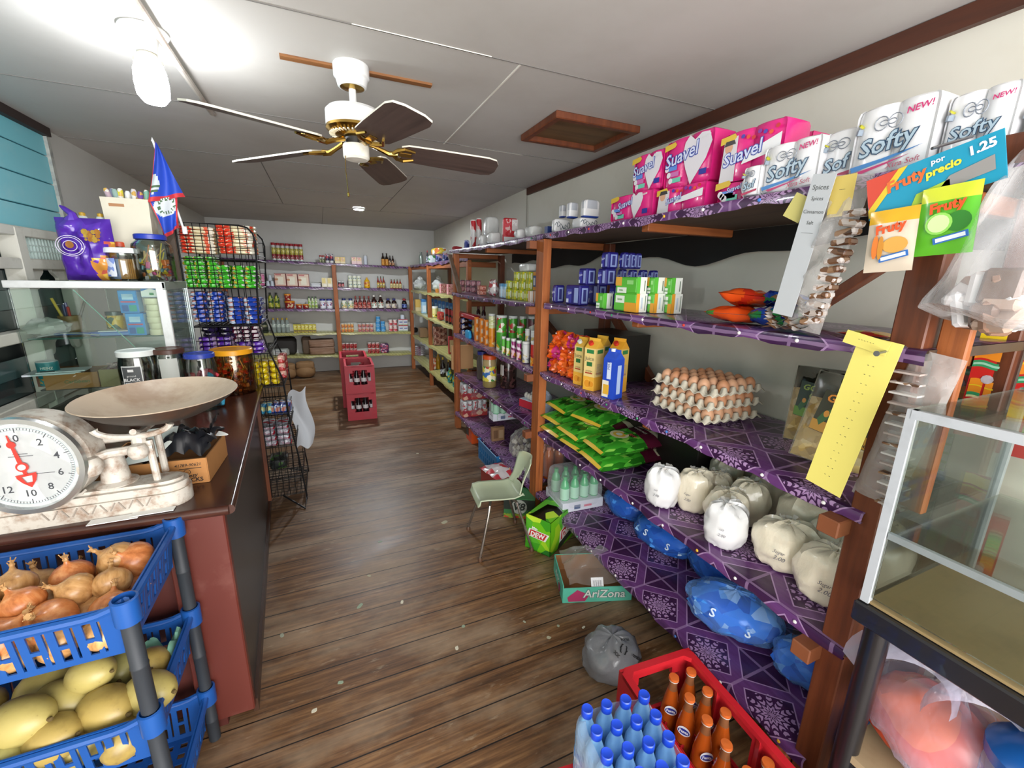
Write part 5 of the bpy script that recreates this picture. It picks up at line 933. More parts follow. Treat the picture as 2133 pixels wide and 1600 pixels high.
for k in range(2):
    o = thing('soap_bottle', '%s green bottle with a white and yellow cap behind the purple bag' % ('left', 'right')[k], 'bottle', (-1.062+.07*k, 2.95, ZTOP), 0, 'green bottles behind the purple bag')
    g = G(); g.lathe([(0, 0), (.03, 0), (.033, .01), (.033, .19), (.022, .225), (.015, .235), (0, .235)], 18, flat('#2d8f3e', .15)); g.build('bottle_body', o)
    g = G(); g.lathe([(0, .233), (.017, .233), (.026, .265), (.026, .285), (.016, .31), (0, .31)], 16, F('#dfe2e0')); g.build('bottle_cap', o); g = G(); g.lathe([(0, .308), (.012, .308), (.013, .325), (0, .33)], 12, F('#d8a82e')); g.build('cap_top', o)
o = thing('tall_bin', 'tall cream coloured card bin with rolled goods sticking out of its top', 'bin', (-.862, 2.93, ZTOP), 0)
g = G(); CB = wornmat('cream card', '#d3ccb8', '#b7ad96', .7, 5, .3, lo=.5); a0, a1, b0, b1, hh = .08, .096, .045, .052, .40
vs = [(-a0, -b0, 0), (a0, -b0, 0), (a0, b0, 0), (-a0, b0, 0), (-a1, -b1, hh), (a1, -b1, hh), (a1, b1, hh), (-a1, b1, hh)]
g.add(vs, [(3, 2, 1, 0), (0, 1, 5, 4), (1, 2, 6, 5), (2, 3, 7, 6), (3, 0, 4, 7)], CB); g.box((0, 0, hh-.02), (a1*1.9, b1*1.9, .002), F('#8f866f')); g.box((-.035, -b1-.0008, .365), (.06, .001, .014), F('#a9764e'), M=T() ); g.build('bin_body', o, smooth=0)
for k, (c, x, t) in enumerate((('#b9a0a8', -.08, -14), ('#7a7f96', -.06, -10), ('#8fa8a0', -.045, -6), ('#d0c43a', -.025, 4), ('#d8dadb', .0, 6), ('#c9c4c8', .03, 2), ('#6f4a9a', .055, 0), ('#7fae9a', .078, 5))):
    g = G(); g.lathe([(0, -.2), (.011, -.2), (.0125, 0), (.008, .012), (0, .014)], 12, printed('roll %d' % k, [(c, 3), '#d9d6cc', '#c9a050'], 60), M=T(x, .01*math.sin(k*2), hh+.035+.008*math.sin(k*3)) @ RX(math.sin(k*5)*6) @ RY(t)); g.build('rolled_sleeve', o)
g = G(); g.box((0, 0, .175), (.05, .012, .35), wornmat('grey brown board', '#57493f', '#3a302a', .7, 8, .4)); o = one('board_offcut', g, 'narrow grey brown board standing between the big jar and the flag', 'board', (-.725, 2.97, ZTOP), -6, smooth=0)
# ---- flag
FB = flat('#2448b8', .6); FR = flat('#c4323a', .6); FWH = flat('#c9d0d4', .6); FGR = flat('#4d6a4a', .7)
fl = thing('flag_on_stick', 'small blue flag with red borders on a white stick above the wire rack', 'flag', (-.643, 2.93, 1.70))
g = G(); g.tube([(0, 0, 0), (-.070, -.02, .44)], .0055, F('#e3e5e6'), 10); g.lathe([(0, -.0), (.012, 0), (.012, .035), (0, .04)], 12, F('#e3e5e6')); g.lathe([(.007, 0), (.006, .006), (0, .022)], 10, F('#e8e9ea'), (-.071, -.02, .435)); g.build('flag_stick', fl)
def flagsheet(P0, P1, P2, P3, rip):
    """cloth between four corners, rippled"""
    def fn(u, v):
        a = [P0[i]+(P1[i]-P0[i])*u for i in range(3)]; b = [P3[i]+(P2[i]-P3[i])*u for i in range(3)]; c = [a[i]+(b[i]-a[i])*v for i in range(3)]
        c[1] += rip*math.sin(u*9+v*4)*(.3+v); return c
    return fn
def fm(u, v, cu, cv, ru, rv):
    if u < .06 or u > .93 or v > .93: return FR
    d = ((u-cu)/ru)**2+((v-cv)/rv)**2
    return FWH if d < 1 and not (.25 < d < .55 and int(math.atan2(v-cv, u-cu)*5) % 2) else (FGR if d < 1 else FB)
g = G(); g.grid(26, 26, flagsheet((-.058, -.03, .435), (-.052, -.03, .425), (.028, -.02, .185), (-.12, -.06, .14), .012), FB, matfn=lambda u, v: FR if (v > .93 or u < .05) else (FWH if ((u-.12)/.22)**2+((v-.7)/.17)**2 < 1 and int(v*40) % 3 else (FGR if ((u-.12)/.22)**2+((v-.7)/.17)**2 < 1 else FB))); g.build('flag_cloth', fl)
g = G(); g.grid(22, 22, flagsheet((-.12, -.055, .145), (-.005, -.02, .19), (-.02, -.02, .03), (-.075, -.05, -.03), .012), FB, matfn=lambda u, v: fm(u, v, .55, .22, .5, .3)); g.build('flag_fold', fl)
# ================================================================ wire rack
WB = flat('#1b1c1e', .4, .3); wr = thing('wire_rack', 'tall black wire snack rack with seven stepped baskets beside the counter end', 'rack', (0, 0, 0))
PR = [(1.765, -.40), (1.755, -.36), (1.725, -.335), (1.68, -.325), (1.575, -.331), (1.41, -.347), (1.2, -.36), (1.02, -.318), (.85, -.265), (.54, -.25), (.3, -.222), (.03, -.2)]
def xf(z):
    for (a, xa), (b, xb) in zip(PR, PR[1:]):
        if b <= z <= a: return xa+(xb-xa)*(a-z)/(a-b)
    return PR[-1][1] if z < .03 else PR[0][1]
XK = -.70; LV = [1.575, 1.412, 1.192, 1.02, .805, .625, .545, .40, .17]
for nm, y in (('side_grid', 3.0), ('side_grid', 3.46)):
    g = G(); g.tube([(XK, y, .02), (XK, y, 1.765)]+[(x, y, z) for z, x in PR]+[(-.2, y, 0)], .0055, WB, 6)
    x = XK+.042
    while x < -.205:
        zt = 1.765
        if x > -.36: zt = next((z/100 for z in range(176, 0, -1) if xf(z/100) > x), .1) if x > -.325 else (1.73 if x < -.335 else 1.70)
        if x > -.37 and x < -.325: g.tube([(x, y, 1.02), (x, y, .05)], .002, WB, 4); g.tube([(x, y, zt), (x, y, 1.45)], .002, WB, 4)
        else: g.tube([(x, y, zt), (x, y, .05)], .002, WB, 4)
        x += .036
    for z in LV+[1.70, 1.64, 1.50, 1.30, 1.11, .71, .48, .30, .05]: g.tube([(XK, y, z), (xf(z), y, z)], .0032 if z in LV else .002, WB, 5)
    g.build(nm, wr)
for z in LV+[.045]:
    g = G(); xx = xf(z)
    for k in range(10): g.tube([(XK, 3.0+.046*(k+.5), z), (xx, 3.0+.046*(k+.5), z)], .002, WB, 4)
    for k in range(14): xk = XK+(xx-XK)*k/13; g.tube([(xk, 3.0, z), (xk, 3.46, z)], .0018, WB, 4)
    g.tube([(xx, 3.0, z), (xx, 3.46, z)], .004, WB, 5); g.tube([(xx, 3.0, z+.03), (xx+.004, 3.23, z+.03), (xx, 3.46, z+.03)], .003, WB, 5); g.build('wire_shelf', wr)
for y, dy in ((3.0, -.15), (3.46, -.1)):
    g = G(); g.tube([(-.2, y, .02), (-.205, 3.0+dy if y < 3.1 else y, .006), (-.34, y, .05)], .006, WB, 6); g.build('rack_foot', wr)
g = G()
def wsheet(u, v): return (-.262+.02*math.sin(v*6)+u*.12*(1-.25*(v-.4)**2), 3.30+.1*u+.02*math.sin(u*5+v*4), .245+v*.44+.02*math.sin(u*7))
g.grid(14, 16, wsheet, flat('#c3c9d0', .5)); o = one('white_sheet', g, 'white plastic sheet hanging on the aisle side of the wire rack', 'sheet')
# sty, x, y, z, turn, w, d, h, label, category, group
ITEMS = [
('spray',0,0.056,0.058,0.237,'red and yellow spray can on the top back shelf','can',7,1,[-0.564,7.129,1.689,-0.506,7.129,1.687,-0.448,7.129,1.686,-0.39,7.129,1.685,-0.332,7.129,1.683,-0.275,7.129,1.682,-0.217,7.129,1.681]),
('redjar',0,0.035,0.037,0.101,'small red lidded jar on the top back shelf','jar',2,1,[0.037,7.118,1.675,0.074,7.118,1.674]),
('bluetin',0,0.055,0.058,0.13,'dark blue and red tin on the top back shelf','tin',2,1,[0.128,7.129,1.673,0.186,7.129,1.672]),
('ybox',0,0.069,0.06,0.091,'small yellow box above the middle back post','box',2,1,[0.266,7.13,1.67,0.338,7.13,1.668]),
('pinkbox',0,0.071,0.06,0.101,'small pink and white box on the top back shelf','box',2,1,[0.499,7.13,1.665,0.573,7.13,1.663]),
('wtin',0,0.056,0.059,0.14,'slim white tin on the top back shelf','tin',1,1,[0.666,7.129,1.661]),
('beer',0,0.054,0.056,0.189,'dark bottle with orange label on the top back shelf','bottle',2,1,[0.926,7.128,1.655,0.982,7.128,1.654]),
('beer2',0,0.042,0.044,0.156,'short dark bottle beside the orange labelled ones','bottle',2,1,[1.032,7.122,1.653,1.076,7.122,1.652]),
('pinkpk',0,0.095,0.05,0.172,'bright pink packet at the left of the second back shelf','packet',1,1,[-0.763,7.125,1.334]),
('cup',0,0.052,0.054,0.072,'upturned pale cup on second back shelf','cup',2,1,[-0.681,7.127,1.333,-0.627,7.127,1.332]),
('cup',0,0.058,0.06,0.077,'pale cup stacked on top of two others on back shelf','cup',1,1,[-0.647,7.13,1.405]),
('lampbox',0,0.145,0.07,0.179,'cream and red picture box on second back shelf','box',3,1,[-0.517,7.135,1.33,-0.366,7.135,1.328,-0.215,7.135,1.326]),
('wflat',0,0.137,0.12,0.026,'flat white folded packet on second back shelf','packet',1,2,[-0.059,7.16,1.324,-0.059,7.16,1.351]),
('cream2',0,0.073,0.08,0.134,'cream and yellow box beside the middle back post','box',2,1,[0.062,7.14,1.323,0.138,7.14,1.322]),
('pill',0,0.045,0.047,0.09,'small dark bottle with white cap on second back shelf','bottle',2,1,[0.268,7.124,1.32,0.315,7.124,1.319]),
('milk',0,0.062,0.064,0.091,'white and green milk tin on second back shelf','tin',3,2,[0.425,7.132,1.318,0.49,7.132,1.317,0.554,7.132,1.316,0.425,7.132,1.409,0.49,7.132,1.408,0.554,7.132,1.407]),
('mustard',0,0.09,0.094,0.157,'yellow squeeze mustard bottle on second back shelf','bottle',1,1,[0.67,7.147,1.314]),
('pepper',0,0.04,0.042,0.181,'red pepper sauce bottle right of the mustard','bottle',3,1,[0.833,7.121,1.312,0.875,7.121,1.312,0.917,7.121,1.311]),
('pepper2',0,0.044,0.046,0.144,'short sauce bottle with cream label on second back shelf','bottle',4,1,[1.035,7.123,1.31,1.081,7.123,1.309,1.127,7.123,1.308,1.173,7.123,1.308]),
('oil',0,0.076,0.079,0.225,'dark green oil bottle on third back shelf','bottle',2,1,[-0.672,7.14,1.013,-0.593,7.14,1.012]),
('tub',0,0.141,0.147,0.107,'large red tub with orange lid on third back shelf','tub',1,1,[-0.433,7.174,1.01]),
('tub',0,0.09,0.093,0.103,'red tub stacked on a larger tub on third back shelf','tub',1,1,[-0.45,7.147,1.117]),
('tub',0,0.087,0.09,0.063,'small red tub with orange lid on third back shelf','tub',2,1,[-0.313,7.145,1.008,-0.222,7.145,1.007]),
('greenb',0,0.044,0.046,0.173,'slim green and white bottle on third back shelf','bottle',3,1,[-0.169,7.183,1.007,-0.123,7.183,1.006,-0.077,7.183,1.005]),
('mayo',0,0.09,0.093,0.144,'white mayonnaise jar with blue lid on third back shelf','jar',2,1,[0.013,7.147,1.004,0.106,7.147,1.003]),
('mayo2',0,0.093,0.097,0.153,'white bottle with dark blue cap on third back shelf','bottle',2,1,[0.314,7.148,1.001,0.41,7.148,0.999]),
('ketch',0,0.062,0.065,0.192,'dark red ketchup bottle on third back shelf','bottle',4,1,[0.484,7.132,0.998,0.548,7.132,0.998,0.613,7.132,0.997,0.678,7.132,0.996]),
('bbq',0,0.097,0.101,0.21,'large dark sauce bottle with white label on third back shelf','bottle',2,1,[0.76,7.15,0.995,0.861,7.15,0.994]),
('syrup',0,0.088,0.092,0.161,'dark bottle with blue cap and white label on third shelf','bottle',2,1,[0.975,7.146,0.992,1.066,7.146,0.991]),
('soy',0,0.087,0.09,0.159,'dark bottle with red cap at the end of third shelf','bottle',1,1,[1.227,7.145,0.989]),
('demij',0,0.128,0.134,0.207,'big dark glass bottle behind the wire rack','bottle',1,1,[-0.806,7.167,0.664]),
('water',0,0.057,0.059,0.214,'clear bottle with yellow cap on fourth back shelf','bottle',4,1,[-0.669,7.13,0.661,-0.61,7.13,0.66,-0.551,7.13,0.659,-0.492,7.13,0.658]),
('yspice',0,0.049,0.05,0.121,'small yellow spice box on fourth back shelf','box',6,1,[-0.389,7.125,0.656,-0.338,7.125,0.655,-0.286,7.125,0.654,-0.235,7.125,0.653,-0.183,7.125,0.652,-0.132,7.125,0.651]),
('bfood',0,0.044,0.046,0.066,'small orange lidded food jar on fourth back shelf','jar',4,2,[0.269,7.123,0.643,0.315,7.123,0.643,0.362,7.123,0.642,0.408,7.123,0.641,0.269,7.123,0.709,0.315,7.123,0.708,0.362,7.123,0.708,0.408,7.123,0.707]),
('bfood2',0,0.057,0.06,0.065,'small jar with white lid on fourth back shelf','jar',4,2,[0.517,7.13,0.639,0.577,7.13,0.638,0.636,7.13,0.637,0.696,7.13,0.635,0.517,7.13,0.704,0.577,7.13,0.703,0.636,7.13,0.702,0.696,7.13,0.7]),
('btin',0,0.078,0.082,0.085,'light blue tin on fourth back shelf, bottom row','tin',2,1,[0.796,7.141,0.634,0.877,7.141,0.632]),
('btin',0,0.071,0.074,0.078,'light blue tin on fourth back shelf, middle row','tin',2,1,[0.797,7.137,0.719,0.871,7.137,0.719]),
('btin',0,0.067,0.07,0.075,'single light blue tin crowning the blue stack','tin',1,1,[0.803,7.135,0.798]),
('rwtin',0,0.067,0.07,0.095,'red and white tin on fourth back shelf','tin',2,2,[0.994,7.135,0.63,1.065,7.135,0.628,0.994,7.135,0.724,1.065,7.135,0.723]),
('wcart',0,0.072,0.07,0.1,'white box with red edge on fourth back shelf','box',2,2,[1.149,7.135,0.627,1.224,7.135,0.625,1.149,7.135,0.726,1.224,7.135,0.725]),
('wtin',0,0.066,0.069,0.07,'white pot on top of the white boxes, fourth back shelf','pot',1,1,[1.189,7.135,0.826]),
('dbag',0,0.296,0.2,0.261,'large dark paper sack on the lowest back shelf','sack',1,1,[-0.551,7.25,0.316]),
('egcart',0,0.236,0.12,0.104,'grey egg carton with printed label on lowest back shelf','carton',1,1,[-0.62,7.14,0.318]),
('bbag',0,0.131,0.15,0.264,'brown paper sack beside the bag bundles','sack',1,1,[-0.26,7.225,0.31]),
('bundle',0,0.358,0.2,0.115,'bundle of flat brown paper bags on lowest back shelf','bundle',1,2,[-0.052,7.2,0.305,-0.052,7.2,0.42]),
('rjar',0,0.055,0.057,0.086,'small red jar with white lid left on lowest shelf','jar',4,2,[0.259,7.128,0.297,0.316,7.128,0.296,0.373,7.128,0.295,0.43,7.128,0.293,0.259,7.128,0.384,0.316,7.128,0.383,0.373,7.128,0.381,0.43,7.128,0.38]),
('rjar',0,0.059,0.062,0.086,'small red jar in the group beside the purple pack','jar',3,2,[0.648,7.131,0.288,0.71,7.131,0.287,0.772,7.131,0.285,0.648,7.131,0.374,0.71,7.131,0.373,0.772,7.131,0.371]),
('ppack',0,0.131,0.08,0.153,'purple and pink packet on the lowest back shelf','packet',1,1,[0.878,7.14,0.283]),
('steel',-90,0.064,0.065,0.171,'slim steel flask in the far right corner shelf top','flask',1,1,[1.393,6.538,1.678]),
('soapb',-90,0.045,0.046,0.168,'dark bottle on the far right top shelf','bottle',1,1,[1.383,6.079,1.68]),
('wpk',-90,0.039,0.093,0.094,'white and green packet on the far right top shelf','packet',1,1,[1.407,5.915,1.682]),
('bpk',-90,0.039,0.079,0.083,'blue and white packet on the far right top shelf','packet',2,1,[1.401,5.513,1.685,1.398,5.158,1.685]),
('ypk',-90,0.364,0.14,0.084,'yellow and white packet lying on top of others, far right','packet',1,1,[1.43,5.626,1.773]),
('wbag',-90,0.189,0.193,0.198,'bulging white plastic bag on the upper green shelf','bag',1,1,[1.457,6.964,1.296]),
('wbag',-90,0.223,0.16,0.206,'knotted white plastic bag behind the pink boxes','bag',1,1,[1.574,6.257,1.299]),
('pbox',-90,0.076,0.07,0.058,'pink printed box on the upper green shelf','box',2,2,[1.395,5.328,1.303,1.395,4.988,1.303,1.395,5.328,1.361,1.395,4.988,1.361]),
('obox',-90,0.039,0.034,0.05,'little orange box on the upper green shelf','box',1,1,[1.377,5.553,1.301]),
('ybox',-90,0.092,0.08,0.177,'yellow and white carton on the second green shelf','carton',1,1,[1.4,6.932,0.97]),
('bwbox',-90,0.075,0.07,0.209,'light blue carton on the second green shelf','carton',1,1,[1.395,6.468,0.968]),
('tetra',-90,0.039,0.042,0.222,'white and blue milk carton on the second green shelf','carton',6,1,[1.483,6.32,0.964,1.482,6.086,0.964,1.481,5.867,0.964,1.481,5.661,0.964,1.48,5.468,0.964,1.479,5.286,0.964]),
('ytin',-90,0.106,0.109,0.146,'yellow tin on the second green shelf','tin',1,1,[1.414,5.87,0.964]),
('rpk',-90,0.154,0.06,0.104,'red packet at the front of second green shelf','packet',1,1,[1.39,5.451,0.962]),
('rdark',-90,0.039,0.03,0.179,'black and red carton on the second green shelf','carton',3,1,[1.376,5.103,0.959,1.375,4.95,0.959,1.375,4.805,0.959]),
('dkpk',-90,0.064,0.1,0.085,'dark packet heap on the third green shelf','packet',1,1,[1.41,7.308,0.574]),
('cbox',-90,0.129,0.12,0.145,'small brown carton on the third green shelf','carton',1,1,[1.42,6.68,0.581]),
('brick',-90,0.039,0.182,0.084,'shrink wrapped brown tray on the third green shelf','tray',1,3,[1.451,5.735,0.591,1.451,5.735,0.675,1.451,5.735,0.759]),
('rbox',-90,0.039,0.097,0.21,'red and cream box beside the brown trays','box',1,1,[1.409,4.985,0.597]),
('wpack',-90,0.369,0.16,0.031,'white printed packet in the pile on lowest green shelf','packet',1,5,[1.44,7.178,0.226,1.44,7.178,0.257,1.44,7.178,0.288,1.44,7.178,0.318,1.44,7.178,0.349]),
('rwpk',-90,0.039,0.052,0.171,'red and white packet on the lowest green shelf','packet',1,1,[1.386,5.862,0.224]),
('yoil',-90,0.066,0.067,0.241,'tall yellow oil bottle on the lowest green shelf','bottle',1,1,[1.454,5.896,0.224]),
('dsauce',-90,0.073,0.075,0.258,'dark bottle with yellow cap on the lowest green shelf','bottle',1,1,[1.397,5.415,0.223]),
('dsauce',-90,0.054,0.055,0.253,'second dark bottle behind the teal ones, lowest green shelf','bottle',1,1,[1.427,5.252,0.223]),
('teal',-90,0.059,0.061,0.184,'green and teal bottle on the lowest green shelf','bottle',2,1,[1.391,5.058,0.222,1.39,4.831,0.222]),
('redwrap',-90,0.039,0.095,0.036,'red and white crumpled packet at the far shelf end','packet',1,1,[1.237,4.16,1.751]),
('bluepk',-90,0.039,0.046,0.08,'blue and white packet on the far top shelf','packet',1,1,[1.263,3.935,1.751]),
('towelr',-90,0.05,0.051,0.246,'tall red and white kitchen towel roll, farthest on shelf','towel roll',1,1,[1.296,3.843,1.751]),
('towelw',-90,0.11,0.12,0.242,'big plain white wrapped towel roll on the top shelf','towel roll',1,1,[1.36,3.569,1.751]),
('towelr',-90,0.05,0.051,0.256,'red and white kitchen towel roll beside the big white one','towel roll',1,1,[1.335,3.8,1.751]),
('tpw',-90,0.058,0.059,0.083,'small white wrapped roll below the tall towel rolls','roll',1,1,[1.24,3.436,1.751]),
('tpw',-90,0.104,0.1,0.088,'white wrapped double roll in front of the towel rolls','roll',1,1,[1.253,3.221,1.751]),
('redtp',-90,0.039,0.116,0.176,'tall red and white printed paper pack on the top shelf','paper pack',1,1,[1.318,3.062,1.751]),
('softy1',-90,0.066,0.068,0.062,'small white roll with grey print beside red pack','roll',1,1,[1.234,2.7,1.751]),
('tpw',-90,0.094,0.096,0.071,'plain white double roll pack on the top shelf','roll',1,1,[1.268,2.567,1.751]),
('bluebit',-90,0.039,0.03,0.043,'small blue packet between the white roll packs','packet',1,1,[1.235,2.311,1.751]),
('softyb',-90,0.039,0.099,0.069,'white pack with grey swirls, bottom left of blue banded stack','paper pack',1,1,[1.249,2.192,1.751]),
('softyb',-90,0.084,0.1,0.048,'white pack with grey swirls, bottom right of blue banded stack','paper pack',1,1,[1.25,1.954,1.751]),
('softyc',-90,0.039,0.03,0.065,'white and blue roll, upper left of the stack','roll',1,1,[1.275,2.223,1.834]),
('softyc',-90,0.039,0.057,0.077,'white and blue roll pack, upper middle of the stack','paper pack',1,1,[1.248,2.074,1.812]),
('softyc',-90,0.039,0.093,0.085,'white and blue roll pack, upper right of the stack','paper pack',1,1,[1.267,1.936,1.799]),
('pkbox',-90,0.039,0.039,0.058,'pink and black box at the far end of second shelf','box',4,2,[1.321,4.269,1.358,1.32,4.095,1.358,1.319,3.934,1.358,1.318,3.783,1.358,1.321,4.269,1.416,1.32,4.095,1.416,1.319,3.934,1.416,1.318,3.783,1.416]),
('rbox2',-90,0.067,0.06,0.039,'small red and white box on the second shelf','box',1,2,[1.25,3.488,1.358,1.25,3.488,1.397]),
('cbag',-90,0.098,0.1,0.131,'clear bag of red printed sachets on the second shelf','bag',1,1,[1.27,3.272,1.358]),
('lbpk',-90,0.039,0.03,0.103,'light blue and white packet beside the lime boxes','packet',2,1,[1.235,2.999,1.358,1.235,2.928,1.358]),
('lime',-90,0.039,0.03,0.067,'lime green box in the lowest row on second shelf','box',4,1,[1.225,2.846,1.358,1.225,2.741,1.358,1.225,2.642,1.358,1.225,2.549,1.358]),
('orw',-90,0.039,0.049,0.067,'orange and white striped box by the middle post','box',1,1,[1.215,2.447,1.358]),
('lime',-90,0.039,0.032,0.06,'lime green box in the middle row on second shelf','box',4,1,[1.247,2.895,1.424,1.246,2.777,1.424,1.245,2.666,1.424,1.245,2.562,1.424]),
('lime',-90,0.039,0.03,0.058,'lime green box in the top row on second shelf','box',3,1,[1.245,2.757,1.485,1.245,2.655,1.485,1.245,2.559,1.485]),
('bobox',-90,0.039,0.03,0.092,'blue and orange box beside the lime boxes','box',1,2,[1.265,2.5,1.358,1.265,2.5,1.45]),
('wwrap',-90,0.144,0.08,0.054,'white pack resting on top of the lime boxes','pack',1,1,[1.28,2.668,1.543]),
('cookie',-90,0.662,0.07,0.044,'red biscuit packet laid on dark packs on third shelf','packet',1,1,[1.235,3.878,1.133]),
('dkcook',-90,0.245,0.1,0.055,'dark brown biscuit packet in pile on third shelf','packet',1,3,[1.25,3.989,0.963,1.25,3.989,1.018,1.25,3.989,1.073]),
('bpouch',-90,0.141,0.03,0.078,'small bright blue pouch before the dark biscuit packs','pouch',1,1,[1.185,3.669,0.963]),
('orbox',-90,0.039,0.03,0.07,'small orange box in the stack on third shelf','box',3,3,[1.205,3.5,0.963,1.205,3.376,0.963,1.205,3.259,0.963,1.205,3.5,1.033,1.205,3.376,1.033,1.205,3.259,1.033,1.205,3.5,1.102,1.205,3.376,1.102,1.205,3.259,1.102]),
('ocan',-90,0.057,0.059,0.265,'tall orange crisp tube on the third shelf','tube',1,1,[1.219,3.161,0.963]),
('gcan',-90,0.082,0.083,0.267,'tall green crisp tube nearest the orange tube','tube',1,1,[1.232,2.994,0.963]),
('gcan',-90,0.071,0.073,0.265,'tall green crisp tube behind the short tubes','tube',1,1,[1.306,2.949,0.963]),
('gcan',-90,0.056,0.057,0.265,'tall green crisp tube right in the back row','tube',1,1,[1.369,2.907,0.963]),
('dcan',-90,0.064,0.065,0.278,'tall dark crisp tube in the back row beside the post','tube',1,1,[1.373,2.762,0.963]),
('dbot',-90,0.054,0.055,0.261,'dark bottle with pale label at the back of third shelf','bottle',2,1,[1.528,4.373,0.963,1.527,4.204,0.963]),
('gshort',-90,0.046,0.047,0.083,'short green crisp tube sitting on another in middle row','tube',1,1,[1.274,2.751,1.09]),
('gshort',-90,0.031,0.032,0.127,'short green tub in the front row on third shelf','tube',2,1,[1.191,2.85,0.963,1.191,2.766,0.963]),
('pshort',-90,0.036,0.036,0.134,'short purple and white tub in the front row','tube',2,1,[1.193,2.677,0.963,1.193,2.587,0.963]),
('wshort',-90,0.049,0.05,0.139,'short white tub in the front row on third shelf','tube',1,1,[1.2,2.492,0.963]),
('rshort',-90,0.038,0.039,0.161,'short red tub in front row beside the middle post','tube',1,1,[1.194,2.371,0.963]),
('wshort',-90,0.036,0.037,0.08,'short white tub stacked behind the front row','tube',2,1,[1.239,2.553,1.097,1.238,2.466,1.097]),
('cboard',-90,0.039,0.221,0.241,'plain brown cardboard box on shelf beside the far post','box',1,1,[1.261,4.103,0.596]),
('cjar',-90,0.113,0.115,0.256,'clear jar with blue lid behind the orange lidded jar','jar',1,1,[1.307,3.622,0.596]),
('ojar',-90,0.119,0.122,0.277,'jar of sweets with orange lid and colourful label','jar',1,1,[1.261,3.323,0.596]),
('djar',-90,0.142,0.144,0.292,'big dark jar with a small white label on shelf','jar',1,1,[1.402,3.245,0.596]),
('tray',-90,0.125,0.25,0.172,'shrink wrapped red tray of white tins on lower shelf','tray',1,2,[1.285,3.825,0.185,1.285,3.825,0.357]),
('gpack',-90,0.104,0.25,0.219,'white tray of green bottles wrapped in plastic, farther one','tray',1,1,[1.325,3.122,0.365]),
('brbox',-90,0.039,0.108,0.118,'brown printed box under the farther tray of green bottles','box',1,1,[1.254,3.108,0.185]),
('padbox',-90,0.039,0.056,0.096,'purple pack by the middle post, front row','pack',1,1,[1.218,2.13,1.372]),
('padbox',-90,0.136,0.06,0.1,'wide purple pack in front row on second shelf','pack',1,1,[1.22,1.938,1.372]),
('padbox',-90,0.094,0.06,0.111,'purple pack first along the back row behind green packs','pack',1,1,[1.33,1.919,1.372]),
('padbox',-90,0.086,0.06,0.109,'purple pack second along the back row behind green packs','pack',1,1,[1.39,1.817,1.372]),
('padbox',-90,0.08,0.06,0.107,'purple pack third along the back row behind green packs','pack',1,1,[1.45,1.725,1.372]),
('padbox',-90,0.073,0.06,0.081,'purple pack in middle layer, left one','pack',1,1,[1.25,1.899,1.474]),
('padbox',-90,0.068,0.06,0.075,'purple pack in middle layer, right one with clear front','pack',1,1,[1.25,1.734,1.477]),
('padbox',-90,0.039,0.03,0.074,'purple pack spine first right of the middle layer','pack',1,1,[1.345,1.742,1.478]),
('padbox',-90,0.039,0.03,0.07,'purple pack spine second right of the middle layer','pack',1,1,[1.365,1.69,1.479]),
('padbox',-90,0.039,0.03,0.068,'purple pack spine third right of the middle layer','pack',1,1,[1.385,1.641,1.48]),
('padbox',-90,0.039,0.03,0.065,'purple pack spine fourth right of the middle layer','pack',1,1,[1.405,1.594,1.481]),
('padbox',-90,0.057,0.06,0.074,'purple pack on the top of the purple stack','pack',1,1,[1.27,1.746,1.553]),
('padbox',-90,0.039,0.03,0.074,'purple pack spine first right of the topmost pack','pack',1,1,[1.325,1.71,1.553]),
('padbox',-90,0.039,0.03,0.072,'purple pack spine second right of the topmost pack','pack',1,1,[1.345,1.688,1.553]),
('padbox',-90,0.039,0.03,0.069,'purple pack spine third right of the topmost pack','pack',1,1,[1.365,1.667,1.553]),
('gpad',-90,0.061,0.05,0.069,'small green pack at the left of the green stack','pack',1,1,[1.205,1.68,1.372]),
('gpad2',-90,0.15,0.055,0.076,'green and orange pack, lower left of the green stack','pack',1,1,[1.208,1.5,1.372]),
('gpad2',-90,0.043,0.055,0.078,'green and orange pack, lower middle of the green stack','pack',1,1,[1.268,1.408,1.372]),
('gpad2',-90,0.04,0.055,0.078,'green and orange pack, lower right of the green stack','pack',1,1,[1.318,1.363,1.372]),
('gpad',-90,0.139,0.05,0.066,'large green pack, upper left of the green stack','pack',1,1,[1.205,1.498,1.448]),
('gpad',-90,0.043,0.055,0.064,'large green pack, upper middle of the green stack','pack',1,1,[1.268,1.417,1.45]),
('gpad',-90,0.039,0.055,0.063,'large green pack, upper right of the green stack','pack',1,1,[1.318,1.372,1.45]),
('kcream',0,0.172,0.16,0.019,'cream and red snack packet in left stack on rack top','packet',1,8,[-0.62,3.11,1.604,-0.62,3.11,1.623,-0.62,3.11,1.641,-0.62,3.11,1.659,-0.62,3.11,1.678,-0.62,3.11,1.696,-0.62,3.11,1.714,-0.62,3.11,1.733]),
('kcream',0,0.202,0.16,0.021,'cream and red snack packet in right stack on rack top','packet',1,8,[-0.428,3.11,1.609,-0.428,3.11,1.629,-0.428,3.11,1.649,-0.428,3.11,1.67,-0.428,3.11,1.69,-0.428,3.11,1.71,-0.428,3.11,1.73,-0.428,3.11,1.75]),
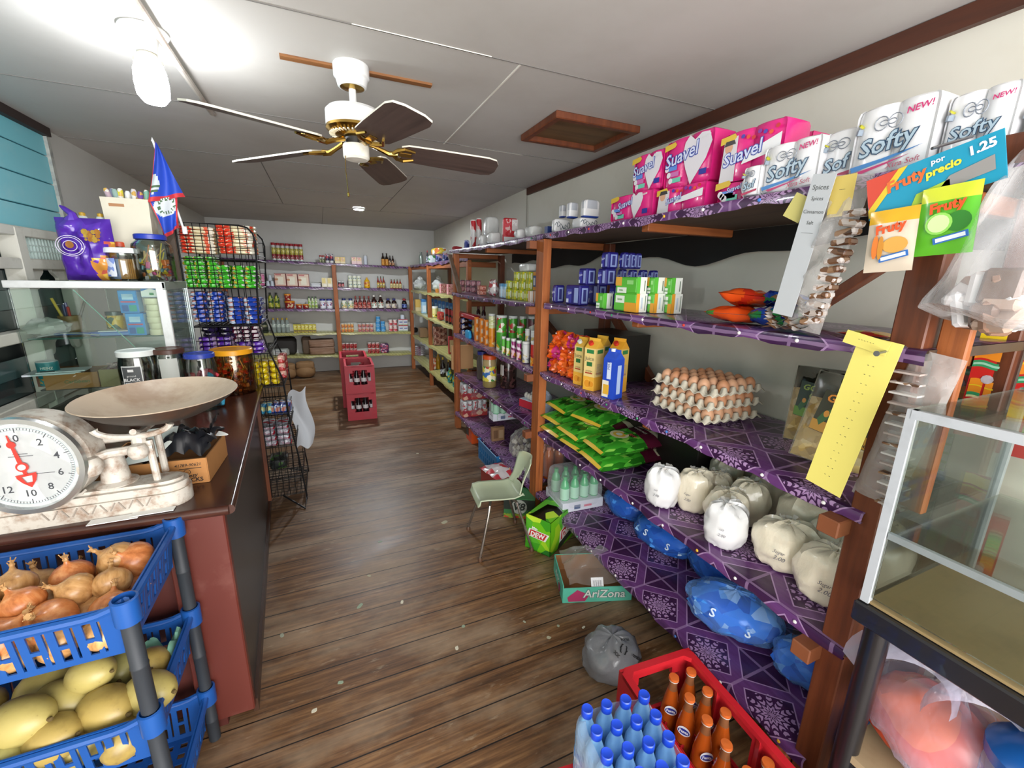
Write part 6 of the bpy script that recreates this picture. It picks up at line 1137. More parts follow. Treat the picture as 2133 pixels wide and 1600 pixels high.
('kgreen',0,0.054,0.16,0.026,'green snack packet at the left of second rack shelf','packet',3,7,[-0.678,3.11,1.413,-0.624,3.11,1.413,-0.57,3.11,1.413,-0.678,3.11,1.438,-0.624,3.11,1.438,-0.57,3.11,1.438,-0.678,3.11,1.463,-0.624,3.11,1.463,-0.57,3.11,1.463,-0.678,3.11,1.488,-0.624,3.11,1.488,-0.57,3.11,1.488,-0.678,3.11,1.513,-0.624,3.11,1.513,-0.57,3.11,1.513,-0.678,3.11,1.538,-0.624,3.11,1.538,-0.57,3.11,1.538,-0.678,3.11,1.564,-0.624,3.11,1.564,-0.57,3.11,1.564]),
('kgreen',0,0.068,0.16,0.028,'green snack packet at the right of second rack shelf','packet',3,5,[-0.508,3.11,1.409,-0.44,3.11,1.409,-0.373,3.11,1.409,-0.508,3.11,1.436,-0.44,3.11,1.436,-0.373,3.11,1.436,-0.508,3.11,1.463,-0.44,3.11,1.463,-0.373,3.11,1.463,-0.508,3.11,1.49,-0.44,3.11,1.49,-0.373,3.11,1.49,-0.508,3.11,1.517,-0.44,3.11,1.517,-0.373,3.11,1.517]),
('kblue',0,0.088,0.16,0.027,'blue snack packet at left of third rack shelf','packet',2,7,[-0.656,3.11,1.214,-0.568,3.11,1.214,-0.656,3.11,1.24,-0.568,3.11,1.24,-0.656,3.11,1.265,-0.568,3.11,1.265,-0.656,3.11,1.29,-0.568,3.11,1.29,-0.656,3.11,1.316,-0.568,3.11,1.316,-0.656,3.11,1.341,-0.568,3.11,1.341,-0.656,3.11,1.366,-0.568,3.11,1.366]),
('kblue',0,0.09,0.16,0.028,'blue snack packet at right of third rack shelf','packet',2,6,[-0.476,3.11,1.201,-0.386,3.11,1.201,-0.476,3.11,1.228,-0.386,3.11,1.228,-0.476,3.11,1.254,-0.386,3.11,1.254,-0.476,3.11,1.28,-0.386,3.11,1.28,-0.476,3.11,1.306,-0.386,3.11,1.306,-0.476,3.11,1.332,-0.386,3.11,1.332]),
('kblack',0,0.085,0.16,0.03,'dark purple packet above light purple ones on rack','packet',2,2,[-0.623,3.11,1.128,-0.538,3.11,1.128,-0.623,3.11,1.157,-0.538,3.11,1.157]),
('kpurple',0,0.089,0.16,0.028,'bright purple packet on the fourth rack shelf','packet',2,4,[-0.642,3.11,1.018,-0.553,3.11,1.018,-0.642,3.11,1.045,-0.553,3.11,1.045,-0.642,3.11,1.072,-0.553,3.11,1.072,-0.642,3.11,1.099,-0.553,3.11,1.099]),
('kwine',0,0.047,0.16,0.026,'wine and white packet on the fourth rack shelf','packet',3,4,[-0.486,3.11,1.093,-0.439,3.11,1.093,-0.391,3.11,1.093,-0.486,3.11,1.118,-0.439,3.11,1.118,-0.391,3.11,1.118,-0.486,3.11,1.143,-0.439,3.11,1.143,-0.391,3.11,1.143,-0.486,3.11,1.168,-0.439,3.11,1.168,-0.391,3.11,1.168]),
('kpurple',0,0.072,0.16,0.029,'purple packet under the wine coloured ones on rack','packet',2,3,[-0.459,3.11,1.006,-0.387,3.11,1.006,-0.459,3.11,1.034,-0.387,3.11,1.034,-0.459,3.11,1.062,-0.387,3.11,1.062]),
('kyellow',0,0.052,0.16,0.04,'yellow snack packet at the rack middle','packet',3,4,[-0.42,3.11,0.811,-0.368,3.11,0.811,-0.316,3.11,0.811,-0.42,3.11,0.849,-0.368,3.11,0.849,-0.316,3.11,0.849,-0.42,3.11,0.887,-0.368,3.11,0.887,-0.316,3.11,0.887,-0.42,3.11,0.925,-0.368,3.11,0.925,-0.316,3.11,0.925]),
('kred',0,0.042,0.16,0.054,'red packet beside the yellow ones on rack','packet',1,3,[-0.27,3.18,0.829,-0.27,3.18,0.88,-0.27,3.18,0.931]),
('kltblue',0,0.034,0.16,0.058,'light blue wrapped roll in the lower rack basket','roll',2,1,[-0.405,3.11,0.612,-0.371,3.11,0.612]),
('kblue',0,0.036,0.16,0.069,'dark blue wrapped roll in the lower rack basket','roll',3,1,[-0.335,3.11,0.602,-0.299,3.11,0.602,-0.263,3.11,0.602]),
('ksilver',0,0.085,0.16,0.04,'silver and pink packet in the low rack basket','packet',2,4,[-0.387,3.11,0.394,-0.301,3.11,0.394,-0.387,3.11,0.432,-0.301,3.11,0.432,-0.387,3.11,0.471,-0.301,3.11,0.471,-0.387,3.11,0.509,-0.301,3.11,0.509]),
('kdark',0,0.108,0.16,0.08,'dark packet with green edge at the rack bottom','packet',1,1,[-0.352,3.11,0.223]),
]
def which(desc, i, n, l, L):
    s = desc
    if n > 1: s += ', '+ORD[i+1]+' from left'
    if L == 2: s += (', bottom layer', ', top layer')[l]
    elif L == 3: s += (', bottom layer', ', middle layer', ', top layer')[l]
    elif L > 3: s += ', '+ORD[l+1]+' layer up'
    return s
ICACHE = {}
def place(sty, x, y, z, turn, w, d, h, label, cat, group=None):
    name, fn = STY[sty]; k = (sty, round(w, 3), round(d, 3), round(h, 3))
    if k not in ICACHE: ICACHE[k] = [(n, g.mesh(n if i else name, 35)) for i, (n, g) in enumerate(fn(w, d, h))]
    parts = ICACHE[k]
    if len(parts) == 1: o = link(parts[0][1], name, None, (x, y, z), turn); tag(o, label, cat, group)
    else:
        o = thing(name, label, cat, (x, y, z), turn, group)
        for n, me in parts: link(me, n, o)
    return o
for sty, turn, w_, d_, h_, desc, cat, n, L, P_ in ITEMS:
    for l in range(L):
        for i in range(n):
            q = P_[(l*n+i)*3:][:3]; o = place(sty, q[0], q[1], q[2], turn, w_, d_, h_, which(desc, i, n, l, L), cat, desc if n*L > 1 else None)
            if sty[0] == 'k': o.rotation_euler.z = rnd.uniform(-.12, .12)
# ================================================================ toilet paper packs on the top shelf
def rollpack(w, d, h, lobes, m, matfn=None):
    g = G(); N = 12*lobes*2+16; pts = []
    for k in range(12*lobes): u = k/(12*lobes); pts.append(((u-.5)*w*.97, -d/2+.014*(1-abs(math.sin(math.pi*u*lobes))**.6)))
    for k in range(8): a = -math.pi/2+math.pi*k/7; pts.append((w*.485+.015*w*math.cos(a), d*.45*math.sin(a)))
    for k in range(12*lobes): u = 1-k/(12*lobes); pts.append(((u-.5)*w*.97, d/2-.014*(1-abs(math.sin(math.pi*u*lobes))**.6)))
    for k in range(8): a = math.pi/2+math.pi*k/7; pts.append((-w*.485+.015*w*math.cos(a), d*.45*math.sin(a)))
    n = len(pts); zs = [(0, .90), (.03, .97), (.1, 1), (.3, 1), (.6, 1), (.9, 1), (.97, .965), (1, .88)]
    vs = [(x*s, y*s, z*h) for z, s in zs for x, y in pts]; fs = []; ml = []
    for j in range(len(zs)-1):
        for i in range(n): i2 = (i+1) % n; fs.append((j*n+i, j*n+i2, (j+1)*n+i2, (j+1)*n+i)); ml.append(matfn(pts[i][0]/w+.5, (zs[j][0]+zs[j+1][0])/2, pts[i][1] < 0) if matfn else m)
    fs += [tuple(range(n-1, -1, -1)), tuple(range((len(zs)-1)*n, len(zs)*n))]; ml += [m, m]; return g.add(vs, fs, ml)
PINK = flat('#cf2478', .25, coat=.4); WPACK = flat('#dfdfe2', .25, coat=.4)
def shape2d(g, pts, m, y, sx=1, x0=0, z0=0):
    g.add([(x0+x*sx, y, z0+z*sx) for x, z in pts], [tuple(range(len(pts)))], m)
def ell(rx_, rz_, n=22, a0=0): return [(rx_*math.cos(2*math.pi*k/n), rz_*math.sin(2*math.pi*k/n)) for k in range(n)]
def twotone(g, st, size, c_out, c_in, x, z, y, sh, rot, sq=1):
    g.front(st, size, F(c_out), x, z, y, sh, rot, .055, sq); g.front(st, size, F(c_in), x, z, y-.0008, sh, rot, .012, sq)
def suavel(label, y0, y1, X, z, h, d=.11, boy=False, small=False):
    w = y0-y1; o = thing('toilet_paper_pack', label, 'paper pack', (X+d/2, (y0+y1)/2, z), -90)
    rollpack(w, d, h, 2 if not small else 1, PINK).build('wrapped_rolls', o)
    if small: return o
    g = G(); f_ = -d/2-.0015; s = min(w, h*1.3)
    if boy:
        shape2d(g, [(-.5*w*.9, .0), (-.2*w, .0), (-.2*w, h*.9), (-.42*w, h*.9)], F('#cbc7cc'), f_); shape2d(g, [(-.1*w, h*.3), (.46*w, h*.42), (.46*w, h*.72), (-.05*w, h*.5)], WPACK, f_)
        shape2d(g, ell(.014, .016), F('#c99a7c'), f_-.0006, 1, -.34*w, h*.70); shape2d(g, [(-.018, .004), (.024, .006), (.018, .018), (-.012, .018)], F('#3a3638'), f_-.0008, 1, -.34*w, h*.71)
        for k in range(7): shape2d(g, ell(.007, .006, 8), F(['#4a3aa0', '#d9502a', '#c02a2a', '#7a2a90'][k % 4]), f_-.0006, 1, w*(-.12+.085*k), h*(.85-.04*(k % 3)))
    else:
        heart = [(0, -.42), (.30, -.05), (.40, .2), (.33, .36), (.16, .38), (.02, .30), (-.1, .40), (-.2, .30), (-.24, .1), (-.14, -.15)]; shape2d(g, heart, F('#d3cfd6'), f_, s*.92, w*.13, h*.50)
        for k in range(3): shape2d(g, ell(.010, .010, 12), F('#d8d4da'), f_-.0007, 1, -w*(.40-.05*k), h*(.42-.13*k)); shape2d(g, [(-.0, -.008), (.045, -.008), (.045, .008), (0, .008)], F(['#5a86d0', '#c06aa8', '#6ac0a8'][k]), f_-.0005, 1, -w*(.38-.05*k), h*(.42-.13*k))
        shape2d(g, [(-.016, -.006), (.016, -.006), (.016, .012), (-.016, .012)], F('#2a2f8f'), f_-.0006, 1, w*.36, h*.18); g.front('Suave', s*.11, WPACK, w*.33, h*.86, f_-.001, .1, 4, .02)
    shape2d(g, [(-.028, -.010), (.022, -.004), (.03, .004), (.022, .014), (-.028, .010)], F('#cfae3a'), f_-.0006, 1, -w*.36, h*.86)
    twotone(g, 'Suavel', s*.285, '#2a3f9f', '#c9cfe8', -w*.10, h*(.62 if not boy else .5), f_-.0012, .2, 9)
    g.build('printed_wrap', o, smooth=0); return o
suavel('pink toilet paper pack at the far end, lower row left', 1.678, 1.405, 1.2, 1.748, .099); suavel('pink pack with a printed boy, lower row middle', 1.385, 1.150, 1.2, 1.748, .082, boy=True); suavel('pink pack mostly hidden behind the white butterfly packs', 1.102, .935, 1.2, 1.748, .055)
suavel('pink toilet paper pack, upper row farthest from the viewer', 1.563, 1.39, 1.22, 1.848, .14); suavel('pink toilet paper pack with a big white heart, upper middle', 1.383, 1.158, 1.22, 1.832, .165); suavel('narrow pink and silver pack end behind the heart pack', 1.155, 1.11, 1.26, 1.748, .22, small=True)
suavel('largest pink pack with a boy printed on its left side', 1.108, .893, 1.2, 1.805, .142, boy=True); suavel('plain pink pack end showing behind the butterfly packs', .973, .906, 1.33, 1.748, .182, small=True)
def softy(label, y0, y1, X, z, h, d=.1, wq=None):
    w = y0-y1; o = thing('toilet_paper_pack', label, 'paper pack', (X+d/2, (y0+y1)/2, z), -90)
    rollpack(w, d, h, 2 if w > .1 else 1, WPACK).build('wrapped_rolls', o)
    g = G(); f_ = -d/2-.0016; s = wq or w; x0 = (s-w)/2
    if s <= w*1.05:
        shape2d(g, [(-.45*w, h*.14), (-.05*w, h*.20), (.42*w, h*.30), (.05*w, h*.17), (-.42*w, h*.06)], F('#3f7fbf'), f_); shape2d(g, [(-.35*w, h*.06), (.0, h*.13), (.30*w, h*.2), (.0, h*.10), (-.30*w, h*.015)], F('#c02f6e'), f_-.0004)
        g.front('Xtra Soft', w*.105, F('#bb4a68'), w*.22, h*.09, f_-.0008, .25, 6); g.front('NEW!', w*.115, F('#c02f6e'), w*.30, h*.82, f_-.0008, .15, 5, .02)
        twotone(g, 'Softy', w*.335, '#2f4a66', '#a8bccb', -.02*w, h*.42, f_-.001, .18, 8)
    else: twotone(g, 'Sof', w*.55, '#2f4a66', '#a8bccb', -.02*w, h*.34, f_-.001, .18, 8); shape2d(g, [(-.45*w, h*.1), (.48*w, h*.2), (.48*w, h*.13), (-.42*w, h*.02)], F('#b02f56'), f_)
    for sx_, ph in ((-1, 0), (1, .6)):
        for q in (1, .6): g.tube([(-.05*w+sx_*s*.085*q*(1-math.cos(t)), f_-.001, h*.72+q*.1*h*math.sin(t*1.0)*(1 if q == 1 else -.6)) for t in [k*.5 for k in range(13)]], .0011, F('#7d848f'), 4)
    g.tube([(-.41*w, f_, h*.62), (-.40*w, f_, h*.70)], .006, F('#8a97a6'), 6); g.tube([(-.40*w, f_, h*.74), (-.38*w, f_, h*.76)], .006, F('#b3b02c'), 6)
    g.build('printed_wrap', o, smooth=0); return o
softy('small white butterfly pack at the left of the white ones', .985, .932, 1.17, 1.748, .08, wq=.1); softy('white butterfly pack with blue and pink stripe, left big one', .935, .775, 1.18, 1.748, .121); softy('shaded white butterfly pack half hidden in the middle', .782, .702, 1.2, 1.748, .12, wq=.16); softy('biggest white butterfly pack at the front of the top shelf', .704, .549, 1.18, 1.748, .142); softy('white butterfly pack right of the biggest, above the post', .545, .440, 1.2, 1.748, .125); softy('white pack end above the hanging sachet card', .432, .395, 1.22, 1.748, .09, wq=.1)
# ================================================================ second shelf
def foil(label, loc, rot, w, h, t, mats, seed, name='crisp_bag', tilt=80, fn=None, cat='bag'):
    g = G(); pillow(g, w, h, t, mats[0], None, seed, .3, 18, 18, .06, fn or (lambda u, v: mats[int(2.2*nz((u*1.7, v*1.5, seed), 1)+9+1.6*v) % len(mats)])); o = one(name, g, label, cat, loc); o.rotation_euler = rot; return o
FO = [flat('#d8521c', .2), flat('#3f8f3a', .2), flat('#e0a42a', .2), flat('#c9c9c4', .3), flat('#c2301c', .2)]; FB_ = [flat('#1b2f8a', .2), flat('#2a4fb0', .2), flat('#2f8a4a', .2), flat('#14246a', .2)]
foil('orange and green crisp bag on top of blue ones', (1.26, .98, 1.452), (R(82), R(4), R(-60)), .15, .17, .05, FO, 3); foil('orange red crisp bag at the bottom left of the pile', (1.25, 1.0, 1.398), (R(86), 0, R(-75)), .15, .17, .05, [FO[4], FO[0], FO[1]], 5); foil('dark blue crisp bag at the right of the pile', (1.26, .88, 1.402), (R(84), 0, R(-50)), .15, .17, .055, FB_, 8); foil('blue and green crisp bag tilted on the dark blue bag', (1.27, .87, 1.45), (R(75), R(10), R(-40)), .12, .15, .035, FB_[::-1], 9)
foil('flat red and yellow sachet lying alone near the post', (1.26, .625, 1.379), (R(90), 0, R(-85)), .11, .09, .014, [flat('#c23a26', .25), flat('#d9a52a', .25), flat('#b8342a', .25), flat('#c9c23a', .25)], 4, 'sachet', cat='sachet')
# ================================================================ third shelf
OR = [flat('#d24f16', .22), flat('#c22f74', .25), flat('#dc6420', .22), flat('#a82a20', .25)]
for k in range(9):
    r_, c_ = divmod(k, 3); M_ = lambda u, v: OR[1] if (v < .18 or v > .84) and (u*7 % 1) > .3 else (OR[2] if nz((u*4, v*4, 1)) > .1 else OR[0])
    g = G(); blob(g, .135, .12, .088, OR[0], seed=k, amp=.34, fr=3.6, crease=.08, n=30, k=18, sq=.7, matfn=lambda u, v: OR[1] if .28 < (u*2+k*.37) % 1 < .48 and v > .25 else (OR[2] if nz((u*5, v*5, k)) > .05 else OR[0])); one('sweet_bag', g, 'orange and pink sweet bag, %s in the %s row of the heap' % (ORD[c_+1], ('bottom', 'middle', 'top')[r_]), 'bag', (1.245+.01*r_, 2.135-c_*.105+.02*(r_ % 2), .969+r_*.074), -90+k*25)
def carton_juice(label, loc, rot, w, d, h, base, top, cap, kind):
    o = thing('drink_carton', label, 'carton', loc, rot); g = G(); b = F(base, .35); hb = h*.82
    g.box((0, 0, hb/2), (w, d, hb), b); t0 = h*.965; g.add([(-w/2, -d/2, hb), (w/2, -d/2, hb), (w/2, d/2, hb), (-w/2, d/2, hb), (-w/2, 0, t0), (w/2, 0, t0)], [(0, 1, 5, 4), (2, 3, 4, 5), (1, 2, 5), (3, 0, 4)], F(top, .35)); g.box((0, 0, (t0+h)/2-.002), (w, .006, h-t0+.008), F(top, .35))
    def q(face, x0, x1, z0, z1, c, i=1):
        e = .0005*i
        g.add([((x-.5)*w, -d/2-e, z*hb) if face == 'F' else (w/2+e, (x-.5)*d, z*hb) for x, z in ((x0, z0), (x1, z0), (x1, z1), (x0, z1))], [(0, 1, 2, 3)], F(c, .35))
    if kind == 'juice':
        for fc in 'FR':
            q(fc, 0, 1, 0, .33, '#e0a63a'); q(fc, .2, .85, .88, .97, '#2f7a44'); q(fc, .15, .8, .40, .43, '#a8432f', 2)
        for dx, rr in ((-.1, .36), (.25, .28)): g.add([((dx)*w+x, -d/2-.0012, hb*.16+z) for x, z in ell(rr*w, rr*w, 16)], [tuple(range(16))], F('#e6b04a')); g.add([((dx)*w+x, -d/2-.0016, hb*.16+z) for x, z in ell(rr*w*.8, rr*w*.8, 16)], [tuple(range(16))], F('#d9902a'))
        g.front('Juice', w*.42, F('#6a6a5a'), 0, hb*.76, -d/2-.002, 0, 0); g.front('orange', w*.22, F('#8a7a5a'), 0, hb*.47, -d/2-.002); q('F', .25, .75, .58, .68, '#2f6a3a', 2)
        for k in range(9): q('R', .2, .8, .38+k*.03, .393+k*.03, '#a8a08a', 3)
    else:
        q('F', 0, .55, .03, .45, '#d9d4c4'); q('F', .1, .6, .1, .35, '#d3a43a', 2); q('R', .3, .7, .12, .85, '#a9bce0'); q('F', .35, .7, .5, .92, '#c9d3e8', 2); g.front('MAX', w*.3, F('#1f3a8a'), 0, hb*.85, -d/2-.002, 0, 90)
    g.build('carton_body', o, smooth=0); g = G(); M = T(-w*.1, -d*.26, (hb+t0)/2) @ RX(38) if kind == 'juice' else T(-w*.1, 0, h*.96)
    g.lathe([(0, 0), (.012, 0), (.012, .014), (0, .015)], 16, F(cap), M=M); g.build('screw_cap', o)
carton_juice('yellow orange juice carton nearest to the sweet bags', (1.215, 1.845, .9685), -78, .062, .062, .245, '#dcc27a', '#d9a83a', '#d8dcd4', 'juice'); carton_juice('yellow orange juice carton with red cap, in front', (1.205, 1.73, .9685), -72, .066, .066, .255, '#e0c682', '#dcaa3c', '#c22f22', 'juice'); carton_juice('orange juice carton with red cap behind the blue carton', (1.30, 1.66, .9685), -72, .066, .066, .26, '#d9b45a', '#d99a2a', '#c22f22', 'juice'); carton_juice('yellow juice carton at the back of the carton group', (1.30, 1.80, .9685), -72, .064, .064, .255, '#dcc27a', '#d9a83a', '#d9a83a', 'juice'); carton_juice('bright blue milk carton with a white cap', (1.205, 1.57, .9685), -75, .066, .066, .225, '#2547b5', '#2c50c0', '#d9dcdf', 'milk')
# ---- eggs
PULP = wornmat('grey egg tray pulp', '#c6bfae', '#aaa392', .9, 30, .3, bump=.2)
EG = [wornmat('brown egg shell', '#bf8661', '#a97150', .5, 25, .3), wornmat('pale brown egg shell', '#cb9a78', '#b5825f', .5, 25, .3)]
def tray_mesh():
    g = G(); nx, ny, pit = 5, 6, .047
    def fn(u, v):
        x = (u-.5)*(nx*pit+.05); y = (v-.5)*(ny*pit+.03); px, py = x/pit, y/pit
        cx_, cy_ = math.cos(2*math.pi*(px+(.5 if nx % 2 == 0 else 0))), math.cos(2*math.pi*(py+.5)); z = .021-.010*(cx_+cy_)*.8
        if cx_ < -.3 and cy_ < -.3: z += .016
        e = max(0, abs(u-.5)-.44)/.06+max(0, abs(v-.5)-.455)/.045; return (x*1.0, y*1.0, max(.002, min(.054, z if e < .05 else z*.75+.014)))
    g.grid(60, 66, fn, PULP); return g.mesh('egg_tray', 60)
TM = tray_mesh()
def egg_mesh(): g = G(); g.lathe([(0, -.028), (.011, -.0265), (.0185, -.019), (.0228, -.006), (.0228, .003), (.0198, .015), (.014, .0235), (.0065, .029), (0, .0305)], 18, EG[0]); return g.mesh('egg')
EM = [egg_mesh(), egg_mesh()]; EM[1].materials[0] = EG[1]
TC = Vector((1.40, 1.22)); TW = ('bottom', 'middle', 'top')
for l in range(3):
    zt = .970+l*.052; a = R(-3+2*l); o = link(TM, 'egg_tray', None, (TC.x, TC.y, zt), (0, 0, a)); o.scale = (1, 1, .95); tag(o, '%s grey card egg tray of the three stacked on the shelf' % TW[l], 'egg tray', 'stacked egg trays'); o.modifiers.new('thickness', 'SOLIDIFY').thickness = .002
    for j in range(6):
        for i in range(5):
            if l < 2 and not (i == 0 or j == 0): continue
            if l == 2 and (i, j) in ((4, 5), (3, 5), (0, 0)): continue
            x, y = (i-2)*.047, (j-2.5)*.047; X_ = TC.x+x*math.cos(a)-y*math.sin(a); Y_ = TC.y+x*math.sin(a)+y*math.cos(a); k = rnd.randint(0, 1)
            e = link(EM[k], 'egg', None, (X_, Y_, zt+.043), (rnd.uniform(-.15, .15), rnd.uniform(-.15, .15), 0)); tag(e, 'brown egg in the %s tray, %s from the viewer, %s from the aisle' % (TW[l], ORD[j+1], ORD[i+1]), 'egg', 'eggs in the %s tray' % TW[l])
# ---- tortilla chip bags
CH = printed('tortilla pieces', ['#b99a5c', '#c9ac70', '#a3844a', '#d0b884'], 40, .3); DKF = flat('#15170f', .2)
def chips(label, loc, rot, w, h, lab_c, lab2, txt, seed):
    o = thing('tortilla_bag', label, 'bag', loc); o.rotation_euler = rot; g = G(); pillow(g, w, h, .07, CH, T(0, 0, h/2), seed, .35, 20, 20, .05, lambda u, v: CH if v < .72 else DKF); g.build('bag_body', o)
    g = G(); f_ = -.039; shape2d(g, [(-.40*w, h*.34), (.42*w, h*.26), (.44*w, h*.72), (-.36*w, h*.80)], F(lab_c), f_); shape2d(g, [(-.40*w, h*.345), (.42*w, h*.265), (.42*w, h*.40), (-.40*w, h*.46)], F(lab2), f_-.0006)
    g.front('GOLDEN', w*.155, F('#c97a1e' if lab_c != '#1d2a16' else '#8a9a3a'), 0, h*.70, f_-.0015, .1, -4, .03); g.front('CRISPY', w*.15, F('#c97a1e' if lab_c != '#1d2a16' else '#8a9a3a'), .04*w, h*.60, f_-.0015, .1, -4, .03)
    for k, s_ in enumerate(txt): g.front(s_, w*.085, F('#1c2412'), .08*w, h*(.51-.06*k), f_-.0015, 0, -4, .01)
    shape2d(g, [(-.02, 0), (.0, .03), (.012, .05), (-.004, .06), (-.02, .045), (-.03, .02)], F('#2f5a2a'), f_-.0008, w*4.2, -.22*w, h*.40); shape2d(g, ell(.008, .012, 10), F('#c9872a'), f_-.0012, w*4.2, -.26*w, h*.54); g.build('bag_label', o, smooth=0)
    g = G(); pillow(g, w*1.04, h*1.02, .078, film('crisp film', '#c9c4b4', .12), T(0, 0, h/2), seed+2, .4, 14, 14, .05); g.build('clear_film', o)
chips('dark tortilla chip bag with green label at the back', (1.50, .84, .969), (R(-14), 0, R(-64)), .17, .26, '#1d2a16', '#5f8a1e', ['Kettle', 'cooked', 'corn'], 3); chips('tortilla chip bag with orange label leaning forward', (1.36, .70, .969), (R(-16), R(8), R(-62)), .21, .27, '#2c2a12', '#b5822a', ['Round', 'Gourmet', 'Tortillas', 'For all occasions'], 6)
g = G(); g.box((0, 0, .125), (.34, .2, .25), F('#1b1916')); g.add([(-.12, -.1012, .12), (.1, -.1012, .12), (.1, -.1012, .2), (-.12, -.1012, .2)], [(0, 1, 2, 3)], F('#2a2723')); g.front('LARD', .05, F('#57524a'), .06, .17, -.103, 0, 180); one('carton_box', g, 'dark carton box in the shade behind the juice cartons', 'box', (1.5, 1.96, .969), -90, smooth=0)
# ================================================================ hanging price strips
SLV = printed('spice sachets', ['#6a4a34', '#8a6a50', '#c9c0bc', '#4f3626', '#b0a49c'], 70, .15)
YEL = flat('#dccf6c', .7); YEL2 = flat('#cfb862', .7); GRYP = flat('#b4b8bc', .6); STEEL = flat('#8a8c90', .3, .9); PF = film('strip film', '#d9d6d4', .25)
def strip(o, name, m, y, z, w, h, x, ang, lines=(), thick=.0012):
    g = G(); M = T(x, y, z) @ RX(ang) @ RZ(-90); g.box((0, 0, -h/2), (w, thick, h), m, M=M)
    for k, (st, zz, s_) in enumerate(lines): g.text(st, s_, F('#3a3a36'), M @ T(0, -thick, -zz) @ RX(90), 0)
    return g.build(name, o, smooth=0)
o = thing('price_strip', 'yellow price note strip with clear sachets nailed to the big post', 'note', (0, 0, 0))
strip(o, 'yellow_note', YEL, .525, 1.385, .085, .385, 1.112, 8, [('-  -', .06+.022*k, .012) for k in range(14)]); strip(o, 'folded_note', YEL, .548, 1.39, .09, .03, 1.108, 12, [('- - - - - -', .012, .01)])
g = G(); pillow(g, .09, .37, .05, film('strip film', '#d9d6d4', .25), T(1.165, .47, 1.18) @ RX(8) @ RZ(-90), 4, .6, 12, 30, .02)
for k in range(14): g.box((1.14, .47-.02+.002*k, 1.02+.023*k), (.03, .05, .004), [SLV, F('#a89a94'), F('#c9c4c0')][k % 3], M=T(0, 0, 0))
g.build('sachet_column', o); g = G(); g.tube([(1.17, .50, 1.372), (1.085, .515, 1.357)], .0028, STEEL, 8); g.lathe([(0, 0), (.006, 0), (.006, .002), (0, .002)], 12, STEEL, M=T(1.085, .515, 1.357) @ RY(-90)); g.build('nail', o)
o = thing('price_strip', 'grey price note over brown spice sachets hanging from the top shelf', 'note', (0, 0, 0))
strip(o, 'grey_note', GRYP, .715, 1.755, .055, .34, 1.120, 8, [('Spices', .03, .016), ('Spices', .055, .012), ('Cinnamon', .085, .012), ('Salt', .11, .012), ('______', .13, .01)]); strip(o, 'yellow_backing', YEL2, .675, 1.745, .05, .09, 1.13, 0, [('----', .03, .01)]); strip(o, 'yellow_backing', flat('#c6bd72', .7), .765, 1.715, .05, .06, 1.135, 28)
g = G(); pillow(g, .10, .37, .05, film('strip film', '#d9d6d4', .25), T(1.15, .70, 1.565) @ RX(8) @ RZ(-90), 9, .6, 12, 30, .02); g.build('clear_sleeve', o)
for k in range(7): g = G(); g.grid(12, 3, lambda u, v: (1.128+.02*v, .82-u*.12, 1.385+.012*k+.006*math.sin(u*14+k)+.008*v), SLV); q = g.build('sachet', o)
for k in range(13): g = G(); g.box((0, 0, 0), (.035, .045, .016), SLV, .004, T(1.145, .645+.0045*k, 1.66-.021*k) @ RX(12*math.sin(k*2))); g.build('sachet', o)
g = G(); g.grid(16, 3, lambda u, v: (1.137+.06*v, .83-u*.07, 1.378+.01*math.sin(u*3)), F('#7a5a40')); g.build('bark_piece', o)
# ---- sachet display card
o = thing('sachet_card', 'turquoise hanging card with two colourful drink sachets nailed by the big post', 'card', (1.098, .50, 1.70), -90); 
g = G(); TQ = flat('#1e8fb0', .3); A = RY(-14)
def cq(pts, m, y=-.002): g.add([tuple((A @ Vector((x, y, z)))) for x, z in pts], [tuple(range(len(pts)))], m)
g.box((0, 0, 0), (.205, .0025, .085), TQ, M=A); cq([(-.102, -.01), (-.102, .0425), (-.045, .0425), (-.10, -.03)], F('#c8412c')); cq([(-.102, -.022), (-.045, .0425), (-.03, .0425), (-.102, -.04)], F('#d6b92a'), -.0024)
g.text('Fruty', .030, F('#d9662a'), A @ T(-.035, -.003, .014) @ RX(90) @ RZ(8), .1, bold=.04); g.text('precio', .020, F('#d9cf3a'), A @ T(.022, -.003, .012) @ RX(90) @ RZ(6), .1, bold=.04); g.text('por', .014, F('#dfe3ea'), A @ T(.015, -.003, .03) @ RX(90), bold=.03); g.text('1.25', .022, F('#dfe0ee'), A @ T(.075, -.003, .024) @ RX(90) @ RZ(4), bold=.04); cq([(.01, -.03), (.09, -.022), (.09, .004), (.03, -.006)], F('#8d8a88'), -.0026); cq([(-.03, -.042), (.03, -.034), (.03, -.012), (-.02, -.02)], F('#a9c83a'), -.0026)
g.build('card_sheet', o, smooth=0)
def sachet(nm, x, z, c1, c2, fr_, im):
    g = G(); pillow(g, .085, .125, .014, F(c1, .2), A @ T(x, -.01, z) @ RY(10), int(x*99), .3, 14, 14, .09, lambda u, v: F(c2, .2) if v > .8 else F(c1, .2)); M = A @ T(x, -.019, z) @ RY(10)
    g.text('Fruty', .024, F('#d9521e'), M @ T(0, 0, .025) @ RX(90) @ RZ(10), .1, bold=.05)
    for k, (c, dx, dz, rx_, rz_) in enumerate(im): g.add([tuple(M @ Vector((dx+a, -.0006*(k+1), dz+b))) for a, b in ell(rx_, rz_, 16)], [tuple(range(16))], F(c))
    g.box((.005, -.001, -.035), (.05, .001, .012), F('#2f6ab8'), M=M @ RY(-12)); g.box((.005, -.0018, -.035), (.042, .001, .007), F('#dfe6ee'), M=M @ RY(-12)); return g.build(nm, o)
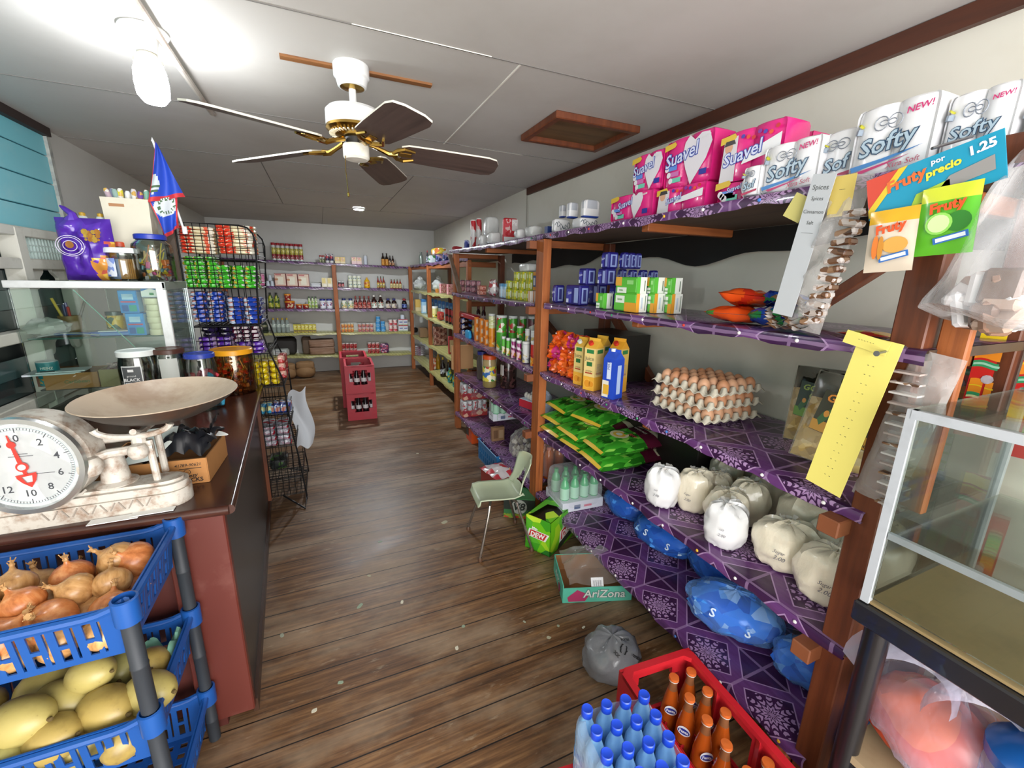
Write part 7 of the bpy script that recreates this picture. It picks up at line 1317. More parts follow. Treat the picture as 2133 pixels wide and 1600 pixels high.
sachet('sachet', -.062, -.098, '#d6c7b4', '#d9a92a', 0, [('#d9a24a', .012, -.01, .022, .016), ('#d9762a', -.022, -.012, .006, .024), ('#c9862a', -.012, -.014, .005, .024)]); sachet('sachet', .026, -.088, '#5fb52a', '#c9d23a', 0, [('#2f7a24', .02, -.005, .018, .018), ('#8fcf5a', -.008, -.006, .02, .02), ('#c9e0a0', -.008, -.006, .016, .016)])
g = G(); g.tube([(.02, .07, .08), (.002, -.02, .052)], .0028, STEEL, 8); g.build('nail', o)
# ---- hanging clear bag
o = thing('clear_bag', 'large clear plastic bag of brown packets hanging beside the big post', 'bag', (1.16, .36, 1.43), 0)
def hb(u, v):
    a = u*2*math.pi; r_ = (.145*(1-v)**.55+.032); 
    if v < .08: r_ *= (v/.08)**.5
    f_ = 1+.10*math.sin(a*7+v*5)*(.3+v*.7)+.12*nz((math.cos(a)*2, math.sin(a)*2, v*4), 1, 3); return (r_*f_*math.cos(a)+.03*v, r_*f_*.62*math.sin(a), v*.33+.012*math.sin(a*3)*(1-v))
g = G(); g.grid(44, 22, hb, film('hanging bag film', '#d9d9dc', .13, .1), None, closeu=True); g.build('bag_film', o)
bits('brown_packets', o, 34, .095, .015, .075, [flat('#8a6a58', .3), flat('#a88f80', .3), flat('#c9c4c4', .2), flat('#6a5448', .3), flat('#d5d2d4', .2)], 'box', 21, .06)
g = G(); g.box((.02, -.06, .09), (.05, .004, .035), F('#d3bf2a'), M=RZ(10)); g.box((-.06, -.05, .10), (.03, .003, .04), F('#cdbf5a')); g.build('yellow_tag', o, smooth=0)
g = G(); g.tube([(.03, 0, .32), (.04, .03, .335), (.03, .09, .335)], .006, film('hanging bag film', '#d9d9dc', .13, .1), 8); g.build('bag_neck', o)
# ================================================================ rice bags
RG = printed('green rice print', [('#3b9a2a', 4), '#256e1c', '#54b238', '#1d5c18', '#86c850'], 48, .2, .3, (1, .4, 1)); RM = flat('#5a1830', .25); RW = wornmat('rice seen through film', '#d5ccb0', '#bfb48f', .35, 60, .4); RY_ = flat('#d6b23c', .3)
def rice(label, loc, rot, flip=False, top='g'):
    o = thing('rice_bag', label, 'rice bag', loc, 0, 'stacked rice bags'); o.rotation_euler = rot
    def mf(u, v):
        if v < .05: return RY_ if .12 < u < .88 else RG
        if v < .58: return RG
        if v < .76: return RM if top == 'g' or u > .3 else RG
        return RW if .08 < u < .92 else RM
    g = G(); pillow(g, .255, .43, .078, RG, RX(-90) @ T(0, 0, 0), int(loc[1]*99), .18, 18, 26, .04, mf)
    for k, (c, r_) in enumerate((('#d9d2a8', .055), ('#e3b83a', .036), ('#d9e0d0', .02))): g.add([(x, y-.05, .0415+.0006*k) for x, y in ell(r_, r_*.8, 18)], [tuple(range(18))], F(c))
    g.text('Rice', .03, F('#c22a4a'), T(.045, -.0, .0425) @ RZ(10), .2, bold=.03); g.text('WHITE RICE', .019, F('#d9d2c8'), T(0, .075, .0425), 0, bold=.02); g.build('bag_body', o); return o
k = 0
for j, (y, ls) in enumerate(((2.08, 2), (1.86, 2), (1.64, 2))):
    for l in range(ls): rice('green rice bag, %s stack from the middle post, %s' % (ORD[j+1], ('lying at the bottom', 'second up', 'third up')[l]), (1.375+.012*math.sin(j*3+l*2), y+.008*l, .634+l*.066), (R(3), R(3*math.sin(j+l)), R(-90+5*math.sin(j*2+l))), top='g')
rice('maroon and green rice bag on top, towards the wall', (1.46, 1.93, .762), (R(3), R(5), R(-70)), top='m'); rice('green rice bag crossing the top of the farthest stack', (1.44, 2.14, .755), (R(2), R(4), R(-88)))
g = G(); g.lathe([(0, 0), (.018, 0), (.024, .04), (.021, .04), (.016, .004), (0, .004)], 18, F('#8f8f88')); one('small_cup', g, 'small grey cup standing above the rice bags by the wall', 'cup', (1.585, 2.2, .594))
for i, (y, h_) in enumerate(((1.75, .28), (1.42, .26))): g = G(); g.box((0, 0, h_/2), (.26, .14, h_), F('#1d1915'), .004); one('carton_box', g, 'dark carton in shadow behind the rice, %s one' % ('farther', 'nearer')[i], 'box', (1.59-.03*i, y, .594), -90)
# ================================================================ sugar and flour bags
SUG = NT('cream sugar in clear bag'); SUG.base(lin('#ebe1ca')); SUG.rough(.28); SUG.b.inputs['Coat Weight'].default_value = .5; SUG.b.inputs['Coat Roughness'].default_value = .12; SUG.bump(SUG.noise(SUG.coord('Object', (1, 1, .6)), 38, 4), .35, .012); SUG = SUG.m
SUGW = flat('#dcdcdc', .25, coat=.5); TIE = film('bag tail film', '#e3e1da', .45, .15)
def sugar(label, loc, w, d, h, rot, seed, m=SUG, mark='2.00', lie=0):
    o = thing('sugar_bag', label, 'sugar bag', loc, 0, 'tied bags of sugar and flour'); o.rotation_euler = (R(lie), 0, R(rot))
    g = G(); blob(g, w*1.02, d*1.05, h*1.03, m, seed=seed, amp=.13, fr=1.8, crease=.045, n=32, k=20, sq=.45); g.build('filled_bag', o)
    g = G()
    for k in range(9): a = k*.7+seed; g.grid(3, 4, lambda u, v: ((.01+.02*v)*math.cos(a+u*.6), (.01+.02*v)*math.sin(a+u*.6), h*.95+v*.020+.006*math.sin(a*3)), TIE)
    g.build('knotted_top', o)
    g = G(); s_ = w*.10; g.text(mark, s_, F('#55555f'), T(-w*.12, -d*.56, h*.42) @ RX(82) @ RZ(-12), .2); g.text('Sugar' if m is SUG else 'salt', s_*.8, F('#55555f'), T(-w*.14, -d*.57, h*.56) @ RX(82) @ RZ(-12), .3); g.build('pen_mark', o)
for lab, x, y, w_, d_, h_, rt, m in (('small white bag standing nearest the rice bags', 1.225, 1.215, .135, .11, .165, -50, SUGW), ('cream bag second from the rice, with pen marks', 1.32, 1.135, .14, .12, .17, -55, SUG), ('cream bag behind the second one', 1.42, 1.12, .13, .12, .15, -60, SUG), ('cream bag in the middle behind the front white bag', 1.32, .985, .15, .12, .155, -50, SUG), ('white bag at the shelf edge in the middle', 1.235, .915, .14, .11, .165, -45, SUGW), ('rounded cream bag behind the middle of the shelf', 1.44, .985, .14, .12, .17, -55, SUG), ('wide cream bag slumped right of the white middle bag', 1.33, .765, .19, .15, .155, -50, SUG), ('cream bag lying high against the shelf above', 1.49, .80, .19, .15, .20, -55, SUG), ('cream bag filling the gap behind the wide one', 1.46, .70, .17, .14, .16, -50, SUG), ('large cream bag nearest the big post', 1.30, .602, .19, .14, .165, -55, SUG), ('cream bag stacked behind the post, upper one', 1.45, .575, .16, .12, .23, -60, SUG), ('shaded bag in the back corner near the wall', 1.58, 1.02, .14, .12, .16, -60, SUG), ('shaded bag farthest back by the dark cartons', 1.57, 1.2, .14, .12, .15, -60, SUG)):
    sugar(lab, (x, y, .594), w_, d_, h_, rt, int(x*100+y*37) % 50, m)
# ================================================================ lowest shelf
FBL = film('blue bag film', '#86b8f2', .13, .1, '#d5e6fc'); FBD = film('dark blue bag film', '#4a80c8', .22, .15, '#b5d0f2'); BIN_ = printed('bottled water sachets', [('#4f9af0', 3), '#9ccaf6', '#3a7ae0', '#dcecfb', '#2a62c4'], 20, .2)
def bluebag(label, loc, w, d, h, rot, seed, fm_=FBL):
    o = thing('blue_bag', label, 'bag', loc, rot); g = G(); blob(g, w*.93, d*.93, h*.9, BIN_, seed=seed+3, amp=.16, fr=4, n=26, k=14); g.build('packed_sachets', o)['kind'] = 'stuff'
    g = G(); blob(g, w, d, h, fm_, T(0, 0, -.002), seed=seed, amp=.14, fr=2.4, n=30, k=18); g.build('blue_film', o); g = G(); g.grid(5, 5, lambda u, v: (w*(.46+.10*v), (u-.5)*.10*(.4+v), h*.25+.06*v+.02*math.sin(u*8)), fm_); g.build('bag_tail', o)
    for s_, x, z in (('S', -.08, .6), ('S', .1, .5)):
        if w > .3: g = G(); g.text(s_, .045, F('#d5e4f5'), T(x*w*2, -d*.475, h*z) @ RX(70), .1, bold=.02); g.build('white_print', o)
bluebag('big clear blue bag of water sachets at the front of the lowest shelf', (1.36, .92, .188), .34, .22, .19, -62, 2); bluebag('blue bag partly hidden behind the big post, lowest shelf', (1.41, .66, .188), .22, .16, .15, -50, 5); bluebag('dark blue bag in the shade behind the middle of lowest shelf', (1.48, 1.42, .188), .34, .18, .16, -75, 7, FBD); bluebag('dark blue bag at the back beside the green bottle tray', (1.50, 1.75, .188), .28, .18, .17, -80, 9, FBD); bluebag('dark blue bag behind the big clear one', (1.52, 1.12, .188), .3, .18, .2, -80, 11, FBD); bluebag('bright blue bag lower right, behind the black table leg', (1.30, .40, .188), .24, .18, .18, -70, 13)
place('gpack', 1.315, 2.005, .1865, -93, .23, .27, .215, 'white tray of green bottles wrapped in plastic, nearer one', 'tray')
o = open_carton('bottle_carton', .20, .26, .115, 'brown open carton of amber bottles beside the middle post', 'carton', (1.33, 2.165, .1865), -90, m=wornmat('grey card', '#9a8a72', '#7a6a55', .8, 8, .4)) if False else thing('amber_bottles', 'shrink wrapped amber bottles behind the nearer green bottle tray', 'bottle pack', (1.36, 2.42, .185), -90)
for k in range(6):
    g = G(); x, y, r_ = -.075+.075*(k % 3), -.04+.08*(k//3), .034; g.lathe([(0, .002), (r_, .002), (r_, .15), (r_*.8, .18), (r_*.42, .2), (r_*.42, .205), (0, .205)], 14, [flat('#a8501a', .12)]*2+[flat('#b5601f', .12)]*4, (x, y, 0)); b = g.build('amber_bottle', o); g = G(); g.lathe([(0, .203), (r_*.46, .203), (r_*.46, .222), (0, .223)], 12, F('#c97a6a'), (x, y, 0)); g.build('bottle_cap', b)
g = G(); softbox(g, .24, .17, .23, film('tray film', '#d9dce0', .07), None, 3, .4, .08); g.build('shrink_film', o)
g = G(); blob(g, .12, .10, .15, film('thin bag', '#c9c8c4', .55), seed=8, amp=.3, fr=3, crease=.06); one('plastic_bag', g, 'crumpled clear bag by the foot of the middle post', 'bag', (1.21, 2.36, .185))
# bay beyond the middle post
g = G(); g.box((0, 0, .03), (.17, .12, .06), F('#b9c4d4'), .002); g.box((0, -.061, .03), (.165, .003, .055), F('#c02a3a')); 
o = one('egg_tray_box', g, 'low blue and red carton of white eggs behind the middle post', 'carton', (1.33, 2.62, .604), -75)
for k in range(8): g = G(); g.lathe([(0, -.022), (.012, -.018), (.018, -.004), (.016, .01), (.008, .02), (0, .023)], 12, F('#cfcac2')); e = one('white_egg', g, 'white egg in the low red carton, %s of eight' % ORD[k+1], 'egg', (1.33+(k % 2)*.05-.025, 2.56+(k//2)*.04, .683), 0, 'white eggs in the red carton')
g = G(); blob(g, .13, .13, .19, film('milky bag', '#b9c6d6', .6), seed=4, amp=.2, fr=3, crease=.05); one('milky_bag', g, 'milky clear plastic bag standing just behind the middle post', 'bag', (1.28, 2.38, .604))
o = thing('nut_bag', 'clear bag of grey white garlic bulbs on the lower shelf behind chair', 'bag', (1.27, 2.48, .186)); o.location = (1.30, 2.68, .186); bl_ = G(); rr_ = random.Random(3)
for k in range(46): a, q, z = rr_.uniform(0, 6.3), .085*rr_.random()**.5, rr_.uniform(.02, .16); bl_.lathe([(0, -.018), (.016, -.010), (.018, .002), (.008, .014), (0, .022)], 8, F(rr_.choice(['#a8a39a', '#8d8478', '#c2bdb4'])), (q*math.cos(a), q*math.sin(a), z))
bl_.build('garlic_bulbs', o)['kind'] = 'stuff'; g = G(); blob(g, .24, .22, .24, film('thin bag clear', '#d5d4d0', .08), T(0, 0, 0), seed=6, amp=.15, fr=3, crease=.05); g.build('bag_film', o)
# ================================================================ crates and bottles
CR = wornmat('red crate plastic', '#b8202a', '#8f1a22', .35, 8, .4); CR2 = wornmat('faded red crate plastic', '#a82434', '#8f4048', .5, 6, .5)
def crate(label, loc, rot, w, d, h, nx, ny, m, lowdiv=.36):
    o = thing('bottle_crate', label, 'crate', loc, rot); th = .012
    def wall(L, n, nm, M):
        xs = [-L/2]; ho = set(); seg = L/n
        for k in range(n): xs += [-L/2+seg*k+seg*.14, -L/2+seg*k+seg*.26, -L/2+seg*(k+1)-seg*.26, -L/2+seg*(k+1)-seg*.14]
        xs.append(L/2); zs = [0, h*.30, h*.42, h*.74, h*.84, h]
        for k in range(n): i = 1+4*k; ho |= {(i, 2), (i+1, 1), (i+1, 2), (i+1, 3), (i+2, 2)}; ho |= {(i, 1), (i+2, 1), (i, 3), (i+2, 3)} if n > 1 else set()
        g = G(); plate(g, xs, zs, ho, th, m, M); g.build(nm, o, smooth=0)
    wall(w, 1, 'crate_wall', T(0, -d/2+th/2, 0)); wall(w, 1, 'crate_wall', T(0, d/2-th/2, 0)); wall(d-.02, 3 if d > .4 else 2, 'crate_wall', T(-w/2+th/2, 0, 0) @ RZ(90)); wall(d-.02, 3 if d > .4 else 2, 'crate_wall', T(w/2-th/2, 0, 0) @ RZ(90))
    g = G(); pts = [(-w/2+.02, -d/2), (w/2-.02, -d/2), (w/2, -d/2+.02), (w/2, d/2-.02), (w/2-.02, d/2), (-w/2+.02, d/2), (-w/2, d/2-.02), (-w/2, -d/2+.02)]; inn = [(x*(1-.05/w*.9), y*(1-.05/d*.9)) for x, y in pts]; n = 8
    vs = [(x, y, z) for z in (h-.014, h+.002) for P__ in (pts, inn) for x, y in P__]; fs = []
    for i in range(n): j = (i+1) % n; fs += [(i, j, 16+j, 16+i), (8+j, 8+i, 24+i, 24+j), (16+i, 16+j, 24+j, 24+i), (j, i, 8+i, 8+j)]
    g.add(vs, fs, m); g.build('crate_rim', o, smooth=0)
    g = G(); g.box((0, 0, .008), (w-.02, d-.02, .008), m)
    for k in range(1, nx): g.box((-w/2+w*k/nx, 0, h*lowdiv/2), (.004, d-.03, h*lowdiv), m)
    for k in range(1, ny): g.box((0, -d/2+d*k/ny, h*lowdiv/2), (w-.03, .004, h*lowdiv), m)
    g.build('divider_grid', o, smooth=0)
    for k in (-1, 1):
        for q in (-.17, .17):
            if d > .38: g = G(); g.ext([(-.009, -.008), (.009, -.008), (0, .010)], 0, h-.012, m, T(k*(w/2-.017), q*d*1.0, 0)); g.build('corner_rib', o, smooth=0)
    return o
crate('red plastic crate of orange soda bottles at the front by the shelf', (.90, .635, 0), -4.5, .275, .45, .285, 4, 6, CR)
crate('second red crate under the shrink wrapped water bottles', (.575, .52, 0), -8, .30, .42, .205, 3, 4, CR)
FAN = NT('orange soda in glass'); FAN.base(lin('#b5541a')); FAN.rough(.08); FAN.b.inputs['Coat Weight'].default_value = .6; FAN = FAN.m; FNK = flat('#8a5a3a', .08)
def sodameshes():
    a = G(); a.lathe([(0, 0), (.027, 0), (.03, .01), (.03, .09), (.028, .115), (.0275, .13), (.023, .16), (.015, .20), (.0125, .215), (.0125, .235), (0, .235)], 18, [FAN]*7+[FNK]*4)
    b = G(); b.lathe([(0, .234), (.0155, .234), (.0165, .238), (.015, .246), (0, .247)], 18, [F('#d9d4cc')]*2+[F('#c4622a')]*3)
    c = G(); M = lambda z, r_: RZ(-38) @ T(0, -r_, z) @ RX(84)
    c.add([tuple(M(.14, .0285) @ Vector((x, y, .001))) for x, y in ell(.019, .016, 18)], [tuple(range(18))], F('#dfe0e6')); c.add([tuple(M(.14, .0285) @ Vector((x, y-.001, .0016))) for x, y in ell(.017, .010, 18)], [tuple(range(18))], F('#2a3590')); c.text('Fanta', .0125, F('#eceef4'), M(.139, .0285) @ T(0, 0, .0022), 0, bold=.03); 
    return [('soda_bottle', a.mesh('soda_bottle')), ('bottle_cap', b.mesh('bottle_cap')), ('round_label', c.mesh('round_label', 0))]
SM = sodameshes()
for j in range(5):
    for i in range(2):
        if (i, j) == (1, 3): continue
        u, v = .034+.069*i, .168-.072*j; a = R(-4.5); o = link(SM[0][1], 'soda_bottle', None, (.90+u*math.cos(a)-v*math.sin(a), .635+u*math.sin(a)+v*math.cos(a), .013), R(0)); o.rotation_euler = (0, 0, rnd.uniform(-.4, .4)); tag(o, 'orange soda bottle in the near red crate, %s row from the back, %s side' % (ORD[j+1], ('left', 'right')[i]), 'bottle', 'orange soda bottles')
        for n_, me in SM[1:]: link(me, n_, o)
# ---- water pack
WB_ = film('pale blue bottle plastic', '#8fc4ee', .50, .08, '#b9def8'); CAPB = flat('#1f45c0', .35); o = thing('water_pack', 'shrink wrapped pack of water bottles with bright blue caps, front bottom', 'bottle pack', (.598, .555, .209), -9)
def watermesh(): g = G(); r_ = .0262; g.lathe([(0, 0), (r_*.9, 0), (r_, .012), (r_, .05), (r_*.93, .056), (r_, .062), (r_, .10), (r_*.95, .106), (r_, .112), (r_, .145), (r_*.9, .17), (r_*.6, .192), (r_*.5, .202), (r_*.5, .215)], 16, WB_); return g.mesh('bottle')
def capmesh(): g = G(); g.lathe([(.0142, .207), (.0148, .210), (.0148, .226), (.013, .2285), (.011, .2275), (0, .2275)], 18, CAPB); return g.mesh('bottle_cap')
def labelmesh(): g = G(); g.lathe([(.0265, .063), (.0268, .064), (.0268, .098), (.0265, .099)], 16, printed('water label', [('#4f8fd8', 2), '#cfe0f2', '#2f66b8'], 60), cap=False); return g.mesh('bottle_label')
def liqmesh(): g = G(); g.lathe([(0, .003), (.0235, .003), (.0245, .14), (.02, .165), (0, .166)], 12, flat('#6fb2e6', .1)); return g.mesh('water')
WM, CM_, LM_, QM = watermesh(), capmesh(), labelmesh(), liqmesh()
for j in range(6):
    for i in range(4): b = link(WM, 'bottle', o, ((i-1.5)*.0545, (2.5-j)*.0545, .0)); link(CM_, 'bottle_cap', b); link(LM_, 'bottle_label', b); link(QM, 'water', b)
g = G()
def shr(u, v):
    a = u*2*math.pi; x, y = sgp(math.cos(a), .28)*.112, sgp(math.sin(a), .28)*.167; e = .5+.5*math.cos((x/.0545+.5*0+.5)*2*math.pi)*0
    if v < .7: return (x, y, .002+v/.7*.165)
    q = (v-.7)/.3; return (x*(1-.16*q**2), y*(1-.10*q**2), .167+.040*q-.012*abs(math.sin(a*6))*q)
g.grid(64, 10, shr, film('shrink film', '#cfe2f5', .14, .08), None, closeu=True); g.build('shrink_film', o)
# ---- crates in the background
o_ = 0
BTL = flat('#1d1216', .12)
for k, (x, y, z, n_) in enumerate(((.312, 4.85, 0, 'lower crate of the near stack'), (.312, 4.85, .295, 'upper crate of the near stack'), (.29, 5.36, 0, 'lower crate of the stack behind'), (.29, 5.36, .295, 'upper crate of the stack behind'))):
    crate('red bottle crate on the far floor, '+n_, (x, y, z), -1.5, .295, .47, .292, 4, 6, CR2)
    if k < 2:
        for i in range(4):
            for j in range(2):
                g = G(); g.lathe([(0, 0), (.029, 0), (.03, .1), (.026, .14), (.013, .2), (.013, .236), (0, .236)], 14, [BTL, BTL, F('#c9c2c4'), BTL, BTL, BTL]); b = one('dark_bottle', g, 'dark cola bottle in the %s, %s from left, %s' % (n_, ORD[i+1], ('front row', 'second row')[j]), 'bottle', (.312-.105+.07*i, 4.68+.075*j, z+.013), 0, 'cola bottles in far red crates'); g = G(); g.lathe([(0, .234), (.0155, .234), (.015, .246), (0, .247)], 12, F('#d4d2d0')); g.build('bottle_cap', b)
# brown paper sacks on the floor
for k, (x, y, w_, h_) in enumerate(((-.52, 6.93, .2, .24), (-.30, 6.93, .27, .26))):
    g = G(); blob(g, w_, .2, h_*.8, wornmat('brown paper', '#8a6844', '#6a4c30', .75, 9, .4), seed=3+k, amp=.08, fr=3); softbox(g, w_*.9, .15, h_*.45, wornmat('brown paper', '#8a6844', '#6a4c30', .75, 9, .4), T(0, 0, h_*.5), 4, .5, .15); one('paper_sack', g, '%s full brown paper sack on the floor under the back shelf' % ('left', 'right')[k], 'sack', (x, y, 0))
# ================================================================ floor by the shelves
DEW = printed('green drink carton facets', [('#6fbf1e', 3), '#3f9a22', '#9fd02a', '#2a7a2a', '#58b030', '#bfe03a'], 11, .35); o = thing('drink_carton_box', 'bright green soda carton torn open at the top, under the shelf', 'carton', (1.045, 1.80, 0), 30)
g = G(); W_, D_, H_ = .30, .165, .21; g.box((W_/2, D_/2, .003), (W_, D_, .006), DEW)
for c, d in (((W_/2, .002, H_/2), (W_, .004, H_)), ((W_/2, D_-.002, H_/2), (W_, .004, H_)), ((.002, D_/2, H_/2), (.004, D_, H_)), ((W_-.002, D_/2, H_/2), (.004, D_, H_))): g.box(c, d, DEW)
g.add([(0, 0, H_), (W_*.30, 0, H_), (W_*.40, D_*.35, H_), (W_*.25, D_*.5, H_), (0, D_*.2, H_)], [(0, 1, 2, 3, 4)], DEW); g.add([(W_*.45, 0, H_), (W_, 0, H_), (W_, D_, H_), (0, D_, H_), (W_*.1, D_*.85, H_), (W_*.55, D_*.75, H_), (W_*.6, D_*.3, H_)], [(0, 1, 2, 3, 4, 5, 6)], DEW); g.box((W_/2, D_/2, .10), (W_-.012, D_-.012, .19), F('#1a1209')); g.build('carton_body', o, smooth=0)
g = G(); M = T(-.0015, D_*.5, H_*.52) @ RZ(-90)
def slash(M, s): 
    for k, (c, q) in enumerate((('#e3e6e0', 1.0), ('#c42a2a', .82))): g.add([tuple(M @ Vector((x*s*q, -.0006*(k+1), z*s*q+.0))) for x, z in ((-.075, -.028), (.055, -.028), (.08, .024), (-.06, .024))], [(0, 1, 2, 3)], F(c))
    g.text('DEW', .042*s, F('#e9ece6'), M @ T(0, -.0022, -.004*s) @ RX(90) @ RZ(3), .2, bold=.04); g.text('Mtn', .024*s, F('#f0f2ec'), M @ T(-.02*s, -.0022, .034*s) @ RX(90), .2, bold=.04)
slash(M, .95); M = T(W_*.62, -.0015, H_*.45) @ RY(-12); g.add([tuple(M @ Vector((x, -.0003, z))) for x, z in ((-.13, -.075), (.10, -.075), (.10, .09), (.0, .06))], [(0, 1, 2, 3)], F('#2f3a2f')); slash(M, 1.3); g.build('carton_print', o, smooth=0)
TEAL = wornmat('teal printed card', '#58b8a0', '#7ccab5', .5, 6, .4)
def ariz(o, w, d, h):
    g = G(); twotone(g, 'AriZona', .06, '#5a7a78', '#d5dcd6', w*.10, .043, -d/2-.0035, .05, -2); shape2d(g, [(-w*.42, .006), (-w*.18, .006), (-w*.12, .04), (-w*.3, .07), (-w*.44, .03)], F('#b03a68'), -d/2-.0028); pass
    g.build('box_lettering', o, smooth=0); g = G(); M = T(-w/2-.0035, 0, .05) @ RZ(-90); twotone_ = [g.text('AriZo', .042, F('#d9dfd9'), M @ RX(90) @ T(.0, 0, .0006) @ RZ(-4), .1, bold=.03)]; g.lathe([(0, 0), (.022, 0)], 14, F('#b8406e'), M=M @ T(.045, -.001, -.02) @ RX(90)); g.build('box_lettering', o, smooth=0)
o = open_carton('drink_box', .335, .235, .095, 'open teal drink tray with white lettering lying under a clear bag', 'tray', (1.135, 1.53, .001), -19, m=TEAL, mi=flat('#8a5f38', .8), fronts=ariz, lowf=.08)
g = G(); g.box((0, 0, 0), (.06, .002, .05), F('#d8d8dc'), M=RX(-30))
for k in range(9): g.box((-.02+.005*k, -.0015, 0), (.0022 if k % 2 else .0012, .0008, .026), F('#4a4a52'), M=RX(-30))
g.build('paper_sticker', o, (.0, -.10, .088), smooth=0)
g = G(); g.grid(26, 20, lambda u, v: ((u-.45)*.34, (v-.5)*.27, .085+.10*math.sin(u*3.1)*math.sin(v*3.1)**.7+.03*nz((u*5, v*5, 3))), film('thin bag clear', '#d5d4d0', .08)); c = one('clear_bag', g, 'crumpled clear plastic bag bulging out of the teal drink tray', 'bag', (1.16, 1.55, .004), -19)
GB = wornmat('grey bin bag plastic', '#74767a', '#5d5f63', .25, 9, .5, bump=.4); o = thing('grey_bag', 'stuffed grey plastic bag with black print lying on the floor', 'bag', (.925, 1.085, 0)); g = G(); blob(g, .23, .20, .17, GB, seed=6, amp=.12, fr=2.6, crease=.03, n=34, k=20, sq=.75); g.build('bag_body', o)
g = G()
for k, (s_, a, el, sz) in enumerate((('toracias!', -60, 25, .02), ('xx', -110, 50, .024), ('{ }', -85, 55, .034), ('portal', -50, 66, .016))): g.text(s_, sz, F('#1f2022'), T(.122*math.cos(R(el))*math.cos(R(a)), .107*math.cos(R(el))*math.sin(R(a)), .085+.094*math.sin(R(el))) @ RZ(a+90) @ RX(90-el) @ RZ(-50), 0, bold=.02)
g.build('bag_print', o, smooth=0)
# ---- child's chair
SH = wornmat('worn pale green plastic', '#a9b398', '#c2b88c', .4, 5, .45); TUBE = wornmat('worn chrome tube', '#9b938b', '#6a4a38', .25, 20, .6, metal=.85)
o = thing('childs_chair', 'small pale green plastic chair with chrome legs beside the shelves', 'chair', (.70, 2.07, 0), -6)
prof = [(.0, .290, .205), (.012, .308, .22), (.05, .312, .235), (.13, .306, .24), (.20, .302, .235), (.245, .312, .225), (.27, .345, .205), (.285, .385, .175), (.30, .43, .18), (.315, .475, .20), (.326, .505, .195), (.335, .522, .13)]
def chairfn(u, v):
    t = v*(len(prof)-1); i = min(len(prof)-2, int(t)); q = t-i; a, b = prof[i], prof[i+1]; x, z, w_ = [a[k]+(b[k]-a[k])*q for k in range(3)]; s = (u-.5)*2
    return (x-(.03*s*s if v > .5 else 0), s*w_/2, z+(.02*abs(s)**3 if v < .5 else 0)-(.02*abs(s)**4 if v < .08 else 0))
g = G(); nu, nv = 20, 44; vs = [chairfn(i/nu, j/nv) for j in range(nv+1) for i in range(nu+1)]; fs = []
for j in range(nv):
    for i in range(nu):
        u, v = (i+.5)/nu, (j+.5)/nv
        if .56 < v < .76 and abs(u-.5) < .07+(.76-v)*.9: continue
        fs.append((j*(nu+1)+i, j*(nu+1)+i+1, (j+1)*(nu+1)+i+1, (j+1)*(nu+1)+i))
g.add(vs, fs, SH); s = g.build('seat_shell', o, smooth=60); s.modifiers.new('thickness', 'SOLIDIFY').thickness = .007
for y in (-.075, .075):
    for x, z in ((.04, .3195), (.31, .462)): g = G(); g.lathe([(0, 0), (.005, 0), (.004, .003), (0, .003)], 10, F('#33302c')); g.build('rivet', o, (x-(.0 if z < .4 else .012), y, z))
for y in (-1, 1):
    for a, b in (((.06, .10, .29), (-.005, .155, .012)), ((.22, .10, .285), (.295, .15, .012))):
        g = G(); g.tube([(a[0]+.03*(1 if b[0] < .1 else -1), y*.02, .296), (a[0], y*a[1], .287), (a[0]-.1*(a[0]-b[0]), y*(a[1]+.01), .25), (b[0], y*b[1], .02)], .0075, TUBE, 10); l = g.build('leg', o); g = G(); g.lathe([(0, 0), (.012, 0), (.013, .01), (.009, .022), (0, .022)], 12, F('#5a4030'), (b[0], y*b[1], 0)); g.build('foot_cap', l)
# ---- floor goods under the farther bay
g = G(); g.box((0, 0, .07), (.2, .16, .14), F('#2f6a3a'), .003); g.box((0, -.081, .10), (.2, .002, .07), F('#1f2a24')); g.lathe([(0, 0), (.05, 0)], 20, F('#cfd4cc'), M=T(.0, -.083, .085) @ RX(90)); g.front('V8', .07, F('#1c2420'), 0, .085, -.085, .2, 0, .03); g.box((0, -.081, .02), (.2, .002, .03), printed('veg print', ['#7a8a2a', '#a83a2a', '#3f7a2a'], 50)); one('juice_box', g, 'green juice carton standing on the floor behind the chair', 'carton', (1.09, 2.29, 0), -30)
BK2 = wornmat('blue crate plastic', '#1f6aa0', '#2a78ae', .4, 10, .3); o = thing('blue_basket', 'blue plastic basket on the floor under the farther shelf', 'basket', (1.27, 3.02, 0), -90)
for L_, M in ((.42, T(0, -.14, .085)), (.42, T(0, .14, .085)), (.28, T(-.21, 0, .085) @ RZ(90)), (.28, T(.21, 0, .085) @ RZ(90))): g = G(); xs, zs, ho = slots(L_, .17, .05); plate(g, xs, zs, ho, .005, BK2, M); g.build('basket_wall', o, smooth=0)
g = G(); g.box((0, 0, .003), (.42, .28, .006), BK2); g.build('basket_floor', o)
g = G(); g.tube([(-.21, -.145, .17), (.21, -.145, .17), (.215, .145, .17), (-.215, .145, .17)], .008, BK2, 8, closed=True); g.build('basket_rim', o)
open_carton('red_box', .22, .2, .13, 'brown lined red carton on the floor behind the chair back', 'carton', (1.10, 2.66, 0), -80, m=flat('#8f3a30', .6))
g = G(); g.grid(18, 14, lambda u, v: ((u-.5)*.25, (v-.5)*.22, .135+.035*math.sin(u*3.1)*math.sin(v*3.1)+.012*nz((u*6, v*6, 2))), F('#d8d0d0'), matfn=lambda u, v: F('#c43a44') if int(u*5) % 2 == 0 and int(v*4) % 2 == 0 else F('#d5ccce', .25)); one('checked_bag', g, 'red and white plastic bag lying on the red carton', 'bag', (1.10, 2.66, .0), -80)
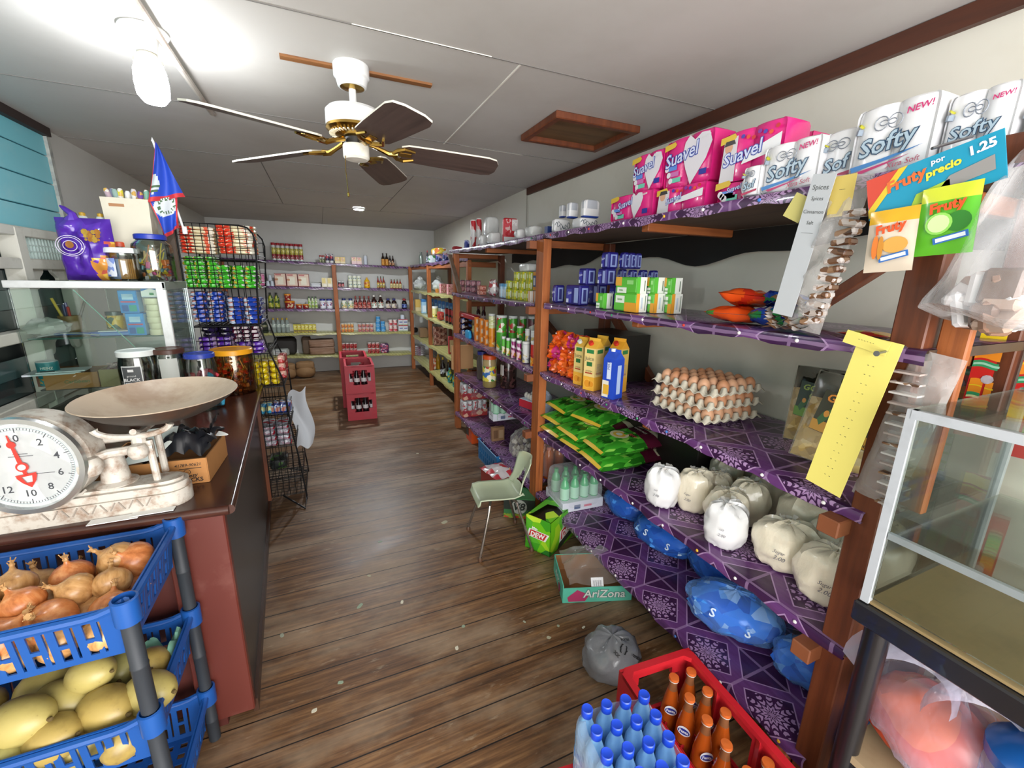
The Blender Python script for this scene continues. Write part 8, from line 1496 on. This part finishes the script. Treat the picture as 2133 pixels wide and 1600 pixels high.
g = G(); g.box((0, 0, .075), (.16, .14, .15), F('#c4461f'), .003); g.box((-.04, -.071, .1), (.07, .002, .1), F('#2a2a28')); g.box((.081, 0, .05), (.002, .14, .1), F('#d0521f')); one('orange_box', g, 'orange red carton on the floor near the far post', 'carton', (1.24, 3.62, 0), -90)
# ================================================================ right glass case on its black table
tb = thing('display_case', 'glass display case with aluminium frame on a black table at the right edge', 'showcase', (0, 0, 0)); BT = flat('#15161a', .3, coat=.3); AL = wornmat('dull aluminium', '#a9adb2', '#8d9094', .35, 20, .4)
CX0, CX1, CY0, CY1, CZ0, CZ1 = 1.06, 1.56, -.45, .42, .815, 1.262
for nm, c, d, m in (('table_rim', ((CX0+CX1)/2, (CY0+CY1)/2, .787), (CX1-CX0+.03, CY1-CY0+.03, .05), BT), ('base_board', ((CX0+CX1)/2, (CY0+CY1)/2, .8165), (CX1-CX0, CY1-CY0, .006), wornmat('worn brown base paper', '#8f7a56', '#6f5e40', .3, 6, .5))): g = G(); g.box(c, d, m, .004 if m is BT else 0); g.build(nm, tb, smooth=0)
for x in (CX0+.005, CX1-.02):
    for y in (CY1-.02, CY0+.02): g = G(); g.lathe([(0, 0), (.024, 0), (.024, .762), (0, .762)], 20, BT, (x+.02, y-.005, 0)); g.build('leg', tb)
g = G(); g.box(((CX0+CX1)/2+.01, (CY0+CY1)/2, .40), (CX1-CX0, CY1-CY0-.03, .02), wornmat('chipboard', '#9a8566', '#7a6548', .8, 14, .4)); g.box((CX0+.012, (CY0+CY1)/2-.03, .195), (.01, CY1-CY0-.08, .39), BT); g.build('lower_shelf', tb, smooth=0)
g = G()
for x in (CX0, CX1):
    g.box((x, (CY0+CY1)/2, CZ1-.009), (.016, CY1-CY0, .018), AL)
    for y in (CY0, CY1): g.box((x+.001, y, (CZ0+CZ1)/2), (.016, .016, CZ1-CZ0), AL)
for y in (CY0,): g.box(((CX0+CX1)/2, y, CZ1-.009), (CX1-CX0, .016, .018), AL)
g.box((CX0+.003, (CY0+CY1)/2, .985), (.01, CY1-CY0-.02, .014), AL); g.build('metal_frame', tb, smooth=0)
GL2 = glassy('case glass', 'f6faf8', .05)
for nm, c, d in (('top_glass', ((CX0+CX1)/2, (CY0+CY1)/2, CZ1+.001), (CX1-CX0, CY1-CY0, .004)), ('front_glass', (CX0, (CY0+CY1)/2, (CZ0+CZ1)/2), (.004, CY1-CY0-.02, CZ1-CZ0-.03)), ('side_glass', ((CX0+CX1)/2, CY1, (CZ0+CZ1)/2), (CX1-CX0-.02, .004, CZ1-CZ0-.01)), ('glass_shelf', ((CX0+CX1)/2+.01, (CY0+CY1)/2, .985), (CX1-CX0-.03, CY1-CY0-.03, .005))): g = G(); g.box(c, d, GL2); g.build(nm, tb, smooth=0)
# seasoning sheets behind the case
SY_, SR_, SG_, SO_ = F('#d8b81e', .3), F('#b8201c', .3), F('#2f8a5a', .3), F('#d9821e', .3)
def season(label, loc, rot, w, h, lower):
    o = thing('sachet_strip', label, 'sachet strip', loc, rot); g = G(); f_ = -.003; g.box((0, 0, h/2), (w, .005, h), SR_); q = lambda x0, x1, z0, z1, m, k=1: g.grid(10, 1, lambda u, v: ((x0+(x1-x0)*u-.5)*w, f_-.0004*k, (z0+(z1-z0)*v)*h+.012*h*math.sin((x0+(x1-x0)*u)*6.3)), m)
    q(0, 1, .86, .985, SY_); q(0, 1, .74, .86, SO_); q(0, 1, .855, .87, SR_, 2); q(.0, 1, .83, .845, SY_, 2); q(0, 1, .66, .72, SG_); q(.02, .98, .68, .70, F('#8fc4a8'), 2)
    for r_ in range(lower):
        for c in range(2): a, b, z = .06+.48*c, .46+.48*c, .42-.2*r_; q(a, b, z, z+.13, SO_ if r_ == 0 else F('#7ab84a')); q(a, b, z-.03, z, SG_); q(a, b, z-.05, z-.03, F('#d5cf9a')); q(a, b, z+.06, z+.07, SY_, 2)
    g.lathe([(0, 0), (.012, 0)], 10, F('#d9d0d8'), M=T(w*.05, f_-.001, h*.56) @ RX(90)); g.build('printed_sheet', o, smooth=0)
for k, (x, y, z, rt, w_, h_) in enumerate(((1.63, .565, 1.08, -86, .062, .28), (1.60, .505, 1.10, -80, .062, .29), (1.63, .425, 1.07, -80, .062, .29), (1.645, .64, 1.05, -120, .05, .29))): season('red and yellow seasoning sachet strip, %s' % ('left of the pair above the glass case', 'tallest, in the middle', 'rightmost one, half cut off', 'turned edgewise beside the big post')[k], (x, y, z), rt, w_, h_, 2)
season('seasoning sachet strip standing inside the glass case area', (1.585, .455, .76), -84, .06, .25, 2)
for k in range(2):
    g = G(); g.box((0, 0, .07), (.05, .004, .14), F('#a9b86a')); 
    for r_ in range(5): g.box((0, -.003, .015+.027*r_), (.042, .004, .018), [F('#c9c8b0'), F('#d8b0a8')][k])
    one('sachet_strip', g, '%s pale green flower printed strip below the seasoning strips' % ('left', 'right')[k], 'sachet strip', (1.625, .56-.07*k, .975), -84, smooth=0)
g = G(); pillow(g, .10, .07, .012, F('#d3b82a', .25), RX(-90) , 3, .2, 8, 8); one('yellow_sachet', g, 'yellow sachet lying on top of the glass case', 'sachet', (1.32, .14, 1.274), 20)
# things on the lower table shelf
o = thing('carrier_bag', 'clear handled plastic bag of orange red packets on the low table shelf', 'bag', (1.215, .285, .412), -85)
g = G(); blob(g, .27, .20, .20, printed('orange packets', [('#c9482a', 3), '#d8683a', '#b83a24', '#d99a7a'], 9, .3), seed=5, amp=.12, fr=2.4, n=26, k=14); g.build('orange_packets', o)['kind'] = 'stuff'
CF = film('carrier bag film', '#d3cfe6', .12, .12); g = G(); blob(g, .31, .24, .25, CF, seed=9, amp=.14, fr=2.6, crease=.05, n=34, k=18); g.build('bag_film', o)
for s_ in (-1, 1): g = G(); g.grid(14, 4, lambda u, v: ((.10*math.cos(math.pi*u)+s_*.075-.01)*(1-.25*v), -.05-.03*v+.03*math.sin(u*5), .20+.125*math.sin(math.pi*u)*(1-.45*v)), film('carrier handle film', '#d3cfe6', .35, .12)); g.build('bag_handle', o)
o = thing('blue_jug', 'blue lidded water jug beside the carrier bag on the low table shelf', 'jug', (1.175, .135, .41)); g = G(); g.lathe([(0, 0), (.07, 0), (.085, .02), (.085, .17), (.08, .20), (.0, .20)], 24, [F('#3050a8'), F('#3050a8'), film('blue jug', '#4a66c0', .7), F('#8f97b0'), F('#8f97b0')]); g.build('jug_body', o); g = G(); g.lathe([(.078, .195), (.088, .20), (.09, .225), (.07, .25), (.04, .26), (.035, .28), (0, .285)], 24, flat('#1f5fae', .25)); g.build('jug_lid', o)
# ---- bits of litter and pressed spots on the floor boards
LIT = [((.60, 2.36), .022), ((.05, 1.82), .016), ((.235, 1.77), .012), ((-.27, 1.77), .012), ((.78, 1.32), .01), ((.46, 1.52), .009), ((.40, 1.42), .01), ((.72, 1.44), .008), ((.11, 2.02), .01), ((-.05, 1.44), .011), ((-.14, 1.36), .010), ((.85, 1.36), .007), ((.66, 3.5), .012), ((.20, 2.3), .011), ((.95, 1.31), .009)]
for k, ((x, y), r_) in enumerate(LIT):
    g = G(); n = 10; g.ext([(r_*(1+.35*nz((math.cos(a), math.sin(a), k), 1.5, k))*math.cos(a), r_*.7*(1+.3*math.sin(a*2+k))*math.sin(a)) for a in [2*math.pi*q/n for q in range(n)]], 0, .0012, F(['#aaa68c', '#8a9a84', '#c9c4b0', '#9aa08c'][k % 4], .6)); one('floor_scrap', g, 'small pale flattened scrap on the wooden floor, %s largest group' % ORD[k % 3+1], 'scrap', (x, y, 0), k*40, 'pale scraps on the floor boards', smooth=0)
